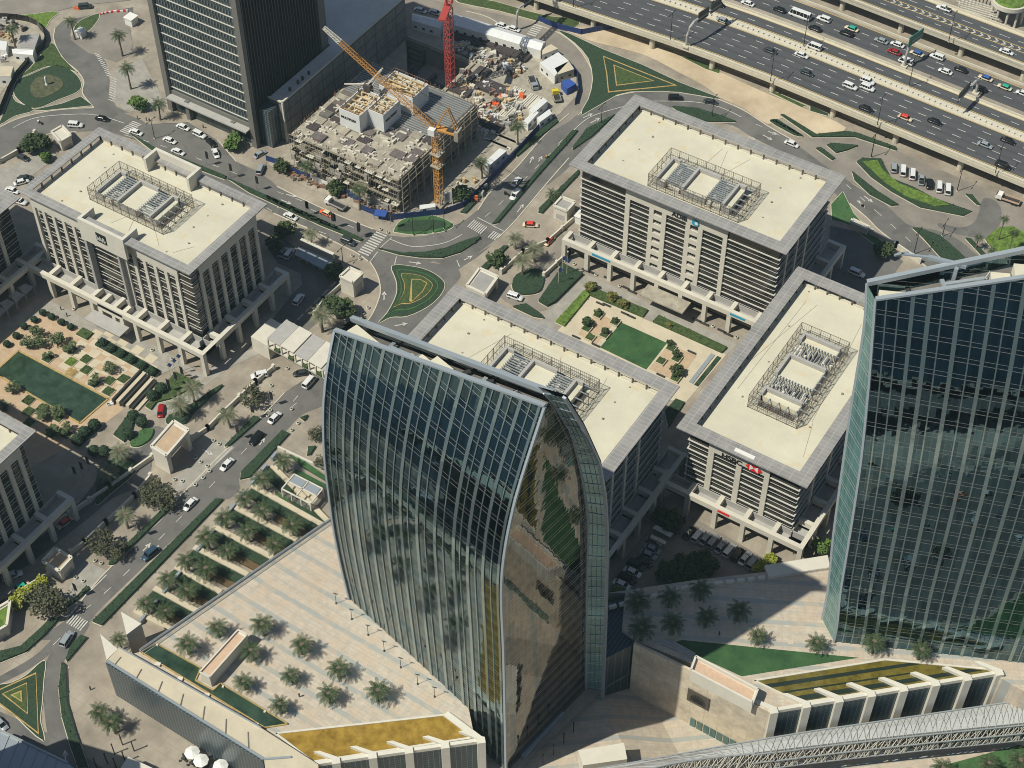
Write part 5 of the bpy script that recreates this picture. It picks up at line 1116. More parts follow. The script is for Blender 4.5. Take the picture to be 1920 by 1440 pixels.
for x, y, r_ in ((540,592, 3.6), (612,832, 3.4), (700,820, 3.6), (530,880, 4), (750,850, 3), (480,560, 2.8), (640,900, 3)): tree('l', x, y, 'leaf', r_, 'dark tree in the middle island of the shaded car court', 'trees of the car court')
for x, y, m_, r_ in ((1380,728, 'leaf_green', 2.8), (1100,815, 'leaf_yellow', 2.2), (1040,858, 'leaf_yellow', 2.4), (235,985, 'leaf_green', 2)): tree('l', x, y, m_, r_, 'light green bush at the rim of the car court', 'bushes of the car court')
for x, y, m_, r_ in ((200,478, 'leaf_autumn', 2.0), (332,532, 'leaf_autumn', 1.9), (388,568, 'leaf_autumn', 1.9), (645,690, 'leaf_autumn', 1.3)): tree('h', x, y, m_, r_, 'yellow-brown round bush on the green border of the small court', 'autumn coloured bushes')
for x, y, r_ in ((180,668, 1.9), (245,615, 1.4), (282,722, 1.4), (650,785, 1.3), (690,850, 1.5), (690,940, 2.2), (340,660, 1.2)): tree('h', x, y, 'leaf', r_, 'small tree in a square planter of the small court', 'planter trees')
# hedges and beds
def hedge(name, pts, mat='hedge', h=.8, z=0, label=None, cat='hedge', group=None, ring=True, leaf=.22, dens=1.6):
    P_ = pts; mb = MB(); mb.pr(P_, z, z+h, bottom=False); xs = [p[0] for p in P_]; ys = [p[1] for p in P_]; rnd = random.Random(int(xs[0]*10)); area = abs(sum(P_[i][0]*P_[(i+1) % len(P_)][1]-P_[(i+1) % len(P_)][0]*P_[i][1] for i in range(len(P_))))/2
    n = min(2600, int(area*dens)); cnt = 0; tries = 0
    def inside(x, y):
        c = False; j = len(P_)-1
        for i in range(len(P_)):
            if (P_[i][1] > y) != (P_[j][1] > y) and x < (P_[j][0]-P_[i][0])*(y-P_[i][1])/(P_[j][1]-P_[i][1])+P_[i][0]: c = not c
            j = i
        return c
    while cnt < n and tries < n*12:
        tries += 1; x, y = rnd.uniform(min(xs), max(xs)), rnd.uniform(min(ys), max(ys))
        if inside(x, y): leafquad(mb, (x, y, z+h+rnd.uniform(-.05, .2)), leaf*rnd.uniform(.6, 1.5), rnd, True); cnt += 1
    o = tag(mb.build(name, mat), label, cat, group)
    if ring: kb2 = MB(); kerb_ring(kb2, P_, .4, .16, z); k = kb2.build('kerb_edge', 'kerb'); k.parent = o
    return o
H = lambda fr, *c, **k: hedge('hedge', W(fr, 0, *c), **k)
HG = 'clipped hedges along the roads'
H('j', 1590,325, 1628,345, 1405,590, 1352,602, 1358,560, label='straight dark hedge in the street median above the side road', group=HG)
H('j', 1215,712, 1258,714, 575,1422, 522,1400, label='longest straight dark hedge beside the curving street', group=HG)
H('j', 1430,245, 1465,262, 1290,415, 1265,415, label='slim hedge on the pavement beside the black car', group=HG)
H('j', 940,745, 960,765, 640,1080, 612,1082, 620,1060, label='slim hedge behind the two olive trees', group=HG)
H('m', 490,420, 505,440, 400,530, 380,540, label='short rounded hedge above the bottom left crossing', group=HG)
H('m', 340,600, 250,700, 150,790, 0,850, -60,850, -60,810, 0,790, 120,760, 230,660, 290,600, label='curved hedge above the left arm of the bottom left junction', group=HG)
H('m', 455,698, 492,712, 380,845, 372,835, 400,760, label='small curved hedge right of the bottom left crossing', group=HG)
H('m', 348,850, 372,870, 380,1080, 430,1250, 500,1440, 440,1440, 400,1330, 350,1160, 332,1000, label='long curved hedge following the lower left road', group=HG)
H('j', 1690,255, 1735,240, 1712,272, label='tiny triangular hedge near the footbridge', group=HG, ring=True)
H('j', 1735,420, 1778,415, 1745,465, 1728,468, label='tiny leaf-shaped hedge on the pavement left of the middle tower', group=HG)
H('f', 690,262, 830,290, 950,285, 1060,265, 1160,225, 1240,200, 1265,200, 1230,235, 1150,285, 1050,315, 920,312, 800,295, label='crescent shaped hedge below the two zebra crossings', group=HG)
H('f', 1265,372, 1390,250, 1420,250, 1300,380, label='hedge strip beside the pale gate roof', group=HG)
H('f', 1590,560, 1640,590, 1680,570, 1840,410, 1760,370, 1720,350, 1700,400, label='dense shrub bed around the flagpoles', mat='hedge', h=1.2, cat='shrub bed')
H('f', 1445,590, 1520,575, 1600,630, 1620,655, 1560,645, label='rounded shrub bed at the end of the entrance drive', cat='shrub bed')
hedge('palm_island', spline(W('f', 0, 1440,470, 1470,410, 1570,380, 1620,410, 1600,500, 1530,522, 1465,512), 4, True), label='round dark shrub island under the pale palms', cat='shrub bed')
H('b', 1270,1265, 1300,1260, 1520,1000, 1700,800, 1750,740, 1720,740, 1560,920, 1400,1110, label='long thin median hedge on the road beside the building site', group=HG)
H('b', 1620,670, 1640,690, 1410,885, 1390,870, label='dark hedge outside the blue site fence, upper one', group=HG)
H('b', 1250,1040, 1255,1062, 1120,1205, 1090,1200, label='dark hedge outside the blue site fence, lower one', group=HG)
H('b', 1755,960, 1755,985, 1550,1205, 1528,1200, 1530,1180, label='hedge strip left of the bank block', group=HG)
H('a', 740,760, 860,830, 1270,995, 1265,1012, 1100,950, 850,845, label='median hedge behind the block beside the checkered garden', group=HG)
H('a', 1285,1010, 1600,1150, 1900,1285, 1920,1310, 1700,1225, 1400,1085, label='second stretch of the median hedge behind that block', group=HG)
H('b', 0,1105, 230,1205, 540,1350, 530,1362, 300,1270, 0,1125, label='last stretch of the median hedge before the zebra crossing', group=HG)
H('c', 1215,685, 1250,678, 1395,770, 1375,770, label='short hedge beside the sandy strip', group=HG)
H('c', 1270,650, 1290,652, 1470,762, 1640,745, 1700,755, 1920,835, 1920,850, 1690,775, 1450,775, label='long bent hedge between sandy strip and service road', group=HG)
H('c', 1470,840, 1500,838, 1575,895, 1560,905, label='short slanting hedge at the mouth of the service road', group=HG)
H('d', 555,1010, 600,1000, 770,1015, 700,1045, 620,1065, label='dark triangular hedge island on the service road', group=HG)
H('d', 760,1125, 800,1100, 930,1105, 950,1150, 1000,1240, 1150,1300, 1300,1380, 1560,1470, 1500,1500, 1200,1440, 1000,1330, 860,1230, label='dark border of the bright green wavy island', cat='hedge', h=.6)
hedge('planting', W('d', 0, 800,1130, 900,1120, 940,1190, 1050,1280, 1200,1340, 1400,1430, 1300,1440, 1100,1370, 950,1270), 'bright_green', .9, label='bright green wavy planting beside the parked vans', cat='plants', ring=False)
H('d', 730,1195, 760,1220, 900,1330, 1050,1425, 1000,1430, 850,1350, 745,1250, label='dark strip hedge below the wavy green island', group=HG)
H('d', 1515,1350, 1560,1360, 1615,1425, 1590,1420, label='small dark hedge near the truck', group=HG)
H('i', 1295,148, 1330,150, 1450,195, 1560,290, 1590,325, 1500,345, 1440,300, 1350,200, label='dark leaf-shaped island between main road and loop road', group=HG)
H('i', 1590,205, 1620,210, 1705,300, 1680,300, label='thin hedge blade at the loop road', group=HG)
hedge('planting', W('i', 0, 1700,210, 1770,150, 1850,140, 1960,200, 1960,300, 1800,300, 1740,260), 'bright_green', .8, label='bright green bed with tall thin palms at the right edge', cat='plants')
H('d', 160,840, 190,835, 385,945, 330,940, 200,870, label='hedge between road and sandy strip, upper right', group=HG)
H('i', 835,10, 900,-60, 960,60, 1040,150, 1140,240, 1100,250, 920,120, 840,100, label='dark lawn right of the bank block', mat='grass', h=.2, cat='lawn', dens=.3)
H('c', 660,605, 800,615, 940,660, 1020,690, 870,690, 760,670, label='dark lens-shaped hedge on the bend behind the bank block', group=HG)
H('c', 340,650, 200,780, 100,850, 100,835, 180,730, 280,680, label='dark hedge wedge beside the bank block, along the bend', group=HG)
# big triangular beds with yellow borders
def bed(name, rings, label, cat='flower bed', z=0):
    r = thing(name, label, cat, (*rings[0][0][0], z)); h = .25
    for k, (P_, mat, nmx) in enumerate(rings):
        q = MB(); q.pr(P_, z, z+h+k*.12, bottom=False); q.build(nmx, mat, r)
    k2 = MB(); kerb_ring(k2, rings[0][0], .5, .18, z); k2.build('kerb_edge', 'kerb', r); return r
def shrink(P_, f, c=None):
    c = c or (sum(p[0] for p in P_)/len(P_), sum(p[1] for p in P_)/len(P_)); return [(c[0]+(p[0]-c[0])*f, c[1]+(p[1]-c[1])*f) for p in P_]
T1_ = spline(W('f', 0, 765,358, 870,360, 970,385, 1040,430, 1060,470, 1030,530, 960,590, 850,640, 760,645, 690,678, 740,620, 790,520, 790,440), 3, True)
cT = W1('f', 0, 895,480)
bed('flower_bed', [(T1_, 'hedge', 'outer_hedge'), (shrink(T1_, .80, cT), 'grass', 'lawn_band'), (shrink(T1_, .74, cT), 'hedge', 'inner_hedge'), (shrink(T1_, .60, cT), 'flower_yellow', 'yellow_border'), (shrink(T1_, .57, cT), 'hedge_mid', 'shrubs'), (W('f', 0, 875,440, 925,440, 965,462, 940,510, 875,570, 862,560), 'flower_yellow', 'yellow_line'), (W('f', 0, 879,445, 925,445, 957,464, 935,508, 878,562), 'hedge_mid', 'core_shrubs')], 'ringed triangular garden bed at the main junction behind the middle tower')
T2_ = spline(W('c', 0, 25,178, 90,195, 260,275, 500,370, 700,465, 920,550, 900,555, 700,520, 500,515, 350,535, 150,650, 190,560, 215,450, 190,330, 110,240), 2, True)
c2 = W1('c', 0, 400,440)
bed('flower_bed', [(T2_, 'hedge', 'outer_hedge'), (W('c', 0, 272,318, 690,485, 300,525, 290,420), 'flower_yellow', 'yellow_border'), (W('c', 0, 277,327, 668,483, 305,518, 296,420), 'hedge', 'inner_hedge'), (W('c', 0, 330,370, 560,462, 345,490), 'flower_yellow', 'yellow_line'), (W('c', 0, 336,378, 545,461, 350,484), 'hedge_mid', 'core_shrubs')], 'big triangular garden bed with nested yellow outlines behind the building site')
bed('flower_bed', [(spline(W('m', 0, 255,840, 245,940, 235,1080, 225,1180, 250,1290, 150,1210, 60,1120, -40,1060, -40,985, 60,965, 150,920, 210,865), 2, True), 'hedge', 'outer_hedge'), (W('m', 0, 205,905, 220,1255, 0,1085, 0,1000), 'flower_yellow', 'yellow_border'), (W('m', 0, 200,918, 212,1240, 0,1076, 0,1008), 'hedge', 'inner_hedge'), (W('m', 0, 155,965, 160,1145, 12,1030), 'flower_yellow', 'yellow_line'), (W('m', 0, 150,974, 154,1135, 24,1030), 'hedge_mid', 'shrubs'), (W('m', 0, 125,1012, 130,1080, 62,1038), 'flower_yellow', 'yellow_heart'), (W('m', 0, 115,1025, 118,1065, 78,1040), 'bright_green', 'core_shrubs')], 'triangular garden bed with yellow outlines in the lower left corner')
bed('flower_bed', [(spline(W('p', 0, 200,885, 330,780, 450,640, 540,510, 610,500, 690,640, 850,800, 860,815, 720,760, 560,745, 420,790), 2, True), 'hedge_mid', 'lawn')], 'pointed green bed at the top of the upper left garden', 'garden bed')
bed('flower_bed', [(spline(W('p', 0, 190,920, 330,850, 640,740, 860,850, 900,1010, 640,1130, 380,1220, 170,1080), 4, True), 'hedge', 'outer_hedge'), (spline(W('p', 0, 340,1000, 420,880, 560,850, 700,910, 690,1000, 540,1090, 400,1100), 4, True), 'leaf_olive', 'clover_shrubs')], 'dark rounded garden with clover shaped shrubs in the upper left', 'garden bed')
q = MB(); p_ = W1('p', 0, 530,960); q.tube([(*p_, 0), (*p_, 1.2), (*p_, 3.2), (p_[0]+.3, p_[1], 4.2)], [.7, .4, .5, .15], 8); solo('monument', q, 'white', 'small white monument in the dark rounded garden', 'monument')
bed('flower_bed', [(spline(W('p', 0, 0,1400, 60,1240, 130,1080, 180,1150, 380,1240, 160,1310), 3, True), 'hedge', 'lawn')], 'dark green bed at the left edge, below the rounded garden', 'garden bed')
bed('flower_bed', [(W('p', 0, 380,1240, 700,1170, 910,1090, 1040,1190, 800,1215, 500,1245), 'hedge', 'lawn')], 'dark green wedge between rounded garden and road', 'garden bed')
bed('flower_bed', [(spline(W('p', 0, 150,190, 400,160, 650,135, 560,230, 500,330, 440,290, 330,220), 3, True), 'bright_green', 'lawn')], 'bright green bed with yellow bushes above the upper left site', 'garden bed')
bed('flower_bed', [(spline(W('p', 0, 830,340, 900,240, 1060,170, 1120,170, 1080,260, 980,360, 880,370), 3, True), 'hedge_mid', 'shrubs')], 'green island with the small white guard hut, upper left', 'garden bed')
bed('flower_bed', [(spline(W('b', 0, 715,1300, 760,1240, 850,1220, 950,1218, 1045,1260, 1030,1290, 950,1312, 830,1322, 740,1310), 3, True), 'grass', 'lawn'), (spline(W('b', 0, 740,1300, 790,1250, 960,1240, 1010,1270, 900,1300), 3, True), 'hedge', 'shrubs')], 'rounded dark lawn below the blue hoarding corner', 'garden bed')
bed('flower_bed', [(spline(W('b', 0, 1080,-20, 1280,10, 1450,60, 1600,95, 1740,110, 1755,140, 1700,158, 1560,130, 1300,60, 1080,15), 2, True), 'hedge_mid', 'shrubs')], 'long green bed between the top road and the elevated highway', 'garden bed')
bed('flower_bed', [(W('c', 0, 720,325, 760,322, 930,395, 925,415, 850,390), 'hedge_mid', 'shrubs')], 'green patch half under the highway beside the sand', 'garden bed')
bed('flower_bed', [(W('d', 0, 150,635, 200,640, 410,735, 380,745), 'hedge_mid', 'shrubs')], 'thin planting at the foot of the highway, left stretch', 'garden bed')
bed('flower_bed', [(W('d', 0, 440,735, 565,790, 560,805, 440,770), 'hedge', 'shrubs')], 'thin planting at the foot of the highway, right stretch', 'garden bed')
# planted strips beside the long deck
rnd = random.Random(4)
def sp(a, b, wd): a, b = Vector(a), Vector(b); n = Vector((-(b-a).y, (b-a).x)).normalized()*wd; return [tuple(a), tuple(b), tuple(b+n), tuple(a+n)]
lines = [((1545,520), (1865,840)), ((1430,630), (1820,850)), ((1320,745), (1680,935)), ((1215,860), (1545,1035)), ((1105,975), (1405,1130)), ((1000,1085), (1255,1230)), ((880,1205), (1120,1335)), ((770,1330), (985,1440))]
for i, (a, b_) in enumerate(lines):
    A_, B_ = Vector(W1('j', 0, *a)), Vector(W1('j', 0, *b_)); n = Vector((B_-A_).normalized()); n = Vector((n.y, -n.x))
    q = MB(); q.pr([tuple(A_), tuple(B_), tuple(B_+n*1.5), tuple(A_+n*1.5)], 0, 1.0); solo('planter_wall', q, 'paving_cream', 'pale stone planter wall between planted strips beside the striped deck', 'wall', 'walls of the planted strips')
    if i < 7:
        m_ = A_+(B_-A_)*.02; 
        hedge('strip_planting', [tuple(m_+n*1.7), tuple(A_+(B_-A_)*.97+n*1.7), tuple(A_+(B_-A_)*.97+n*4.4), tuple(m_+n*4.4)], 'hedge', .8, label='dark green planted strip beside the striped deck', cat='plants', group='planted strips', ring=False)
        hedge('strip_planting', [tuple(A_+(B_-A_)*.5+n*4.6), tuple(B_+n*4.6), tuple(B_+n*6.6), tuple(A_+(B_-A_)*.5+n*6.6)], 'hedge_red', .7, label='strip planting with reddish flowers beside the striped deck', cat='plants', group='flowering strips', ring=False)
for k in range(3):
    p = [(1650,560), (1545,670), (1650,640)][k]; 
for nm, pts in (('long green strip above the white pergola', (1665,548, 1700,560, 1835,632, 1838,655, 1650,560)), ('green strip left of the white pergola', (1545,668, 1585,690, 1862,820, 1840,842, 1600,730)), ('top green strip below the pale pavement wall', (1620,455, 1660,460, 1838,590, 1838,612, 1700,530))):
    q = MB(); q.pr(W('j', 0, *pts), 0, .6); solo('strip_lawn', q, 'turf', nm, 'lawn')
q = MB(); A_, B_ = Vector(W1('j', 1, 1570,440)), Vector(W1('m', 1, 700,740)); n = Vector(((B_-A_).y, -(B_-A_).x)).normalized()
for i in range(14):
    a, b2 = A_+(B_-A_)*(i/14+.01), A_+(B_-A_)*(i/14+.045); q.pr([tuple(a), tuple(b2), tuple(b2+n*.8), tuple(a+n*.8)], 0, 1.6)
solo('glass_rail', q, 'coping', 'broken blue-grey glass rail along the street side of the planted strips', 'railing')
q = MB(); A_, B_ = Vector(W1('j', 0, 1565,425)), Vector(W1('j', 0, 1850,560)); q.bar((*A_, .6), (*B_, .6), .6, 1.2); solo('garden_wall', q, 'stone', 'pale low wall at the top end of the planted strips', 'wall')
# ---------------------------------------------------------------- building site
CX0, CX1, CY0, CY1 = -294.8, -251.4, 323.2, 369.0
rS = thing('unfinished_building', 'unfinished concrete building with rough open floors and white core boxes on top', 'building', ((CX0+CX1)/2, (CY0+CY1)/2, 0))
rnd = random.Random(11)
for z, mt in ((4.6, 'concrete'), (9.2, 'concrete'), (13.9, 'concrete')):
    q = MB(); q.box(CX0, CX1, CY0, CY1, z, z+.55); q.build('floor_slab', mt, rS)
q = MB()
for i in range(8):
    for j in range(8):
        if i in (0, 7) or j in (0, 7) or True:
            x, y = CX0+.8+(CX1-CX0-1.6)*i/7, CY0+.8+(CY1-CY0-1.6)*j/7
            for z0, z1 in ((0, 4.6), (5.15, 9.2), (9.75, 13.9)): q.box(x-.45, x+.45, y-.45, y+.45, z0, z1)
q.build('column_grid', 'concrete_dark', rS)['kind'] = 'stuff'
q = MB()                                              # scaffold lines on both visible faces
for i in range(44): x = CX0+i*1.0; q.bar((x, CY0-1.3, 0 if i % 2 else 4), (x, CY0-1.3, 15.3), .09)
for z in (2, 4.4, 6.6, 9, 11.2, 13.6, 15.2): q.bar((CX0, CY0-1.3, z), (CX1, CY0-1.3, z), .12); q.bar((CX1+1.3, CY0, z), (CX1+1.3, CY1, z), .12)
for i in range(12): y = CY0+i*4.0; q.bar((CX1+1.3, y, 0), (CX1+1.3, y, 15.3), .22)
for i in range(70): x = rnd.uniform(CX0, CX1); z = rnd.choice((0, 4.6, 9.2, 12)); q.bar((x, CY0-rnd.uniform(.2, 2.6), z), (x+rnd.uniform(-2.5, 2.5), CY0-rnd.uniform(.2, 2.6), z+rnd.uniform(1, 4.5)), .12)
q.build('scaffold', 'scaffold', rS)
q = MB()
for z in (4.5, 9.1, 13.8):
    for k in range(13):
        a = CX0+rnd.uniform(0, 40); q.box(a, a+rnd.uniform(1.5, 4), CY0-1.6, CY0-.1, z-.15, z)
q.split('scaffold_plank', 'stone', rS)
q = MB(); q.box(CX1+.1, CX1+.4, CY0+12, CY1-.5, 5, 13.5); q.build('painted_shade_sheet', 'concrete_dark', rS)  # dark sheet stands in for the shadow on this side of the building
q = MB()
for i in range(26):
    x = rnd.uniform(CX0, CX1-3); z = rnd.choice((1, 5.5, 10)); q.box(x, x+rnd.uniform(1, 3), CY0-1.2-rnd.uniform(0, .8), CY0-1.1, z, z+rnd.uniform(1, 3))
q.split('dust_sheet', 'paving_grey', rS)
q = MB()
for i in range(60): x, y = rnd.uniform(CX0, CX1), CY0-rnd.uniform(1.2, 4); q.ob((x, y), rnd.uniform(0, 90), rnd.uniform(.5, 3.5), rnd.uniform(.2, .8), 0, rnd.uniform(.3, 1.6))
q.build('stacked_boards', 'rebar', rS)['kind'] = 'stuff'
# timber and dark ply decks on the top
zt = 14.45
q = MB()
q.box(CX0+17, CX1-.6, CY0+21, CY1-.6, zt, zt+.25); q.box(CX0+1, CX0+17, CY0+26, CY1-.6, zt, zt+.22)
q.build('formwork_deck', 'concrete_dark', rS)
q = MB()
for i in range(22): y = CY0+22+i*1.05; q.box(CX1-20, CX1-1, y, y+.3, zt+.25, zt+.42)
for i in range(16): y = CY0+28+i*1.05; q.box(CX0+1.5, CX0+16, y, y+.28, zt+.22, zt+.38)
q.build('formwork_beam', 'grey_metal', rS)
for i in range(9):
    for j in range(6):
        if rnd.random() < .3: continue
        x, y = CX0+2+i*4.6+rnd.uniform(-.4, .4), CY0+1.2+j*3.7+rnd.uniform(-.3, .3)
        if j < 2 and rnd.random() < .35: continue
        w_, l_ = rnd.uniform(3.6, 4.7), rnd.uniform(2.8, 3.7); h_ = rnd.uniform(.12, .9)
        q = MB(); q.box(x, min(x+w_, CX1-.2), y, y+l_, zt, zt+h_)
        for k in range(4): q.box(x+.1, min(x+w_, CX1-.2)-.1, y+l_*k/4+.1, y+l_*k/4+.2, zt+h_, zt+h_+.12)
        q.build('formwork_panel', rnd.choice(['ply', 'ply', 'ply', 'tarp_dark', 'concrete', 'concrete_dark', 'tarp_dark']), rS)
q = MB()
for i in range(110): x, y = rnd.uniform(CX0, CX1), rnd.uniform(CY0, CY0+22); q.ob((x, y), rnd.choice((0, 90, 20)), rnd.uniform(.4, 2.6), rnd.uniform(.15, .7), zt, zt+rnd.uniform(.2, 1.1))
o_ = q.build('loose_timber', 'stone', rS); o_['kind'] = 'stuff'
q = MB()
for i in range(170): x, y = rnd.choice([(rnd.uniform(CX0, CX1), CY0+rnd.uniform(0, 1)), (CX1-rnd.uniform(0, .6), rnd.uniform(CY0, CY1)), (rnd.uniform(CX0, CX1), CY1-rnd.uniform(0, .6)), (CX0+rnd.uniform(0, .6), rnd.uniform(CY0, CY1))]); q.bar((x, y, zt), (x+rnd.uniform(-.15, .15), y, zt+rnd.uniform(.9, 1.8)), .12)
o_ = q.build('edge_rebar', 'rebar', rS); o_['kind'] = 'stuff'
q = MB()
for i in range(70): x, y = rnd.uniform(CX0, CX1), rnd.uniform(CY0, CY1*.6+CY0*.4); q.ob((x, y), rnd.uniform(0, 90), rnd.uniform(.3, 1.4), rnd.uniform(.3, 1), zt, zt+rnd.uniform(.2, .9))
o_ = q.build('site_litter', 'stone', rS); o_['kind'] = 'stuff'
# white core boxes
def c3(x, y, z): return W1('b', z, x, y)
zB = 22.0
B1 = [c3(400,612,zB), c3(520,655,zB), c3(565,625,zB), c3(448,560,zB)]; B2 = [c3(565,625,zB), c3(655,650,zB), c3(762,575,zB), c3(560,520,zB)]; B3 = [c3(762,575,zB), c3(820,555,zB)[:2], c3(928,480,zB), c3(800,440,zB), c3(660,440,zB), c3(560,520,zB)]
X0, Y0 = B1[1]; 
bx = [(c3(400,612,zB)[0], c3(520,655,zB)[0], c3(520,655,zB)[1], c3(565,625,zB)[1]+9), (c3(520,655,zB)[0], c3(655,650,zB)[0], c3(655,650,zB)[1], c3(765,568,zB)[1]), (c3(540,560,zB)[0], c3(820,555,zB)[0], c3(820,555,zB)[1], c3(928,480,zB)[1])]
cores = []
for i, (x0, x1, y0, y1) in enumerate(bx):
    r = thing('core_box', ['nearest white site box, with black lettering on its short side', 'middle white site box with black lettering along its long side', 'farthest white site box, without lettering'][i], 'site box', ((x0+x1)/2, (y0+y1)/2, zt), 'white core boxes'); cores.append((r, x0, x1, y0, y1))
    q = MB(); t_ = .25; z0 = zt+.4
    q.box(x0, x1, y0, y0+t_, z0, zB); q.box(x0, x1, y1-t_, y1, z0, zB); q.box(x0, x0+t_, y0+t_, y1-t_, z0, zB); q.box(x1-t_, x1, y0+t_, y1-t_, z0, zB); q.build('sheeting', 'white_sheet', r)
    q = MB(); q.box(x0+t_, x1-t_, y0+t_, y1-t_, zB-2.2, zB-1.9); q.build('work_platform', 'timber', r)
    q = MB()
    for k in range(int((x1-x0)*(y1-y0)*.35)): x, y = rnd.uniform(x0+.6, x1-.6), rnd.uniform(y0+.6, y1-.6); q.ob((x, y), rnd.choice((0, 90)), rnd.uniform(.5, 2.4), rnd.uniform(.25, .7), zB-1.9, zB-rnd.uniform(.1, 1.4))
    q.build('formwork', 'stone', r)['kind'] = 'stuff'
    q = MB()
    for k in range(int((x1-x0+y1-y0)*1.1)): x, y = rnd.choice([(rnd.uniform(x0, x1), rnd.choice((y0+.3, y1-.3))), (rnd.choice((x0+.3, x1-.3)), rnd.uniform(y0, y1))]); q.bar((x, y, zB-.3), (x, y, zB+rnd.uniform(.5, 1.7)), .13)
    for a, b_ in (((x0, y0), (x1, y0)), ((x1, y0), (x1, y1)), ((x0, y1), (x1, y1)), ((x0, y0), (x0, y1))): q.bar((*a, zB+1.1), (*b_, zB+1.1), .1)
    q.build('guard_rail', 'rebar', r)['kind'] = 'stuff'
    q = MB()
    for k in range(5): y = y0+(y1-y0)*(k+.5)/5; q.bar((x0+.4, y, zB-.4), (x1-.4, y, zB-.4), .3, .35)
    q.build('cross_beam', 'timber', r)
r, x0, x1, y0, y1 = cores[0]; textmesh('lettering', 'MULTIPLEX', (x1-x0)/6.9, 'sign_black', r, (x0+(x1-x0)*.08, y0-.05, 18.6), (1, 0, 0), (0, 0, 1), bold=.04)
r, x0, x1, y0, y1 = cores[1]; textmesh('lettering', 'MULTIPLEX', (y1-y0)/7.8, 'sign_black', r, (x1+.05, y0+(y1-y0)*.12, 18.4), (0, 1, 0), (0, 0, 1), bold=.04)
p = W1('b', 19, 575,540); r = thing('concrete_pump', 'folded concrete placing boom between the white core boxes', 'boom', (*p, zt)); q = MB(); q.ob(p, 10, 2.5, 2.5, zt, 24); q.build('mast', 'tarp_dark', r)
q = MB(); t2 = W1('b', 33, 650,385); q.bar((*p, 24), (*t2, 33), .6); q.bar((*t2, 33), (p[0]+1.5, p[1]+.5, 24), .5); q.bar((*p, 24), (*W1('b', 20, 440,500), 22), .35); q.build('boom_arm', 'stone_white', r)
# tower cranes
def lattice(mb, a, b, w0, w1, n, t_=.16):
    a, b = Vector(a), Vector(b); d = (b-a).normalized(); up = Vector((0, 0, 1)) if abs(d.z) < .9 else Vector((1, 0, 0)); x = d.cross(up).normalized(); y = x.cross(d).normalized(); prev = None
    for k in range(n+1):
        p = a+(b-a)*k/n; w_ = w0+(w1-w0)*k/n; c = [p+x*sx*w_/2+y*sy*w_/2 for sx, sy in ((-1, -1), (1, -1), (1, 1), (-1, 1))]
        for i in range(4): mb.bar(c[i], c[(i+1) % 4], t_*.8)
        if prev:
            for i in range(4): mb.bar(prev[i], c[i], t_*1.5); mb.bar(prev[(i+k) % 4] if 0 else prev[i], c[(i+1) % 4], t_*.8)
        prev = c
p = G(824, 384); r = thing('tower_crane', 'yellow luffing tower crane standing at the near corner of the unfinished building', 'crane', (*p, 0)); q = MB(); top = 31
lattice(q, (*p, 0), (*p, top), 2.1, 2.1, 13, .15); q.build('mast', 'crane_yellow', r); q = MB()
for z in (17, 22): q.ob(p, 0, 3.6, 3.6, z, z+.3)
q.ob(p, 0, 4.0, 4.0, 0, 1.0); q.build('mast_collar', 'concrete', r)
J = Vector((*W1('b', 60, 322,155), 60)); hub = Vector((*p, top+1.5)); jd = (J-hub); jf = Vector((jd.x, jd.y, 0)).normalized(); q = MB(); lattice(q, hub+jf*1.0, hub+(J-hub)*.86, 1.5, 1.2, 22, .11); q.build('jib', 'crane_yellow', r)
q = MB(); lattice(q, hub+(J-hub)*.86, J, 1.2, .8, 6, .14); q.build('jib_tip', 'stone_white', r)
q = MB(); q.bar(hub, hub-jf*8.5, 2.6, .6); apex = hub-jf*4.5+Vector((0, 0, 9)); s_ = Vector((-jf.y, jf.x, 0))
for k in (-1, 1): q.bar(hub+s_*k, apex+s_*k*.4, .42); q.bar(hub-jf*8+s_*k, apex+s_*k*.4, .3)
for k in range(6): a1 = hub+(apex-hub)*k/6; q.bar(a1+s_*.8, a1-s_*.8, .2)
q.build('counter_jib', 'crane_yellow', r); q = MB(); q.bar(apex, hub+(J-hub)*.8, .12); q.build('stay_rope', 'dark_metal', r)
q = MB(); q.ob((hub-jf*7.6)[:2], math.degrees(math.atan2(jf.y, jf.x)), 1.4, 3.4, top-.6, top+3); q.build('counterweight', 'concrete', r)
q = MB(); c_ = hub+s_*2+jf*.5; q.ob(c_[:2], math.degrees(math.atan2(jf.y, jf.x)), 2.2, 1.7, top, top+2.3); q.build('cab', 'white', r)
q = MB(); q.ob((hub-jf*5)[:2], math.degrees(math.atan2(jf.y, jf.x)), 2.2, 1.6, top+.6, top+2.2); q.build('winch', 'dark_metal', r)
p = G(845, 166); r = thing('tower_crane', 'red tower crane mast standing beside the dark excavation, running out of the top edge', 'crane', (*p, 0)); q = MB(); lattice(q, (*p, -8), (*p, 34), 2.4, 2.4, 17, .17); q.build('mast', 'crane_red', r)
hub = Vector((*p, 35)); q = MB(); lattice(q, hub, hub+Vector((-10, 38, 26)), 2, 1, 24, .2); q.bar(hub, hub+Vector((3, -8, 0)), 2.4, .6); q.bar(hub, hub+Vector((1.5, -4, 9)), .4); q.build('jib', 'crane_red', r)
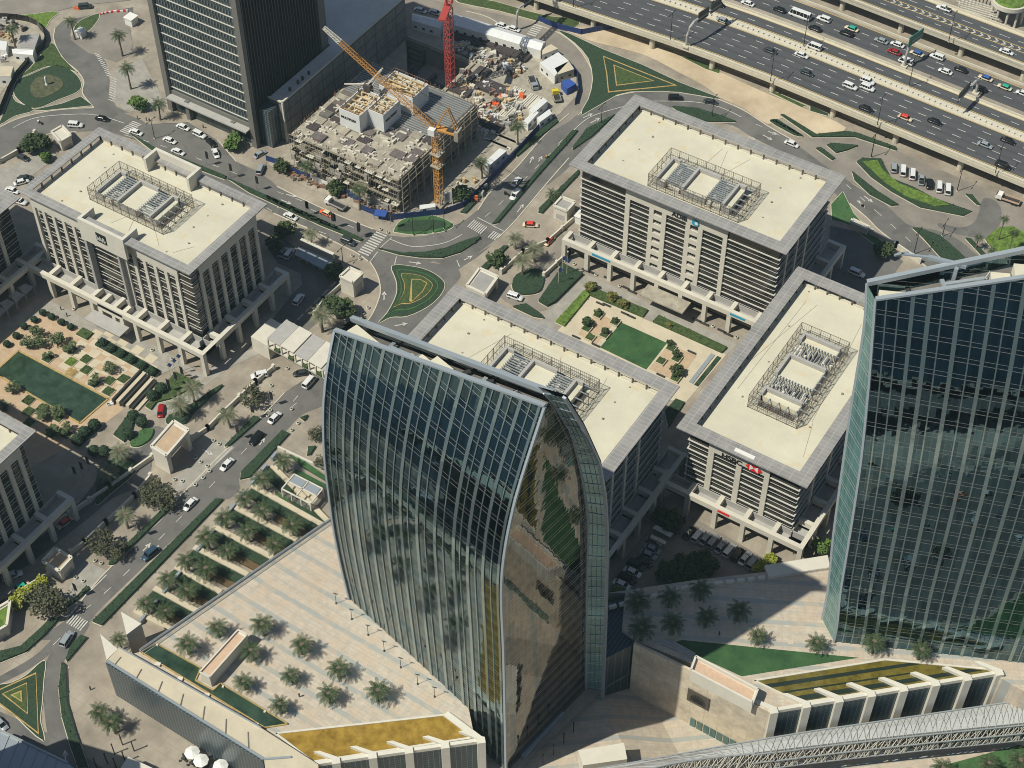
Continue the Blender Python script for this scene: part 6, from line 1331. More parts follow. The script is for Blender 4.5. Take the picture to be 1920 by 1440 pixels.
# hoarding: blue panels round the site
def hoarding(pts, label, mat='hoard_blue', h=2.4, fr='b', z=0):
    L = W(fr, z, *pts); q = MB()
    for i in range(len(L)-1):
        a, b_ = Vector(L[i]), Vector(L[i+1]); k = max(1, int((b_-a).length/2.4))
        for j in range(k): p0, p1 = a+(b_-a)*(j/k), a+(b_-a)*((j+.96)/k); q.bar((*p0, z+h/2), (*p1, z+h/2), .15, h)
        for j in range(k+1): p0 = a+(b_-a)*(j/k); q.bar((*p0, z), (*p0, z+h+.1), .2)
    solo('site_hoarding', q, mat, label, 'hoarding', 'site hoardings')
hoarding((0,905, 60,925, 130,968), 'short blue hoarding at the left corner of the building site'); hoarding((150,975, 245,1010), 'blue hoarding stretch in front of the scaffold'); hoarding((250,1010, 345,1055), 'white hoarding stretch between two trees', 'white'); hoarding((430,1090, 530,1140), 'blue hoarding stretch beside the second hoarding palm')
hoarding((530,1180, 680,1240, 1000,1205, 1110,1165, 1210,1070, 1330,940, 1420,850, 1600,650), 'long bent blue hoarding under the yellow crane, running up the road'); hoarding((1735,590, 1755,520, 1745,430, 1700,370), 'dark curved hoarding at the round end of the yard'); hoarding((1530,120, 1650,165, 1770,195, 1900,170, 2000,150), 'thin blue hoarding between top road and sand'); hoarding((1130,150, 1340,240, 1560,300), 'blue fence in front of the long white site office', 'hoard_blue', 1.6)
hoarding((0,210, 200,225, 330,250, 420,290, 500,380, 520,470, 500,540, 380,650, 200,860, 100,1050, 0,1300), 'dark hoarding along the curved edge of the upper left site', 'glass_dark', 2.6, 'p')
# gabled site offices and containers
def shed(fr, pts, h, label, roofmat='white_sheet', wallmat='white', gable=1.2, name='site_office', group='site sheds'):
    P_ = W(fr, h, *pts); r = thing(name, label, 'site office', (*P_[0], 0), group); q = MB(); q.pr(P_, 0, h); q.build('wall', wallmat, r)
    a, b_, c, d = [Vector(p) for p in P_]; q = MB(); e = .3
    if gable: m1, m2 = (a+d)/2, (b_+c)/2; q.q((*a, h+.03), (*b_, h+.03), (*m2, h+gable), (*m1, h+gable)); q.q((*m1, h+gable), (*m2, h+gable), (*c, h+.03), (*d, h+.03)); q.poly3([(*d, h), (*a, h), (*m1, h+gable)]); q.poly3([(*b_, h), (*c, h), (*m2, h+gable)])
    else: q.pr([tuple(x) for x in (a, b_, c, d)], h+.01, h+.15)
    q.build('roof', roofmat, r); q = MB(); L = (b_-a).length; k = int(L/3.2); u = (b_-a).normalized(); n = Vector((u.y, -u.x))
    for i in range(k): s = a+u*(1+i*3.2)+n*.06; q.pr([tuple(s), tuple(s+u*1.1), tuple(s+u*1.1-n*.05), tuple(s-n*.05)], 1.2, 2.1)
    if k: q.build('window', 'glass_dark', r)
    return r
shed('b', (1050,140, 1540,285, 1570,235, 1110,92), 4, 'long white gabled site office with small windows behind the materials yard'); shed('b', (815,115, 975,160, 995,115, 820,75), 4, 'shorter white gabled site office left of the red crane'); shed('b', (1035,115, 1085,130, 1105,95, 1060,80), 3.2, 'small white cabin right behind the red crane mast', gable=0)
shed('b', (1550,310, 1640,275, 1600,250, 1550,275), 3.4, 'cream cabin at the right end of the long white office', gable=0, roofmat='paving_cream'); shed('b', (1535,355, 1620,430, 1700,345, 1640,295), 3.6, 'pale flat shed at the round end of the yard', gable=0); shed('b', (1640,420, 1730,390, 1700,345, 1620,385), 3.6, 'cream walled shed behind the blue tarpaulin', gable=0, roofmat='paving_cream', wallmat='paving_cream')
shed('b', (1250,930, 1340,850, 1350,840, 1240,910), 3.4, 'narrow white site shed behind the hoarding palm', gable=0) if 0 else shed('b', (1250,935, 1350,850, 1310,835, 1225,915), 3.4, 'long narrow white site shed behind the hoarding palm', gable=0)
shed('b', (1500,640, 1580,570, 1555,550, 1475,620), 3.2, 'white container stack at the right of the yard', gable=0); shed('b', (1470,700, 1530,635, 1510,620, 1445,680), 3.0, 'second white container below the first stack', gable=0); shed('b', (1535,690, 1605,640, 1590,615, 1520,665), 3.2, 'third white container beside the road fence', gable=0)
shed('b', (1100,1165, 1180,1150, 1170,1130, 1090,1145), 2.5, 'white cabin under the yellow crane', gable=0) if 0 else shed('b', (860,1180, 950,1165, 945,1145, 860,1155), 2.2, 'pale flat cabin at the foot of the yellow crane', gable=0)
shed('p', (140,600, 370,620, 400,560, 140,560), 3.5, 'long white site office in the upper left site'); shed('p', (190,530, 390,545, 450,380, 230,400), 3.2, 'flat grey roofed shed in the upper left site', gable=0, roofmat='roof_grey'); shed('p', (-20,860, 120,860, 150,750, -20,750), 4, 'cream flat roof at the left edge in the upper left site', gable=0, roofmat='paving_cream'); shed('p', (0,560, 70,570, 80,470, 0,460), 3, 'white box cabin at the left edge of the upper left site', gable=0)
q = MB(); P_ = W('b', 3, 1655,460, 1700,440, 1740,470, 1690,500); q.pr(P_, 0, 3); solo('tarpaulin_stack', q, 'blue_tarp', 'bright blue tarpaulin covered stack at the right of the yard', 'stack')
p = W1('b', 0, 1620,1190) ; p = W1('b', 3, 640,1190); q = MB(); q.ob(p, 20, 4, 3, 2.2, 2.5); [q.bar((p[0]+a, p[1]+b_, 0), (p[0]+a, p[1]+b_, 2.3), .1) for a in (-1.6, 1.6) for b_ in (-1.2, 1.2)]; solo('blue_canopy', q, 'blue_tarp', 'small blue canopy behind the lowest hoarding corner', 'canopy')
P_ = W('b', 0, 1000,1155, 1045,1150); r = thing('site_board', 'white framed site board with a pale blue picture beside the yellow crane', 'sign', (*P_[0], 0)); q = MB(); q.bar((*P_[0], 3.4), (*P_[1], 3.4), .15, 4.2); q.build('board', 'white', r); q = MB(); q.bar((P_[0][0]+.4, P_[0][1]-.12, 3.6), (P_[1][0]-.4, P_[1][1]-.12, 3.6), .1, 3.0); q.build('picture', 'coping', r); q = MB(); [q.bar((*a, 0), (*a, 1.4), .2) for a in P_]; q.build('post', 'white', r)
# stacked material in the yard: rows of formwork packs, pipes, crates
def stack(fr, x, y, kind, ang=None, sc=1.0):
    p = W1(fr, 0, x, y); ang = rnd.choice((0, 90, 0)) if ang is None else ang; q = MB()
    if kind == 'dark': q.ob(p, ang, 9*sc, 5*sc, 0, 1.2); [q.ob((p[0], p[1]+k*sc*.9-2*sc), ang, 9.2*sc, .3, 1.2, 1.4) for k in range(5)]; solo('ply_stack', q, 'tarp_dark', 'flat dark plywood stack in the building yard', 'stack', 'dark stacks in the yard')
    elif kind == 'pack':
        for k in range(5): q.ob((p[0]+rnd.uniform(-1.2, 1.2)*sc, p[1]+rnd.uniform(-1, 1)*sc), rnd.uniform(0, 180), rnd.uniform(.6, 2.2)*sc, rnd.uniform(.3, .9)*sc, 0, rnd.uniform(.5, 1.9))
        m_ = rnd.choice(['stone_white', 'white_sheet', 'concrete_dark', 'timber', 'tarp_dark', 'ply', 'rebar', 'stone_white', 'orange' if rnd.random() < .35 else 'stone', 'stone_grey', 'concrete', 'stone_grey']); solo('material_pack', q, m_, {'stone_white': 'small pale pack of building material in the yard', 'white_sheet': 'small white wrapped pack in the yard', 'concrete_dark': 'small dark grey pack in the yard', 'timber': 'small timber pack in the yard', 'tarp_dark': 'small dark covered pack in the yard', 'ply': 'small dark plywood pack in the yard', 'rebar': 'small rust brown bundle in the yard', 'orange': 'small orange pack in the yard', 'stone': 'small cream pack in the yard', 'stone_grey': 'small grey pack in the yard', 'concrete': 'small sandy pack in the yard'}[m_], 'material', 'material packs in the yard')
    elif kind == 'pipes':
        for k in range(6): q.ob((p[0]+k*.8, p[1]), ang, .5, 7*sc, 0, .5+.1*(k % 2))
        solo('pipe_bundle', q, 'stone_white', 'bundle of pale planks lying in the yard', 'bundle', 'plank bundles')
for x, y, a, s in ((1065,212, 0, .7), (1155,228, 0, 1.0), (1255,250, 0, .8), (1335,290, 0, .9), (1420,318, 0, .9), (1195,432, 90, 1), (1265,500, 0, 1.2), (1095,515, 0, .9), (1235,690, 0, 1), (1270,720, 0, .8)): stack('b', x, y, 'dark', a, s)
for i in range(34): t = i/33; stack('b', 1065+385*t+rnd.uniform(-6, 6), 262+135*t+rnd.uniform(-22, 30), 'pack', sc=1.15)
for i in range(26): t = i/25; stack('b', 1060+330*t, 300+130*t+rnd.uniform(-5, 5), 'pack', sc=.7)
for i in range(70):
    x, y = rnd.uniform(1080, 1480), rnd.uniform(400, 720)
    if (x-1080)*.45+380 < y < 760-(x-1180)*.35: stack('b', x, y, 'pack', sc=1.1)
for i in range(22): stack('b', rnd.uniform(1180, 1400), rnd.uniform(600, 760), 'pack', sc=1.0)
for i in range(30): stack('b', rnd.uniform(560, 740), 1180+rnd.uniform(-40, 20), 'pack', sc=.8) if i < 9 else stack('b', rnd.uniform(150, 520), rnd.uniform(960, 1010)+ (rnd.uniform(0, 1)*60), 'pack', sc=.8) if i < 16 else stack('b', rnd.uniform(1030, 1220), rnd.uniform(980, 1130), 'pack', sc=.8)
for x, y in ((1180,690), (1230,650), (1320,770), (1270,800), (1460,560), (1500,590), (1370,520), (1330,620)): stack('b', x, y, 'pipes', None, 1)
for x, y in ((20,400), (100,420), (150,470), (60,640), (30,690), (110,330), (60,250), (180,290), (260,330), (20,320)): stack('p', x, y, 'pack', sc=1)
# pit fittings
for i in range(12):
    x = -303+rnd.uniform(0, 26); q = MB(); q.ob((x, 375+rnd.uniform(0, 24)), rnd.choice((0, 90)), rnd.uniform(2, 6), rnd.uniform(.6, 2), -8, -8+rnd.uniform(.5, 3)); solo('formwork_block', q, 'concrete_dark', 'dark formwork block on the floor of the deep excavation', 'block', 'blocks in the excavation')
q = MB()
for i in range(5): q.box(-304.4, -296, 396+i*1.1, 397+i*1.1, -8, -6.5+i*1.2)
solo('stair_form', q, 'concrete_dark', 'stepped concrete stair at the far left of the deep excavation', 'stairs')
q = MB(); q.box(-276, -274.6, 370, 402.2, 0, .8); q.box(-304.5, -276, 402, 403.2, 0, .8); solo('capping_beam', q, 'concrete', 'pale capping beam along the rim of the deep excavation', 'beam')
# ---------------------------------------------------------------- vehicles
def loft(mb, secs):                                   # secs: list of (x, [(y,z)...]) rings
    n = len(secs[0][1]); i0 = len(mb.v)
    for x, rg in secs: mb.v += [(x, y, z) for y, z in rg]
    for k in range(len(secs)-1):
        for j in range(n): a = i0+k*n+j; b = i0+k*n+(j+1) % n; mb.f.append((a, b, b+n, a+n))
    mb.f.append(tuple(i0+j for j in reversed(range(n)))); mb.f.append(tuple(i0+(len(secs)-1)*n+j for j in range(n)))
def rg(w_, z0, z1, bev=.12): return [(-w_, z0+.1), (-w_, z1-bev), (-w_+bev, z1), (w_-bev, z1), (w_, z1-bev), (w_, z0+.1), (w_-.1, z0), (-w_+.1, z0)]
KIND = {'sedan': dict(L=4.9, W=1.84, H=1.45, bl=.78, cab=(-1.75, -1.15, .75, 1.45), wb=1.42), 'suv': dict(L=5.0, W=1.98, H=1.85, bl=1.05, cab=(-2.35, -2.1, .85, 1.35), wb=1.45), 'van': dict(L=5.2, W=1.95, H=2.15, bl=1.1, cab=(-2.5, -2.4, 1.4, 2.2), wb=1.55),
        'bus': dict(L=8.0, W=2.3, H=2.8, bl=1.3, cab=(-3.9, -3.8, 3.0, 3.6), wb=2.5), 'pickup': dict(L=5.3, W=1.9, H=1.8, bl=1.0, cab=(-.9, -.6, .8, 1.3), wb=1.6)}
PROTO = {}
def car_proto(kind, col, roof=None, mid=None):
    D = KIND[kind]; L, Wd, H_, bl = D['L']/2, D['W']/2, D['H'], D['bl']; r = thing('parked_car' if 0 else {'sedan': 'car', 'suv': 'car', 'van': 'van', 'bus': 'minibus', 'pickup': 'pickup'}[kind], 'x', {'sedan': 'car', 'suv': 'suv', 'van': 'van', 'bus': 'minibus', 'pickup': 'pickup'}[kind], (0, 0, 0)); LAB.remove(r)
    q = MB(); hz = bl-.12 if kind in ('sedan', 'suv', 'pickup') else bl
    loft(q, [(-L, rg(Wd*.82, .42, bl*.86)), (-L+.15, rg(Wd*.94, .3, bl*.95)), (-L+.7, rg(Wd, .24, bl)), (0, rg(Wd, .22, bl)), (L-1.3, rg(Wd, .24, bl*.98)), (L-.5, rg(Wd*.95, .26, bl*.9)), (L-.1, rg(Wd*.84, .34, bl*.76)), (L, rg(Wd*.7, .44, bl*.66))]); q.build('body', col, r, True)
    a, b_, c, d = D['cab']; q = MB(); wl, wt = Wd*.93, Wd*.76; i = 0
    loft(q, [(a, [(-wl, bl-.04), (-wl*.97, bl+.02), (wl*.97, bl+.02), (wl, bl-.04)]), (b_, [(-wl, bl-.04), (-wt, H_-.06), (wt, H_-.06), (wl, bl-.04)]), (c, [(-wl, bl-.04), (-wt, H_-.06), (wt, H_-.06), (wl, bl-.04)]), (d, [(-wl*.9, bl-.06), (-wl*.88, bl), (wl*.88, bl), (wl*.9, bl-.06)])]); q.build('windows', 'car_glass', r)
    q = MB(); x0, x1 = b_-.02, c+.02; loft(q, [(x0, [(-wt-.02, H_-.08), (-wt+.1, H_), (wt-.1, H_), (wt+.02, H_-.08)]), (x1, [(-wt-.02, H_-.08), (-wt+.1, H_), (wt-.1, H_), (wt+.02, H_-.08)])])
    for s in (-1, 1):
        n = {'sedan': 2, 'suv': 3, 'van': 3, 'bus': 5, 'pickup': 2}[kind]
        for k in range(n): x = b_+(c-b_)*(k+.5)/n; q.bar((x, s*wl, bl-.02), (x, s*wt, H_-.06), .09)
        q.bar((a, s*wl*.97, bl), (b_, s*wt, H_-.05), .1); q.bar((d, s*wl*.88, bl), (c, s*wt, H_-.05), .1)
    q.build('roof', roof or col, r)
    if kind == 'pickup': q = MB(); q.box(-L+.15, a-.1, -Wd*.8, Wd*.8, bl, bl+.02); q.build('load_bed', 'tyre', r)
    for sx in (-1, 1):
        for sy in (-1, 1): q = MB(); q.tube([(sx*D['wb'], sy*(Wd-.24), .34), (sx*D['wb'], sy*(Wd+.01), .34)], .34, 10); q.build('wheel', 'tyre', r)
    for sy in (-1, 1): q = MB(); q.box(L-.16, L-.02, sy*Wd*.62-.17, sy*Wd*.62+.17, bl*.55, bl*.72); q.build('headlight', 'white', r); q = MB(); q.box(-L-.01, -L+.1, sy*Wd*.62-.15, sy*Wd*.62+.15, bl*.6, bl*.8); q.build('tail_light', 'red_sign', r)
    return r
CW = {'white': 'car_white', 'black': 'car_black', 'dark': 'car_dark', 'silver': 'car_silver', 'red': 'car_red', 'blue': 'car_blue', 'cream': 'car_cream', 'yellow': 'car_yellow', 'orange': 'car_orange'}
def put_car(fr, x, y, kind, col, ang, where, z=0, group=None, dirpx=None):
    taxi = kind.startswith('taxi'); roof = None; kd = kind
    if taxi: roof = 'car_taxi'+kind[4:]; kd = 'sedan'; col = 'orange' if kind == 'taxiorange' else 'cream'; roof = 'car_cream' if kind == 'taxiorange' else roof
    zz_ = z+.7; p = W1(fr, zz_, x, y)
    if dirpx: q_ = W1(fr, zz_, x+dirpx[0], y+dirpx[1]); ang = math.degrees(math.atan2(q_[1]-p[1], q_[0]-p[0]))
    key = (kd, col, roof); nm = {'sedan': 'car', 'suv': 'suv', 'van': 'van', 'bus': 'minibus', 'pickup': 'pickup'}[kd]
    lab = ('cream taxi with %s roof %s' % (kind[4:], where) if roof and kind != 'taxiorange' else 'orange taxi %s' % where if taxi else '%s %s %s' % (col, nm, where))
    sc = 1.06
    if key not in PROTO: PROTO[key] = car_proto(kd, CW[col], roof); o = PROTO[key]; o.location = (*p, z+.02); o.rotation_euler = (0, 0, R(ang)); o.scale = (sc,)*3; tag(o, lab, 'taxi' if taxi else None, group)
    else: o = copy_thing(PROTO[key], (*p, z+.02), R(ang), lab, group, sc); o['category'] = 'taxi' if taxi else o['category']
    return o
HWn, HWf, HWt = 'on the near elevated highway lanes', 'on the second highway deck', 'on the farthest ramp'
for x, y, k, c in ((165,350,'sedan','dark'), (382,378,'sedan','white'), (418,502,'sedan','dark'), (717,597,'suv','white'), (838,560,'suv','white'), (836,606,'suv','white'), (828,750,'sedan','black'), (1098,812,'taxired',''), (1303,840,'sedan','black'), (1652,1000,'sedan','silver'), (1810,972,'sedan','black'), (1775,1145,'suv','black'), (-195,26,'sedan','black'), (-160,140,'sedan','silver')):
    put_car('d', x, y, k, c, -1.5, HWn, HZ, 'vehicles on the highway')
for x, y, k, c in ((228,65,'sedan','black'), (368,108,'bus','white'), (535,131,'suv','white'), (475,196,'sedan','black'), (692,231,'suv','black'), (728,196,'taxigreen',''), (933,280,'sedan','silver'), (1045,305,'sedan','white'), (1022,357,'sedan','red'), (1180,368,'taxiblue',''), (1103,426,'van','white'), (1318,392,'suv','white'), (468,324,'van','white'), (1376,492,'sedan','white'), (1483,480,'sedan','black'), (1655,538,'taxiblue',''), (1618,612,'sedan','black'), (1787,601,'taxigreen',''), (1915,644,'sedan','white'), (8,20,'sedan','white')):
    put_car('d', x, y, k, c, 178.5, HWf, HZ, 'vehicles on the highway')
put_car('d', 1365,56, 'pickup', 'white', 178, HWt, HZ, 'vehicles on the highway'); put_car('d', 1800,355, 'sedan', 'white', -2, HWt, HZ, 'vehicles on the highway')
for x, y, k, c in ((1020,1160,'suv','silver'), (1082,1183,'van','white'), (1147,1208,'van','white'), (1210,1243,'pickup','silver'), (1267,1272,'suv','black'), (1332,1295,'van','white'), (1392,1312,'van','white')):
    put_car('d', x, y, k, c, 112, 'parked in the slanting row by the wavy green island', 0, 'cars parked by the wavy green island')
put_car('d', 313,993, 'sedan', 'white', 0, 'on the bend beside the service road mouth', dirpx=(30, 12)); put_car('c', 680,550, 'suv', 'black', 0, 'on the bend behind the bank block', dirpx=(30, 0)); put_car('c', 877,572, 'sedan', 'dark', 0, 'on the bend behind the bank block', dirpx=(30, 6))
for x, y, k, c, d, wl in ((480,36,'suv','dark',(30,-2),'at the top edge, by an orange barrier'), (575,666,'sedan','black',(30,6),'on the curve beside the zebra crossing'), (425,702,'suv','white',(30,2),'on the curve above the bush garden'), (765,742,'sedan','white',(30,10),'on the zebra crossing by the slab tower'), (1030,713,'sedan','white',(30,12),'by the slab tower lobby'), (1122,756,'suv','white',(30,14),'by the slab tower lobby'), (1188,801,'sedan','black',(25,25),'by the slab tower lobby'), (1213,860,'sedan','white',(12,30),'by the slab tower lobby'), (955,788,'sedan','white',(30,12),'on the road behind the left block'), (1002,852,'sedan','white',(30,12),'on the road behind the left block'),
                       (1462,866,'sedan','silver',(28,-16),'near the dark corner of the slab tower'), (1466,952,'suv','silver',(12,-30),'at the left end of the site hoarding'), (130,885,'sedan','dark',(30,14),'in the court left of the left block'), (138,1000,'sedan','dark',(30,-4),'in the court left of the left block'), (120,1022,'sedan','white',(30,-8),'in the court left of the left block'), (70,1068,'sedan','white',(30,10),'in the court left of the left block'), (112,1132,'suv','white',(30,10),'in the court left of the left block')):
    put_car('a', x, y, k, c, 0, wl, dirpx=d)
for x, y, k, c, d, wl in ((135,1215,'sedan','white',(30,14),'on the street right of the left block'), (460,1358,'suv','dark',(30,12),'waiting before the central zebra crossing'), (336,1197,'taxiorange','',(-30,-13),'on the road below the site hoarding'), (1405,1020,'sedan','white',(22,-26),'on the road right of the building site'), (1400,1097,'suv','white',(-22,24),'on the road right of the building site'), (1485,1262,'taxired','',(30,2),'turning near the pale gate'), (1590,1352,'taxired','',(20,-20),'behind the gate wall beside the pale palms'), (865,56,'sedan','white',(30,10),'parked behind the upper site offices'), (948,68,'sedan','white',(30,10),'parked behind the upper site offices'), (1390,160,'sedan','white',(30,10),'parked behind the long site office'), (1325,142,'sedan','white',(30,10),'parked behind the long site office')):
    put_car('b', x, y, k, c, 0, wl, dirpx=d)
for fr, x, y, k, c, d, wl in (('f', 152,277,'sedan','silver',(18,-26),'parked under the trees beside the left drive'), ('f', 187,287,'suv','white',(18,-26),'parked under the trees beside the left drive'), ('f', 240,545,'suv','white',(20,-28),'on the shaded drive of the left block'), ('f', 1457,528,'suv','white',(30,10),'on the round entrance drive'), ('f', 20,970,'suv','white',(-30,6),'on the paved apron under the footbridge'), ('f', 255,957,'sedan','dark',(-30,5),'in the shade of the covered footbridge'), ('f', 300,1010,'van','white',(20,-22),'passing below the covered footbridge'), ('h', 1700,395,'suv','white',(30,12),'parked in the dark court right of the bank block'),
                          ('j', 905,208,'sedan','red',(4,-30),'on the drive beside the white gatehouse'), ('j', 1440,367,'suv','black',(-20,22),'on the curving street'), ('j', 1277,511,'sedan','white',(-22,22),'on the curving street'), ('j', 1070,734,'sedan','white',(-22,22),'on the curving street'), ('j', 843,1016,'suv','blue',(-24,20),'on the curving street'), ('j', 1545,248,'sedan','white',(22,-22),'on the curving street'), ('j', 362,838,'taxired','',(-26,20),'on the shaded ramp at the lower left block'), ('j', 70,1136,'pickup','white',(30,-10),'on the ramp at the far left'), ('j', 115,1202,'taxigreen','',(-24,14),'on the ramp at the far left'), ('j', 22,1296,'sedan','black',(-30,14),'at the far left edge'), ('m', 378,714,'suv','silver',(20,-30),'at the bottom left zebra crossing'), ('m', 2,1187,'sedan','silver',(20,20),'at the left edge in the lower left corner')):
    put_car(fr, x, y, k, c, 0, wl, dirpx=d)
for x, y, k, c in ((637,656,'sedan','dark'), (685,674,'suv','white'), (727,690,'sedan','silver'), (772,707,'suv','silver'), (815,735,'sedan','silver'), (862,757,'suv','white'), (908,780,'suv','black'), (950,800,'sedan','white'), (993,824,'suv','silver')):
    put_car('l', x, y, k, c, 86, 'parked in the sunny row before the colonnade', 0, 'cars parked before the colonnade')
for x, y, k, c in ((440,700,'sedan','silver'), (430,746,'sedan','silver'), (408,778,'sedan','silver'), (385,822,'sedan','dark'), (340,838,'suv','dark'), (318,876,'sedan','white'), (287,916,'suv','black'), (258,946,'sedan','white')):
    put_car('l', x, y, k, c, 0, 'parked in the shaded slanting row beside the middle tower', 0, 'cars parked in the shaded row', dirpx=(30, 14))
put_car('l', 800,960, 'sedan', 'white', 0, 'parked below the white balustrade', dirpx=(30, -4))
# trucks and motorbikes
def truck(fr, x, y, d, label, cabc='white', bed='stone_grey', z=0, L=8):
    p = W1(fr, z+.8, x, y); q_ = W1(fr, z+.8, x+d[0], y+d[1]); ang = math.atan2(q_[1]-p[1], q_[0]-p[0]); r = thing('truck', label, 'truck', (0, 0, 0))
    q = MB(); loft(q, [(L/2-2.0, rg(1.15, .6, 2.6)), (L/2-.5, rg(1.15, .6, 2.55)), (L/2, rg(1.1, .6, 1.5))]); q.build('cab', cabc, r); q = MB(); q.box(L/2-.75, L/2-.1, -.95, .95, 1.55, 2.3); q.build('windscreen', 'car_glass', r)
    q = MB(); q.box(-L/2, L/2-2.1, -1.2, 1.2, .9, 1.15); q.build('flatbed', 'dark_metal', r); q = MB()
    for s in (-1, 1): q.box(-L/2, L/2-2.2, s*1.2-.06, s*1.2+.06, 1.15, 1.75)
    q.box(-L/2, -L/2+.1, -1.14, 1.14, 1.15, 1.75); q.build('side_board', bed, r)
    for sx in (-L/2+1, -L/2+2.1, L/2-1.2):
        for sy in (-1, 1): q = MB(); q.tube([(sx, sy*.85, .48), (sx, sy*1.15, .48)], .48, 10); q.build('wheel', 'tyre', r)
    r.location = (*p, z+.02); r.rotation_euler = (0, 0, ang); return r
truck('b', 388,1152, (-30, -14), 'white truck with an empty grey flatbed below the site hoarding'); truck('d', 1808,1382, (-30, -10), 'white truck with a reddish open bed near the right edge', bed='pinkstone'); truck('b', 1630,545, (-8, -26), 'yellow site truck on the yard floor', 'car_yellow', L=6); truck('b', 1500,470, (10, 26), 'blue-grey mixer truck among the yard materials', 'coping', L=7)
def person(fr, x, y, label, shirt, z=0, motor=False):
    p = W1(fr, z, x, y); r = thing('person', label, 'person', (0, 0, 0)); q = MB(); a = 0
    q.tube([(0, .1, 0), (0, .1, .45), (0, .09, .85)], [.06, .07, .09], 7); q.tube([(.12, -.1, 0), (.06, -.1, .45), (0, -.09, .85)], [.06, .07, .09], 7)
    q.tube([(0, 0, .8), (0, 0, 1.0), (0, 0, 1.3), (0, 0, 1.45), (0, 0, 1.52)], [.16, .15, .19, .15, .07], 10); q.tube([(0, 0, 1.5), (0, 0, 1.58), (0, 0, 1.68), (0, 0, 1.76), (0, 0, 1.79)], [.06, .09, .1, .07, .02], 10)
    for s in (-1, 1): q.tube([(0, s*.2, 1.42), (.02, s*.25, 1.12), (.1, s*.24, .88), (.12, s*.24, .78)], [.06, .045, .035, .03], 6)
    q.build('body', 'skin', r, True); q = MB(); q.tube([(0, 0, .92), (0, 0, 1.3), (0, 0, 1.46)], [.19, .22, .16], 10); q.build('shirt', shirt, r, True); q = MB(); q.tube([(0, .1, .05), (0, .09, .92)], .1, 7); q.tube([(.12, -.1, .05), (0, -.09, .92)], .1, 7); q.build('trousers', 'car_dark', r); q = MB(); q.tube([(-.01, 0, 1.68), (-.01, 0, 1.8), (-.01, 0, 1.83)], [.11, .09, .03], 8); q.build('hair', 'lamp_black', r)
    r.location = (*p, z); r.rotation_euler = (0, 0, x % 6); return r
for fr, x, y, l, s in (('a', 775,672, 'person in dark clothes standing near the zebra crossing by the slab tower', 'car_dark'), ('a', 825,680, 'person in a brown shirt on the pavement beside the slab tower', 'rebar'), ('a', 842,685, 'person in black clothes on the pavement beside the slab tower', 'car_black'), ('a', 1145,722, 'person in dark clothes by the slab tower lobby', 'car_dark'), ('m', 510,1000, 'person in dark clothes walking on the pink pavement at the lower left', 'car_black'), ('m', 1685,1040, 'person in dark clothes on the striped left deck', 'car_black'), ('l', 805,1232, 'person in black clothes on the shaded right deck', 'car_black'), ('e', 1185,1200, 'person in a red shirt under the corner column of the left block', 'red_sign'), ('l', 955,700, 'person in dark clothes under the sunny colonnade', 'car_black'), ('e', 345,845, 'person in dark clothes walking before the left block', 'car_black'), ('e', 378,880, 'person in black clothes walking behind, before the left block', 'car_black')):
    person(fr, x, y, l, s, ZD if (fr, y) in (('m', 1040), ('l', 1232)) else 0)
for fr, x, y, l, c in (('b', 1350,1092, 'black motorbike with rider beside two white cars', 'car_black'), ('b', 1582,888, 'yellow delivery motorbike on the road beside the site', 'crane_yellow'), ('a', 225,690, 'motorbike with pale box on the upper left curve', 'white')):
    p = W1(fr, .6, x, y); r = thing('motorbike', l, 'motorbike', (*p, 0)); q = MB(); q.bar((p[0]-.7, p[1], .7), (p[0]+.7, p[1]+.2, .75), .3, .35); q.tube([(p[0]-.1, p[1], .8), (p[0], p[1], 1.3), (p[0]+.05, p[1], 1.55)], [.2, .22, .1], 8); q.build('frame', 'lamp_black', r); q = MB(); q.box(p[0]-.85, p[0]-.3, p[1]-.25, p[1]+.25, .85, 1.4); q.build('box', c, r)
    for s in (-.75, .75): q = MB(); q.tube([(p[0]+s, p[1]-.06, .32), (p[0]+s, p[1]+.06, .32)], .32, 10); q.build('wheel', 'tyre', r)
# ---------------------------------------------------------------- gardens, gates, footbridge, pergola
# checkered garden in front of the left block (level terrace)
GP = W('e', 0, -120,1080, 235,842, 905,1200, 640,1380, 480,1560, -120,1900); q = MB(); q.sheet(GP, .05); struct('garden_terrace', q, 'paving_tan')
GP2 = W('j', 0, 60,150, 210,345, 390,430, 580,290, 700,200, 500,80)
q = MB(); q.sheet(GP2, .06); struct('garden_terrace', q, 'paving_tan')
q = MB(); P_ = W('e', 0, -60,1230, 110,1075, 610,1345, 455,1580, 250,1520, -60,1300); q.sheet(W('e', 0, -80,1240, 105,1075, 610,1345) + W('j', 0, 450,283, 20,20, -80,-60), .12); solo('pool', q, 'water_green', 'large dark green rectangular pool in the checkered garden', 'pool')
q = MB(); L = W('e', 0, -80,1240, 105,1075, 610,1345) + W('j', 0, 450,283)
for i in range(3): q.bar((*L[i], .15), (*L[i+1], .15), .5, .3)
q.bar((*W1('j', 0, 450,283), .15), (*W1('j', 0, 0,20), .15), .5, .3); solo('kerb_line', q, 'flower_yellow', 'yellow rim round the dark rectangular pool', 'kerb')
rnd = random.Random(21)
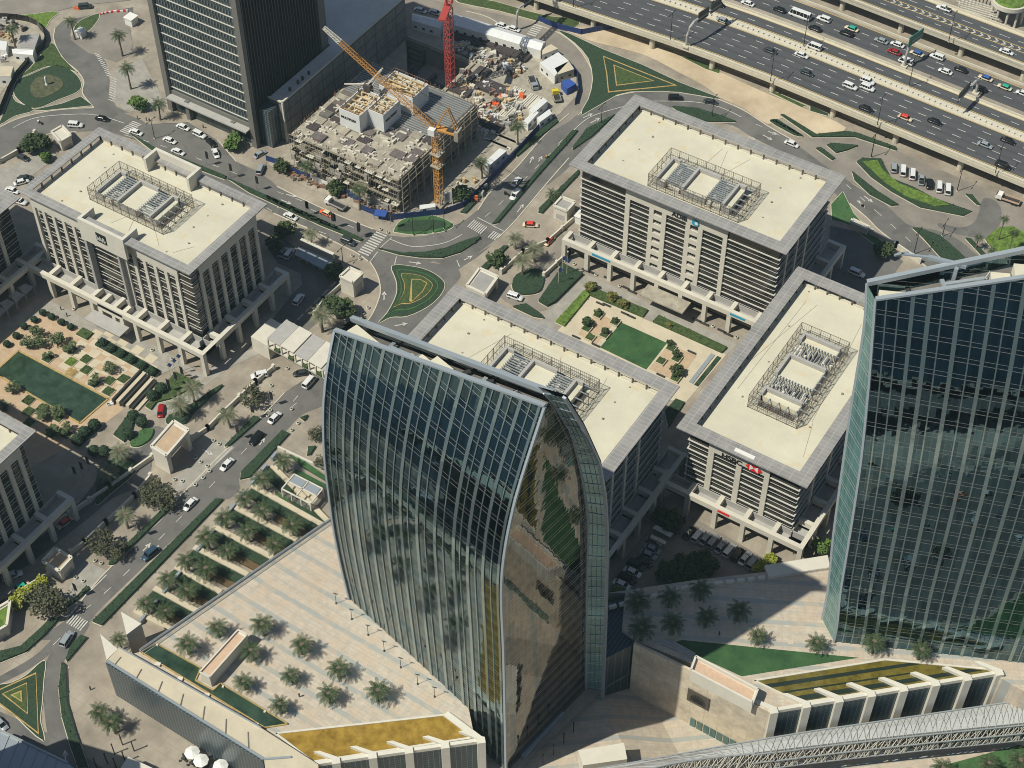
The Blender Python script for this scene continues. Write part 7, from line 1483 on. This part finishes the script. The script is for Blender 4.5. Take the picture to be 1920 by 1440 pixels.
def planter(fr, x, y, s, label, group, mat='hedge_mid', h=.5, box='paving_cream', z=0):
    p = W1(fr, z+h, x, y); r = thing('planter_box', label, 'planter', (*p, z), group); q = MB(); q.box(p[0]-s/2, p[0]+s/2, p[1]-s/2, p[1]+s/2, z, z+h); q.build('box', box, r); q = MB(); q.box(p[0]-s/2+.25, p[0]+s/2-.25, p[1]-s/2+.25, p[1]+s/2-.25, z+h, z+h+.12)
    for k in range(int(s*s*4)): leafquad(q, (p[0]+rnd.uniform(-s/2+.3, s/2-.3), p[1]+rnd.uniform(-s/2+.3, s/2-.3), z+h+.25), .25, rnd, True)
    q.build('planting', mat, r); return r
for x, y, m_ in ((400,1135,'bright_green'), (485,1120,'hedge_mid'), (400,1195,'flower_yellow'), (485,1180,'hedge_mid'), (160,1350,'hedge_mid'), (160,1415,'hedge_mid'), (240,1395,'hedge_mid'), (615,1240,'hedge_mid'), (695,1230,'hedge_mid'), (610,1300,'hedge_mid'), (530,1255,'hedge'), (270,1115,'hedge_mid'), (400,1068,'hedge_mid')): planter('e', x, y, 3.4, 'square planter in the checkered tan garden', 'planters of the checkered garden', m_, .3)
for x, y in ((160,150), (165,215), (240,200), (165,275), (290,340), (375,345), (330,250)): planter('j', x, y, 3.2, 'square planter at the lower side of the checkered garden', 'planters of the checkered garden', 'hedge_mid', .3)
q = MB()
for i in range(7):
    for j in range(9):
        if (i+j) % 2: p = W1('e', 0, 330+i*42+j*38, 1130-i*30+j*24); q.ob(p, 0, 3.2, 3.2, .06, .09)
struct('paving_tile', q, 'paving_cream')
def ball(fr, x, y, rad, label, group, mat='hedge', z=0):
    p = W1(fr, z+rad, x, y); q = MB(); rn = random.Random(int(x*7+y)); q.tube([(*p, z), (*p, z+rad*.5)], .15, 5)
    for i in range(int(260*rad)): v = Vector((rn.gauss(0, 1), rn.gauss(0, 1), rn.gauss(0, 1))).normalized()*rad*rn.uniform(.85, 1.05); leafquad(q, (p[0]+v.x, p[1]+v.y, z+rad*1.15+v.z*.85), .22, rn)
    q.tube([(*p, z+rad*.3), (*p, z+rad*.6), (*p, z+rad*1.2), (*p, z+rad*1.8), (*p, z+rad*2.0)], [rad*.5, rad*.85, rad*.95, rad*.6, rad*.1], 10); solo('topiary_ball', q, mat, label, 'shrub', group)
for x, y in ((240,858), (290,882), (345,912), (397,938), (192,898), (135,935), (92,988), (38,1035)): ball('e', x, y, 1.05, 'small round clipped shrub on the tan border of the checkered garden', 'clipped shrubs')
for x, y in ((575,1028), (622,1062), (680,1090), (738,1125), (797,1158), (856,1190)): ball('e', x, y, 1.35, 'round clipped shrub in the green strip before the left block', 'clipped shrubs')
for x, y in ((750,240), (798,275), (722,340), (530,290), (435,375), (475,330), (528,438), (585,440), (905,85), (855,125)): ball('j', x, y, 1.7, 'large round clipped shrub near the white gatehouse', 'clipped shrubs')
hedge('hedge', W('e', 0, 535,1045, 575,1005, 900,1190, 870,1225), label='green strip with six round shrubs before the left block', cat='hedge')
hedge('hedge', W('e', 0, 430,985, 470,950, 525,980, 490,1015), mat='hedge_mid', label='small green bed at the corner of the checkered garden')
hedge('hedge', W('j', 0, 640,350, 730,230, 760,250, 740,330, 700,390), label='green bed with round shrubs left of the gatehouse', cat='shrub bed')
hedge('hedge', spline(W('j', 0, 735,400, 790,330, 860,320, 850,370, 800,410, 760,418), 3, True), mat='grass', label='lens shaped lawn beside the gatehouse', cat='lawn')
hedge('hedge', spline(W('j', 0, 935,280, 960,240, 1080,180, 1180,110, 1250,70, 1230,100, 1100,220, 1040,290, 970,290), 3, True), label='curved dark bed under the palms behind the gatehouse', cat='shrub bed')
hedge('hedge', W('j', 0, 820,190, 900,100, 990,0, 1140,70, 1060,100, 960,150, 880,170, 850,210), label='large shrub bed with banners before the left block', cat='shrub bed', mat='hedge_mid')
hedge('hedge', W('j', 0, 420,395, 540,280, 575,300, 450,420), label='green strip with a yellow edge below the checkered garden')
hedge('hedge', spline(W('j', 0, 560,600, 640,480, 760,500, 760,560, 620,680, 540,740), 3, True), label='dark bed under two palms beside the ramp', cat='shrub bed')
# people seats: stepped stands
r = thing('stepped_stand', 'stepped cream bench stand with stacked furniture beside the green pool', 'stand', (*W1('e', 0, 760,1300), 0)); 
for i, (o1) in enumerate(range(0, 6)):
    a = W1('e', 0, 640+o1*26, 1385+o1*4 if 0 else 1375+o1*7); b_ = W1('e', 0, 800+o1*20, 1205+o1*12); q = MB(); q.bar((*a, .3+.2*(5-i)), (*b_, .3+.2*(5-i)), 1.1 if i % 2 else .6, .5+.3*(5-i) ); q.build('bench_row', 'paving_cream' if i % 2 else 'dark_metal', r)
q = MB()
for k in range(30): a = W1('e', .5, 600+rnd.uniform(0, 190), 0); t = rnd.random(); p = W1('e', .5, 605+t*190+rnd.uniform(-12, 12), 1375-t*160+rnd.uniform(-10, 10)); q.ob(p, rnd.uniform(0, 90), .9, .6, 0, .8)
q.build('stacked_chairs', 'white', r)['kind'] = 'stuff'
# tensile shades on the left
for i, (x, y) in enumerate(((145,725), (95,768), (40,812), (-5,855))):
    P_ = W('e', 4, x-45,y-5, x,y-28, x+46,y-8, x-2,y+38); q = MB(); c = (sum(p[0] for p in P_)/4, sum(p[1] for p in P_)/4, 3.7)
    for k in range(4): q.poly3([(*P_[k], 4.2), (*P_[(k+1) % 4], 4.2), c])
    for k in range(4): q.bar((*P_[k], 0), (*P_[k], 4.3), .15)
    solo('shade_sail', q, 'stone_grey', 'pale square shade sail beside the block cut by the left edge', 'shade sail', 'shade sails')
# small court
CP = W('h', 0, 20,700, 205,528, 960,855, 780,1030, 700,1080, 500,1000); q = MB(); q.sheet(W('h', 0, -60,800, 205,525, 965,855, 740,1120, 560,1100), .05); struct('court_paving', q, 'paving_cream')
q = MB(); q.sheet(W('h', 0, 60,430, 110,370, 440,520, 700,650, 1040,790, 960,860, 600,690, 200,520, 0,700, -120,820, -160,800), .045); struct('promenade', q, 'paving_grey')
q = MB(); q.sheet(W('h', 0, 255,815, 375,675, 632,790, 515,940), .1); solo('lawn', q, 'turf', 'dark green rectangular lawn in the small court', 'lawn')
q = MB(); q.sheet(W('h', 0, 130,740, 240,620, 345,670, 230,800), .08); q.sheet(W('h', 0, 530,935, 640,800, 800,860, 690,1010), .08); struct('paving_tile', q, 'paving_tan')
hedge('hedge', W('h', 0, 5,675, 165,500, 205,515, 55,700), mat='bright_green', label='bright green bed on the left border of the small court', cat='shrub bed')
hedge('hedge', W('h', 0, 170,500, 230,490, 525,610, 495,650, 205,530), mat='hedge_mid', label='green bed on the top border of the small court, left half', cat='shrub bed')
hedge('hedge', W('h', 0, 550,675, 585,640, 970,820, 940,850), mat='hedge_mid', label='green bed on the top border of the small court, right half', cat='shrub bed')
hedge('hedge', W('h', 0, 620,1180, 680,1110, 730,1130, 640,1270), label='dark bed in the narrow gap between two blocks')
for x, y in ((180,705), (200,755), (280,740), (245,628), (340,670), (655,815), (598,888), (685,875), (680,985)): planter('h', x, y, 2.9, 'square cream planter in the small court', 'planters of the small court', 'hedge_mid', .7)
for i, (x0, y0, x1, y1) in enumerate(((765,1015, 890,855), (795,1030, 925,870))):
    q = MB(); a, b_ = W1('h', 0, x0, y0), W1('h', 0, x1, y1); q.bar((*a, .15), (*b_, .15), 1.3, .3); solo('water_channel', q, 'water_green' if i else 'coping', ['pale narrow water channel in the small court', 'dark narrow water channel in the small court'][i], 'channel')
for x, y in ((255,572), (292,580), (395,628), (430,645), (120,760), (230,805), (770,845), (595,975)): q = MB(); a = W1('h', 0, x, y); q.ob(a, 0, 2.8, .6, .35, .5); q.ob(a, 0, 2.4, .35, .05, .35); solo('bench', q, 'dark_metal', 'dark slatted bench in the small court', 'bench', 'benches of the small court')
for x, y in ((175,385), (215,400), (300,430), (405,485), (435,505), (800,665), (840,685), (940,725), (975,745)): q = MB(); a = W1('h', 0, x, y); q.ob(a, 0, 3.0, .7, .3, .5); q.ob(a, 0, 2.6, .4, .05, .3); solo('bench', q, 'dark_metal', 'dark bench before the colonnade of the bank block', 'bench', 'benches of the bank block')
# ring pots and bollards
q0 = [('b', 640,1290), ('b', 680,1308), ('f', 540,298), ('f', 585,315), ('f', 1430,232), ('f', 630,590), ('f', 602,622), ('j', 1505,237), ('j', 1520,208), ('j', 1640,318), ('j', 1675,280), ('j', 1200,378), ('j', 1232,397), ('j', 1270,411), ('j', 1100,473), ('j', 1128,497), ('j', 1165,521), ('j', 1178,549), ('j', 1142,586), ('j', 1098,627), ('j', 1025,606), ('j', 982,596), ('j', 890,684), ('j', 926,706), ('j', 966,703), ('j', 533,1053), ('j', 568,1067), ('j', 467,1168), ('j', 425,1149), ('j', 280,1170), ('e', 1525,1268), ('e', 1660,1195), ('e', 1615,1172), ('e', 1500,1345), ('e', 1640,1400), ('l', 590,920), ('l', 590,970), ('l', 212,968), ('l', 1050,818), ('h', 110,345), ('h', 232,405), ('h', 365,468), ('h', 890,695), ('h', 1022,758), ('e', 855,1068), ('e', 968,1118), ('e', 310,765), ('e', 415,838)]
proto = None
for fr, x, y in q0:
    p = W1(fr, .4, x, y)
    if not proto:
        proto = thing('ring_pot', 'round white pot with a dark centre standing on the pavement', 'pot', (0, 0, 0), 'round white pots'); q = MB(); q.tube([(0, 0, 0), (0, 0, .35), (0, 0, .62)], [.35, .55, .5], 12); q.build('pot', 'stone_white', proto); q = MB(); q.tube([(0, 0, .6), (0, 0, .68)], .34, 10); q.build('soil', 'hedge', proto); proto.location = (*p, 0)
    else: copy_thing(proto, (*p, 0), 0, 'round white pot with a dark centre standing on the pavement', 'round white pots')
# gatehouses
def gate(fr, top, h, label, roof='stone_white', wall='stone_white', opening=None, inset='timber'):
    P_ = W(fr, h, *top); r = thing('gatehouse', label, 'gatehouse', (*P_[0], 0)); a, b_, c, d = [Vector(p) for p in P_]; q = MB(); t_ = .16
    def cor(p, f1, f2): pass
    def L(s, t): return tuple(a+(b_-a)*s+(d-a)*t)
    if opening:
        for s0, s1 in ((0, .14), (.86, 1)): q.pr([L(s0, 0), L(s1, 0), L(s1, 1), L(s0, 1)], 0, h-2.2)
        q.pr([L(0, 0), L(1, 0), L(1, 1), L(0, 1)], h-2.2, h)
    else: q.pr([L(0, 0), L(1, 0), L(1, 1), L(0, 1)], 0, h)
    q.build('wall', wall, r); q = MB(); q.pr([L(.1, .12), L(.9, .12), L(.9, .88), L(.1, .88)], h, h+.04); q.build('roof', inset, r); q = MB()
    for e in (((0, 0), (1, 0)), ((1, 0), (1, 1)), ((1, 1), (0, 1)), ((0, 1), (0, 0))): q.bar((*L(*e[0]), h+.2), (*L(*e[1]), h+.2), .7, .7)
    q.build('cornice', wall, r)
    q = MB(); q.pr([L(.18, -.004), L(.82, -.004), L(.82, .0), L(.18, .0)], .2 if not opening else h-2.0, h-2.6 if not opening else h-.9); q.build('panel', 'stone_grey', r); return r
gate('j', (935,468, 1062,322, 960,275, 850,415), 8, 'white gatehouse with a narrow roof well above the curving street', opening=True, inset='paving_tan')
gate('f', (545,452, 600,402, 540,366, 472,418), 6.5, 'small white gatehouse at the pavement beside the left drive', inset='stone_white')
gate('f', (1290,520, 1362,420, 1280,378, 1185,470), 4.5, 'wide pale gate roof at the entrance drive of the court', opening=True, inset='roof_grey')
gate('j', (335,1115, 405,1040, 300,980, 240,1060), 4.5, 'boxy planter gatehouse with yellow-green bushes at the far left', inset='paving_tan')
gate('m', (-60,700, 40,640, 100,590, -40,560), 4, 'white gate wall block at the far left edge', inset='bright_green')
gate('b', (1615,1160, 1690,1190, 1760,1120, 1660,1110), 5, 'boxy white gate building beside the bank block', inset='roof_grey')
gate('a', (340,800, 400,765, 330,730, 290,745), 4, 'small pale gatehouse behind the left block', inset='stone')
gate('i', (955,95, 1050,140, 1040,150, 945,110), 2.5, 'low white sign wall right of the bank block', inset='stone_white')
q = MB()
P_ = W('f', 3, 240,245, 430,325, 400,385, 215,290); q.pr(P_, 2.6, 3.0); solo('carport_roof', q, 'coping', 'long blue-grey carport roof beside the left drive', 'carport')
q = MB(); a, b_ = W('f', 0, 255,235, 440,320); q.bar((*a, 1.2), (*b_, 1.2), 1.2, 2.4)
for i in range(6): t = i/5; p = (a[0]+(b_[0]-a[0])*t-1, a[1]+(b_[1]-a[1])*t-6); q.bar((*p, 0), (*p, 2.6), .5)
solo('carport_wall', q, 'stone_white', 'white wall and posts of the long carport', 'wall')
for pts, lab, fr in (((480,470, 520,440, 380,560, 330,640), 'white wall with posts along the left drive', 'f'), ((1380,400, 1500,290, 1640,230, 1800,90), 'pale boundary wall beside the pale palms', 'f'), ((160,960, 620,650, 860,480, 940,620)[:6], 'long grey wall with small posts beside the ramp at the lower left', 'j'), ((400,1020, 470,800, 640,620, 830,590)[:2] + (480,960, 600,850, 760,700, 850,590), 'winding pale stone wall above the street trees', 'j'), ((1080,380, 1170,320, 1260,230, 1440,60, 1540,-20), 'pale wall with tall narrow slots right of the gatehouse', 'j'), ((0,920, 110,860, 200,760), 'pale low wall left of the left block', 'a'), ((1840,1290, 1700,1430, 1560,1560), 'low wall between bank block and palm pavement', 'b'), ((1060,180, 1200,250, 1330,340), 'pale kerb wall of the dark court right of the bank block', 'i'), ((-40,1400, 60,1320, 130,1230, 330,1110), 'pale planter wall at the far left', 'j')):
    L = W(fr, 0, *pts); q = MB()
    for i in range(len(L)-1):
        A_, B_ = Vector(L[i]), Vector(L[i+1]); q.bar((*A_, .9), (*B_, .9), .5, 1.8); k = max(1, int((B_-A_).length/6))
        for j in range(k+1): p = A_+(B_-A_)*(j/k); q.bar((*p, 0), (*p, 2.3), .9)
    solo('boundary_wall', q, 'stone', lab, 'wall')
# covered footbridge over the street
zb = 6.0; r = thing('covered_footbridge', 'covered footbridge with ribbed square roof panels crossing the street left of the tower', 'footbridge', (*W1('f', 0, 60,800), 0))
LT = [W1('f', 9.5, *p) for p in ((170,655), (375,760), (560,870))]; LB = [W1('f', 9.5, *p) for p in ((60,762), (275,872), (460,985))]
def lt(t): return (LT[0][0]+(LT[2][0]-LT[0][0])*t, LT[0][1]+(LT[2][1]-LT[0][1])*t)
def lb(t): return (LB[0][0]+(LB[2][0]-LB[0][0])*t, LB[0][1]+(LB[2][1]-LB[0][1])*t)
for k in range(5):
    t0, t1 = k*.195, k*.195+.185; q = MB(); q.pr([lt(t0), lt(t1), lb(t1), lb(t0)], 9.1+.25*(k % 2), 9.4+.25*(k % 2)); q.build('roof_panel', 'stone_grey' if k % 2 == 0 else 'stone', r)
q = MB(); q.pr([lt(-.25), lt(1), lb(1), lb(-.25)], zb-.8, zb); q.build('deck', 'stone', r); q = MB()
for k in range(12): t = k/11
for k in range(11):
    for f_ in (lt, lb): p = f_(k*.097+.01); q.bar((*p, zb), (*p, 9.2), .45)
q.build('post', 'stone_white', r); q = MB()
for k in range(5): p = lb(k*.2+.1); e = lb(k*.2+.17); q.bar((*p, zb+.5), (*e, zb+.5), .8, 1)
q.build('planter', 'hedge_mid', r); q = MB(); q.pr([lt(-.25), lt(.0), lb(.0), lb(-.25)], 0, zb-.81); q.build('abutment', 'stone', r)
# white pergola in the strip garden
P_ = W('j', 4, 1655,568, 1815,650, 1735,735, 1585,650); r = thing('garden_pergola', 'white pergola with two grey glass panels in the planted strips', 'pergola', (*P_[0], 0)); a, b_, c, d = [Vector(p) for p in P_]
Lp = lambda s, t: tuple(a+(b_-a)*s+(d-a)*t)
q = MB()
for e in (((0, 0), (1, 0)), ((1, 0), (1, 1)), ((1, 1), (0, 1)), ((0, 1), (0, 0)), ((.5, 0), (.5, 1)), ((0, .5), (1, .5))): q.bar((*Lp(*e[0]), 4), (*Lp(*e[1]), 4), .35, .4)
for s in (0, .33, .66, 1):
    for t in (0, 1): q.bar((*Lp(s, t), 0), (*Lp(s, t), 3.8), .35)
q.build('frame', 'stone_white', r)
for s in (0, .5): q = MB(); q.pr([Lp(s+.04, .05), Lp(s+.46, .05), Lp(s+.46, .48), Lp(s+.04, .48)], 4.1, 4.16); q.build('glass_panel', 'coping', r)
q = MB()
for e in (((0, 1), (1, 1)), ((1, 0), (1, 1))):
    for k in range(24): t = k/23; p = (Vector(Lp(*e[0]))*(1-t)+Vector(Lp(*e[1]))*t); q.bar((*p, .2), (*p, 2.8), .12)
q.build('lattice', 'stone_grey', r); q = MB(); q.pr([Lp(0, 0), Lp(1, 0), Lp(1, 1), Lp(0, 1)], .05, .4); q.build('floor', 'paving_cream', r)
# guard hut and shelters
for fr, x, y, s, h, lab in (('p', 905,345, 2.6, 2.6, 'small white guard hut on the green island'), ('a', 735,95, 3.4, 3, 'white hut left of the slab tower'), ('h', 150,70, 3, 3, 'white hut near the bank block pavement')):
    p = W1(fr, h, x, y); q = MB(); q.ob(p, 0, s, s, 0, h); q.ob(p, 0, s+.6, s+.6, h, h+.25); solo('guard_hut', q, 'white', lab, 'hut')
q = MB(); L = spline(W('p', 0, 1130,170, 1250,145, 1440,130), 6)
for i in range(0, len(L)-1, 2): q.bar((*L[i], .4), (*L[i+1], .4), .5, .8)
solo('kerb_blocks', q, 'red_sign', 'row of red and white kerb blocks at the top of the forecourt', 'barrier'); q = MB()
for i in range(1, len(L)-1, 2): q.bar((*L[i], .4), (*L[i+1], .4), .5, .8)
solo('kerb_blocks', q, 'white', 'white blocks between the red kerb blocks at the top of the forecourt', 'barrier')
q = MB(); p = W1('p', 0, 865,105); q.ob(p, 20, 2.2, .4, 0, 1); solo('barrier_board', q, 'orange', 'small orange barrier beside the dark car at the top', 'barrier')
# car court shelter and surroundings that only show as reflections in the towers
q = MB(); P_ = W('l', 3, 430,630, 450,612, 548,660, 530,682); q.pr(P_, 2.8, 3); P_ = W('l', 3, 425,665, 510,705, 500,722, 415,680); q.pr(P_, 2.8, 3); [q.bar((*W1('l', 0, 440+k*20, 640+k*10), 0), (*W1('l', 0, 440+k*20, 640+k*10), 2.8), .15) for k in range(5)]; solo('car_shelter', q, 'stone_white', 'two slatted white car shelters in the shaded row', 'shelter')
# ground south of the frame: avenue, car park and trees mirrored by the facades
flat('avenue', spline([(-420, 40), (-300, 95), (-215, 118), (-120, 110), (-60, 100), (100, 90), (100, 72), (-60, 82), (-120, 90), (-210, 98), (-300, 72), (-420, 18)], 4, True), 'asphalt')
LZ[0] += .01
def lowflat(nm, P_, m_, z): q = MB(); q.sheet(P_, z); return struct(nm, q, m_)
lowflat('avenue', [(-110, 62), (120, 62), (120, 120), (-30, 140), (-110, 120)], 'asphalt', -8.95); lowflat('car_park', [(-60, 145), (60, 135), (90, 215), (-10, 225), (-50, 190)], 'asphalt', -8.94); lowflat('verge', [(-105, 122), (-30, 142), (-30, 150), (-80, 160), (-105, 150)], 'grass', -8.93)
lowflat('garden_ground', [(-30, 228), (90, 218), (110, 250), (0, 262)], 'grass', -8.93)
rn = random.Random(9)
for i in range(46):
    x, y = -45+(i % 12)*8+rn.uniform(-1, 1), 150+(i//12)*17+rn.uniform(-.5, .5)
    if rn.random() < .2: continue
    k = rn.choice(list(PROTO)); copy_thing(PROTO[k], (x, y, -8.9), R(90 if rn.random() < .8 else 80), 'vehicle seen only mirrored in the right-hand tower', 'vehicles of the mirrored car park', 1.06)
tk = [k for k in used if k[0] == 'leaf']
for i in range(34):
    x, y = rn.choice([(rn.uniform(-60, 70), 143+rn.uniform(-4, 3)), (rn.uniform(-60, 70), 166.5+rn.choice((0, 34))), (rn.uniform(-260, -100), rn.uniform(45, 66)), (rn.uniform(-190, -100), rn.uniform(88, 92))])
    low = x > -158 and y < 230; copy_thing(used[rn.choice(tk)], (x, y, -9 if low else 0), rn.uniform(0, 6), 'street tree seen only mirrored in a glass tower', 'mirrored street trees', rn.uniform(.9, 1.5))
flat('added_dark_water', [(-700, -300), (400, -300), (400, 50), (-60, 55), (-165, 58), (-165, 88), (-215, 92), (-330, 60), (-700, 0)], 'lake_water')  # unseen dark water sheet, added to darken what the towers mirror
flat('lake', [(-420, -60), (-250, 30), (-120, 55), (-60, 40), (-60, -120), (-420, -200)], 'lake_water')

P_ = [G(-250, 1285, 50), G(-62, 1342, 50), G(-62, 1700, 50), G(-250, 1700, 50)]  # unseen block, added and placed to cast the shadow at the lower left
r = thing('added_shadow_block', 'block added out of view left of the picture to cast the lower left shadow', 'tower', (*P_[0], 0)); q = MB(); q.pr(P_, 0, 49); q.build('glazing', 'glass_dark', r); q = MB(); q.pr(P_, 49, 50); q.build('roof', 'roof_cream', r)
rn = random.Random(13)                                 # low roofs and piers south of the frame that break up the mirrored ground
for i in range(26):
    x, y = rn.uniform(-330, -90), rn.uniform(-60, 92)
    if y > 60 and x < -180: y -= 40
    q = MB(); q.ob((x, y), rn.choice((0, 20, 90)), rn.uniform(5, 22), rn.uniform(3, 8), 0, rn.uniform(3, 9)); solo('low_pavilion', q, rn.choice(['stone_grey', 'coping', 'roof_cream', 'panel_glass', 'sand']), 'low pavilion roof seen only mirrored in a glass tower', 'pavilion', 'mirrored pavilions')
# ---------------------------------------------------------------- thin air
hm = bpy.data.materials.new('haze'); hm.use_nodes = True; nt = hm.node_tree; nt.nodes.clear(); out = nt.nodes.new('ShaderNodeOutputMaterial'); pv = nt.nodes.new('ShaderNodeVolumePrincipled')
pv.inputs['Color'].default_value = (.62, .88, .95, 1); pv.inputs['Density'].default_value = .00009; pv.inputs['Anisotropy'].default_value = .2; nt.links.new(pv.outputs[0], out.inputs['Volume'])
MT['haze'] = hm; q = MB(); q.box(-1480, 1080, -680, 1680, -13.5, 376); hz_ = q.build('haze', 'haze'); hz_['kind'] = 'stuff'
# ---------------------------------------------------------------- labels: tell look-alikes apart by their order in the photo
ORD = ['leftmost', 'second from left', 'third from left', 'fourth from left', 'fifth from left', 'sixth from left', 'seventh from left', 'eighth from left', 'ninth from left', 'tenth from left', 'eleventh from left', 'twelfth from left',
       'thirteenth from left', 'fourteenth from left', 'fifteenth from left', 'sixteenth from left', 'seventeenth from left', 'eighteenth from left', 'nineteenth from left', 'twentieth from left']
bpy.context.view_layer.update()
byl = {}
for o in LAB: byl.setdefault(o['label'], []).append(o)
def wpos(o):
    if o.type == 'EMPTY': return o.matrix_world.translation
    me = o.data; c = sum((v.co for v in me.vertices), Vector())/max(1, len(me.vertices)); return o.matrix_world @ c
for l, os_ in byl.items():
    if len(os_) < 2: continue
    os_.sort(key=lambda o: PX(wpos(o))[0])
    n = len(os_)
    for i, o in enumerate(os_):
        if i < len(ORD) and i <= n-1-i: t = ORD[i]
        elif n-1-i < len(ORD): t = ORD[n-1-i].replace('left', 'right').replace('leftmost', 'rightmost')
        else: t = 'number %d from left' % (i+1)
        o['label'] = l + ', ' + t
        if not o.get('group'): o['group'] = l
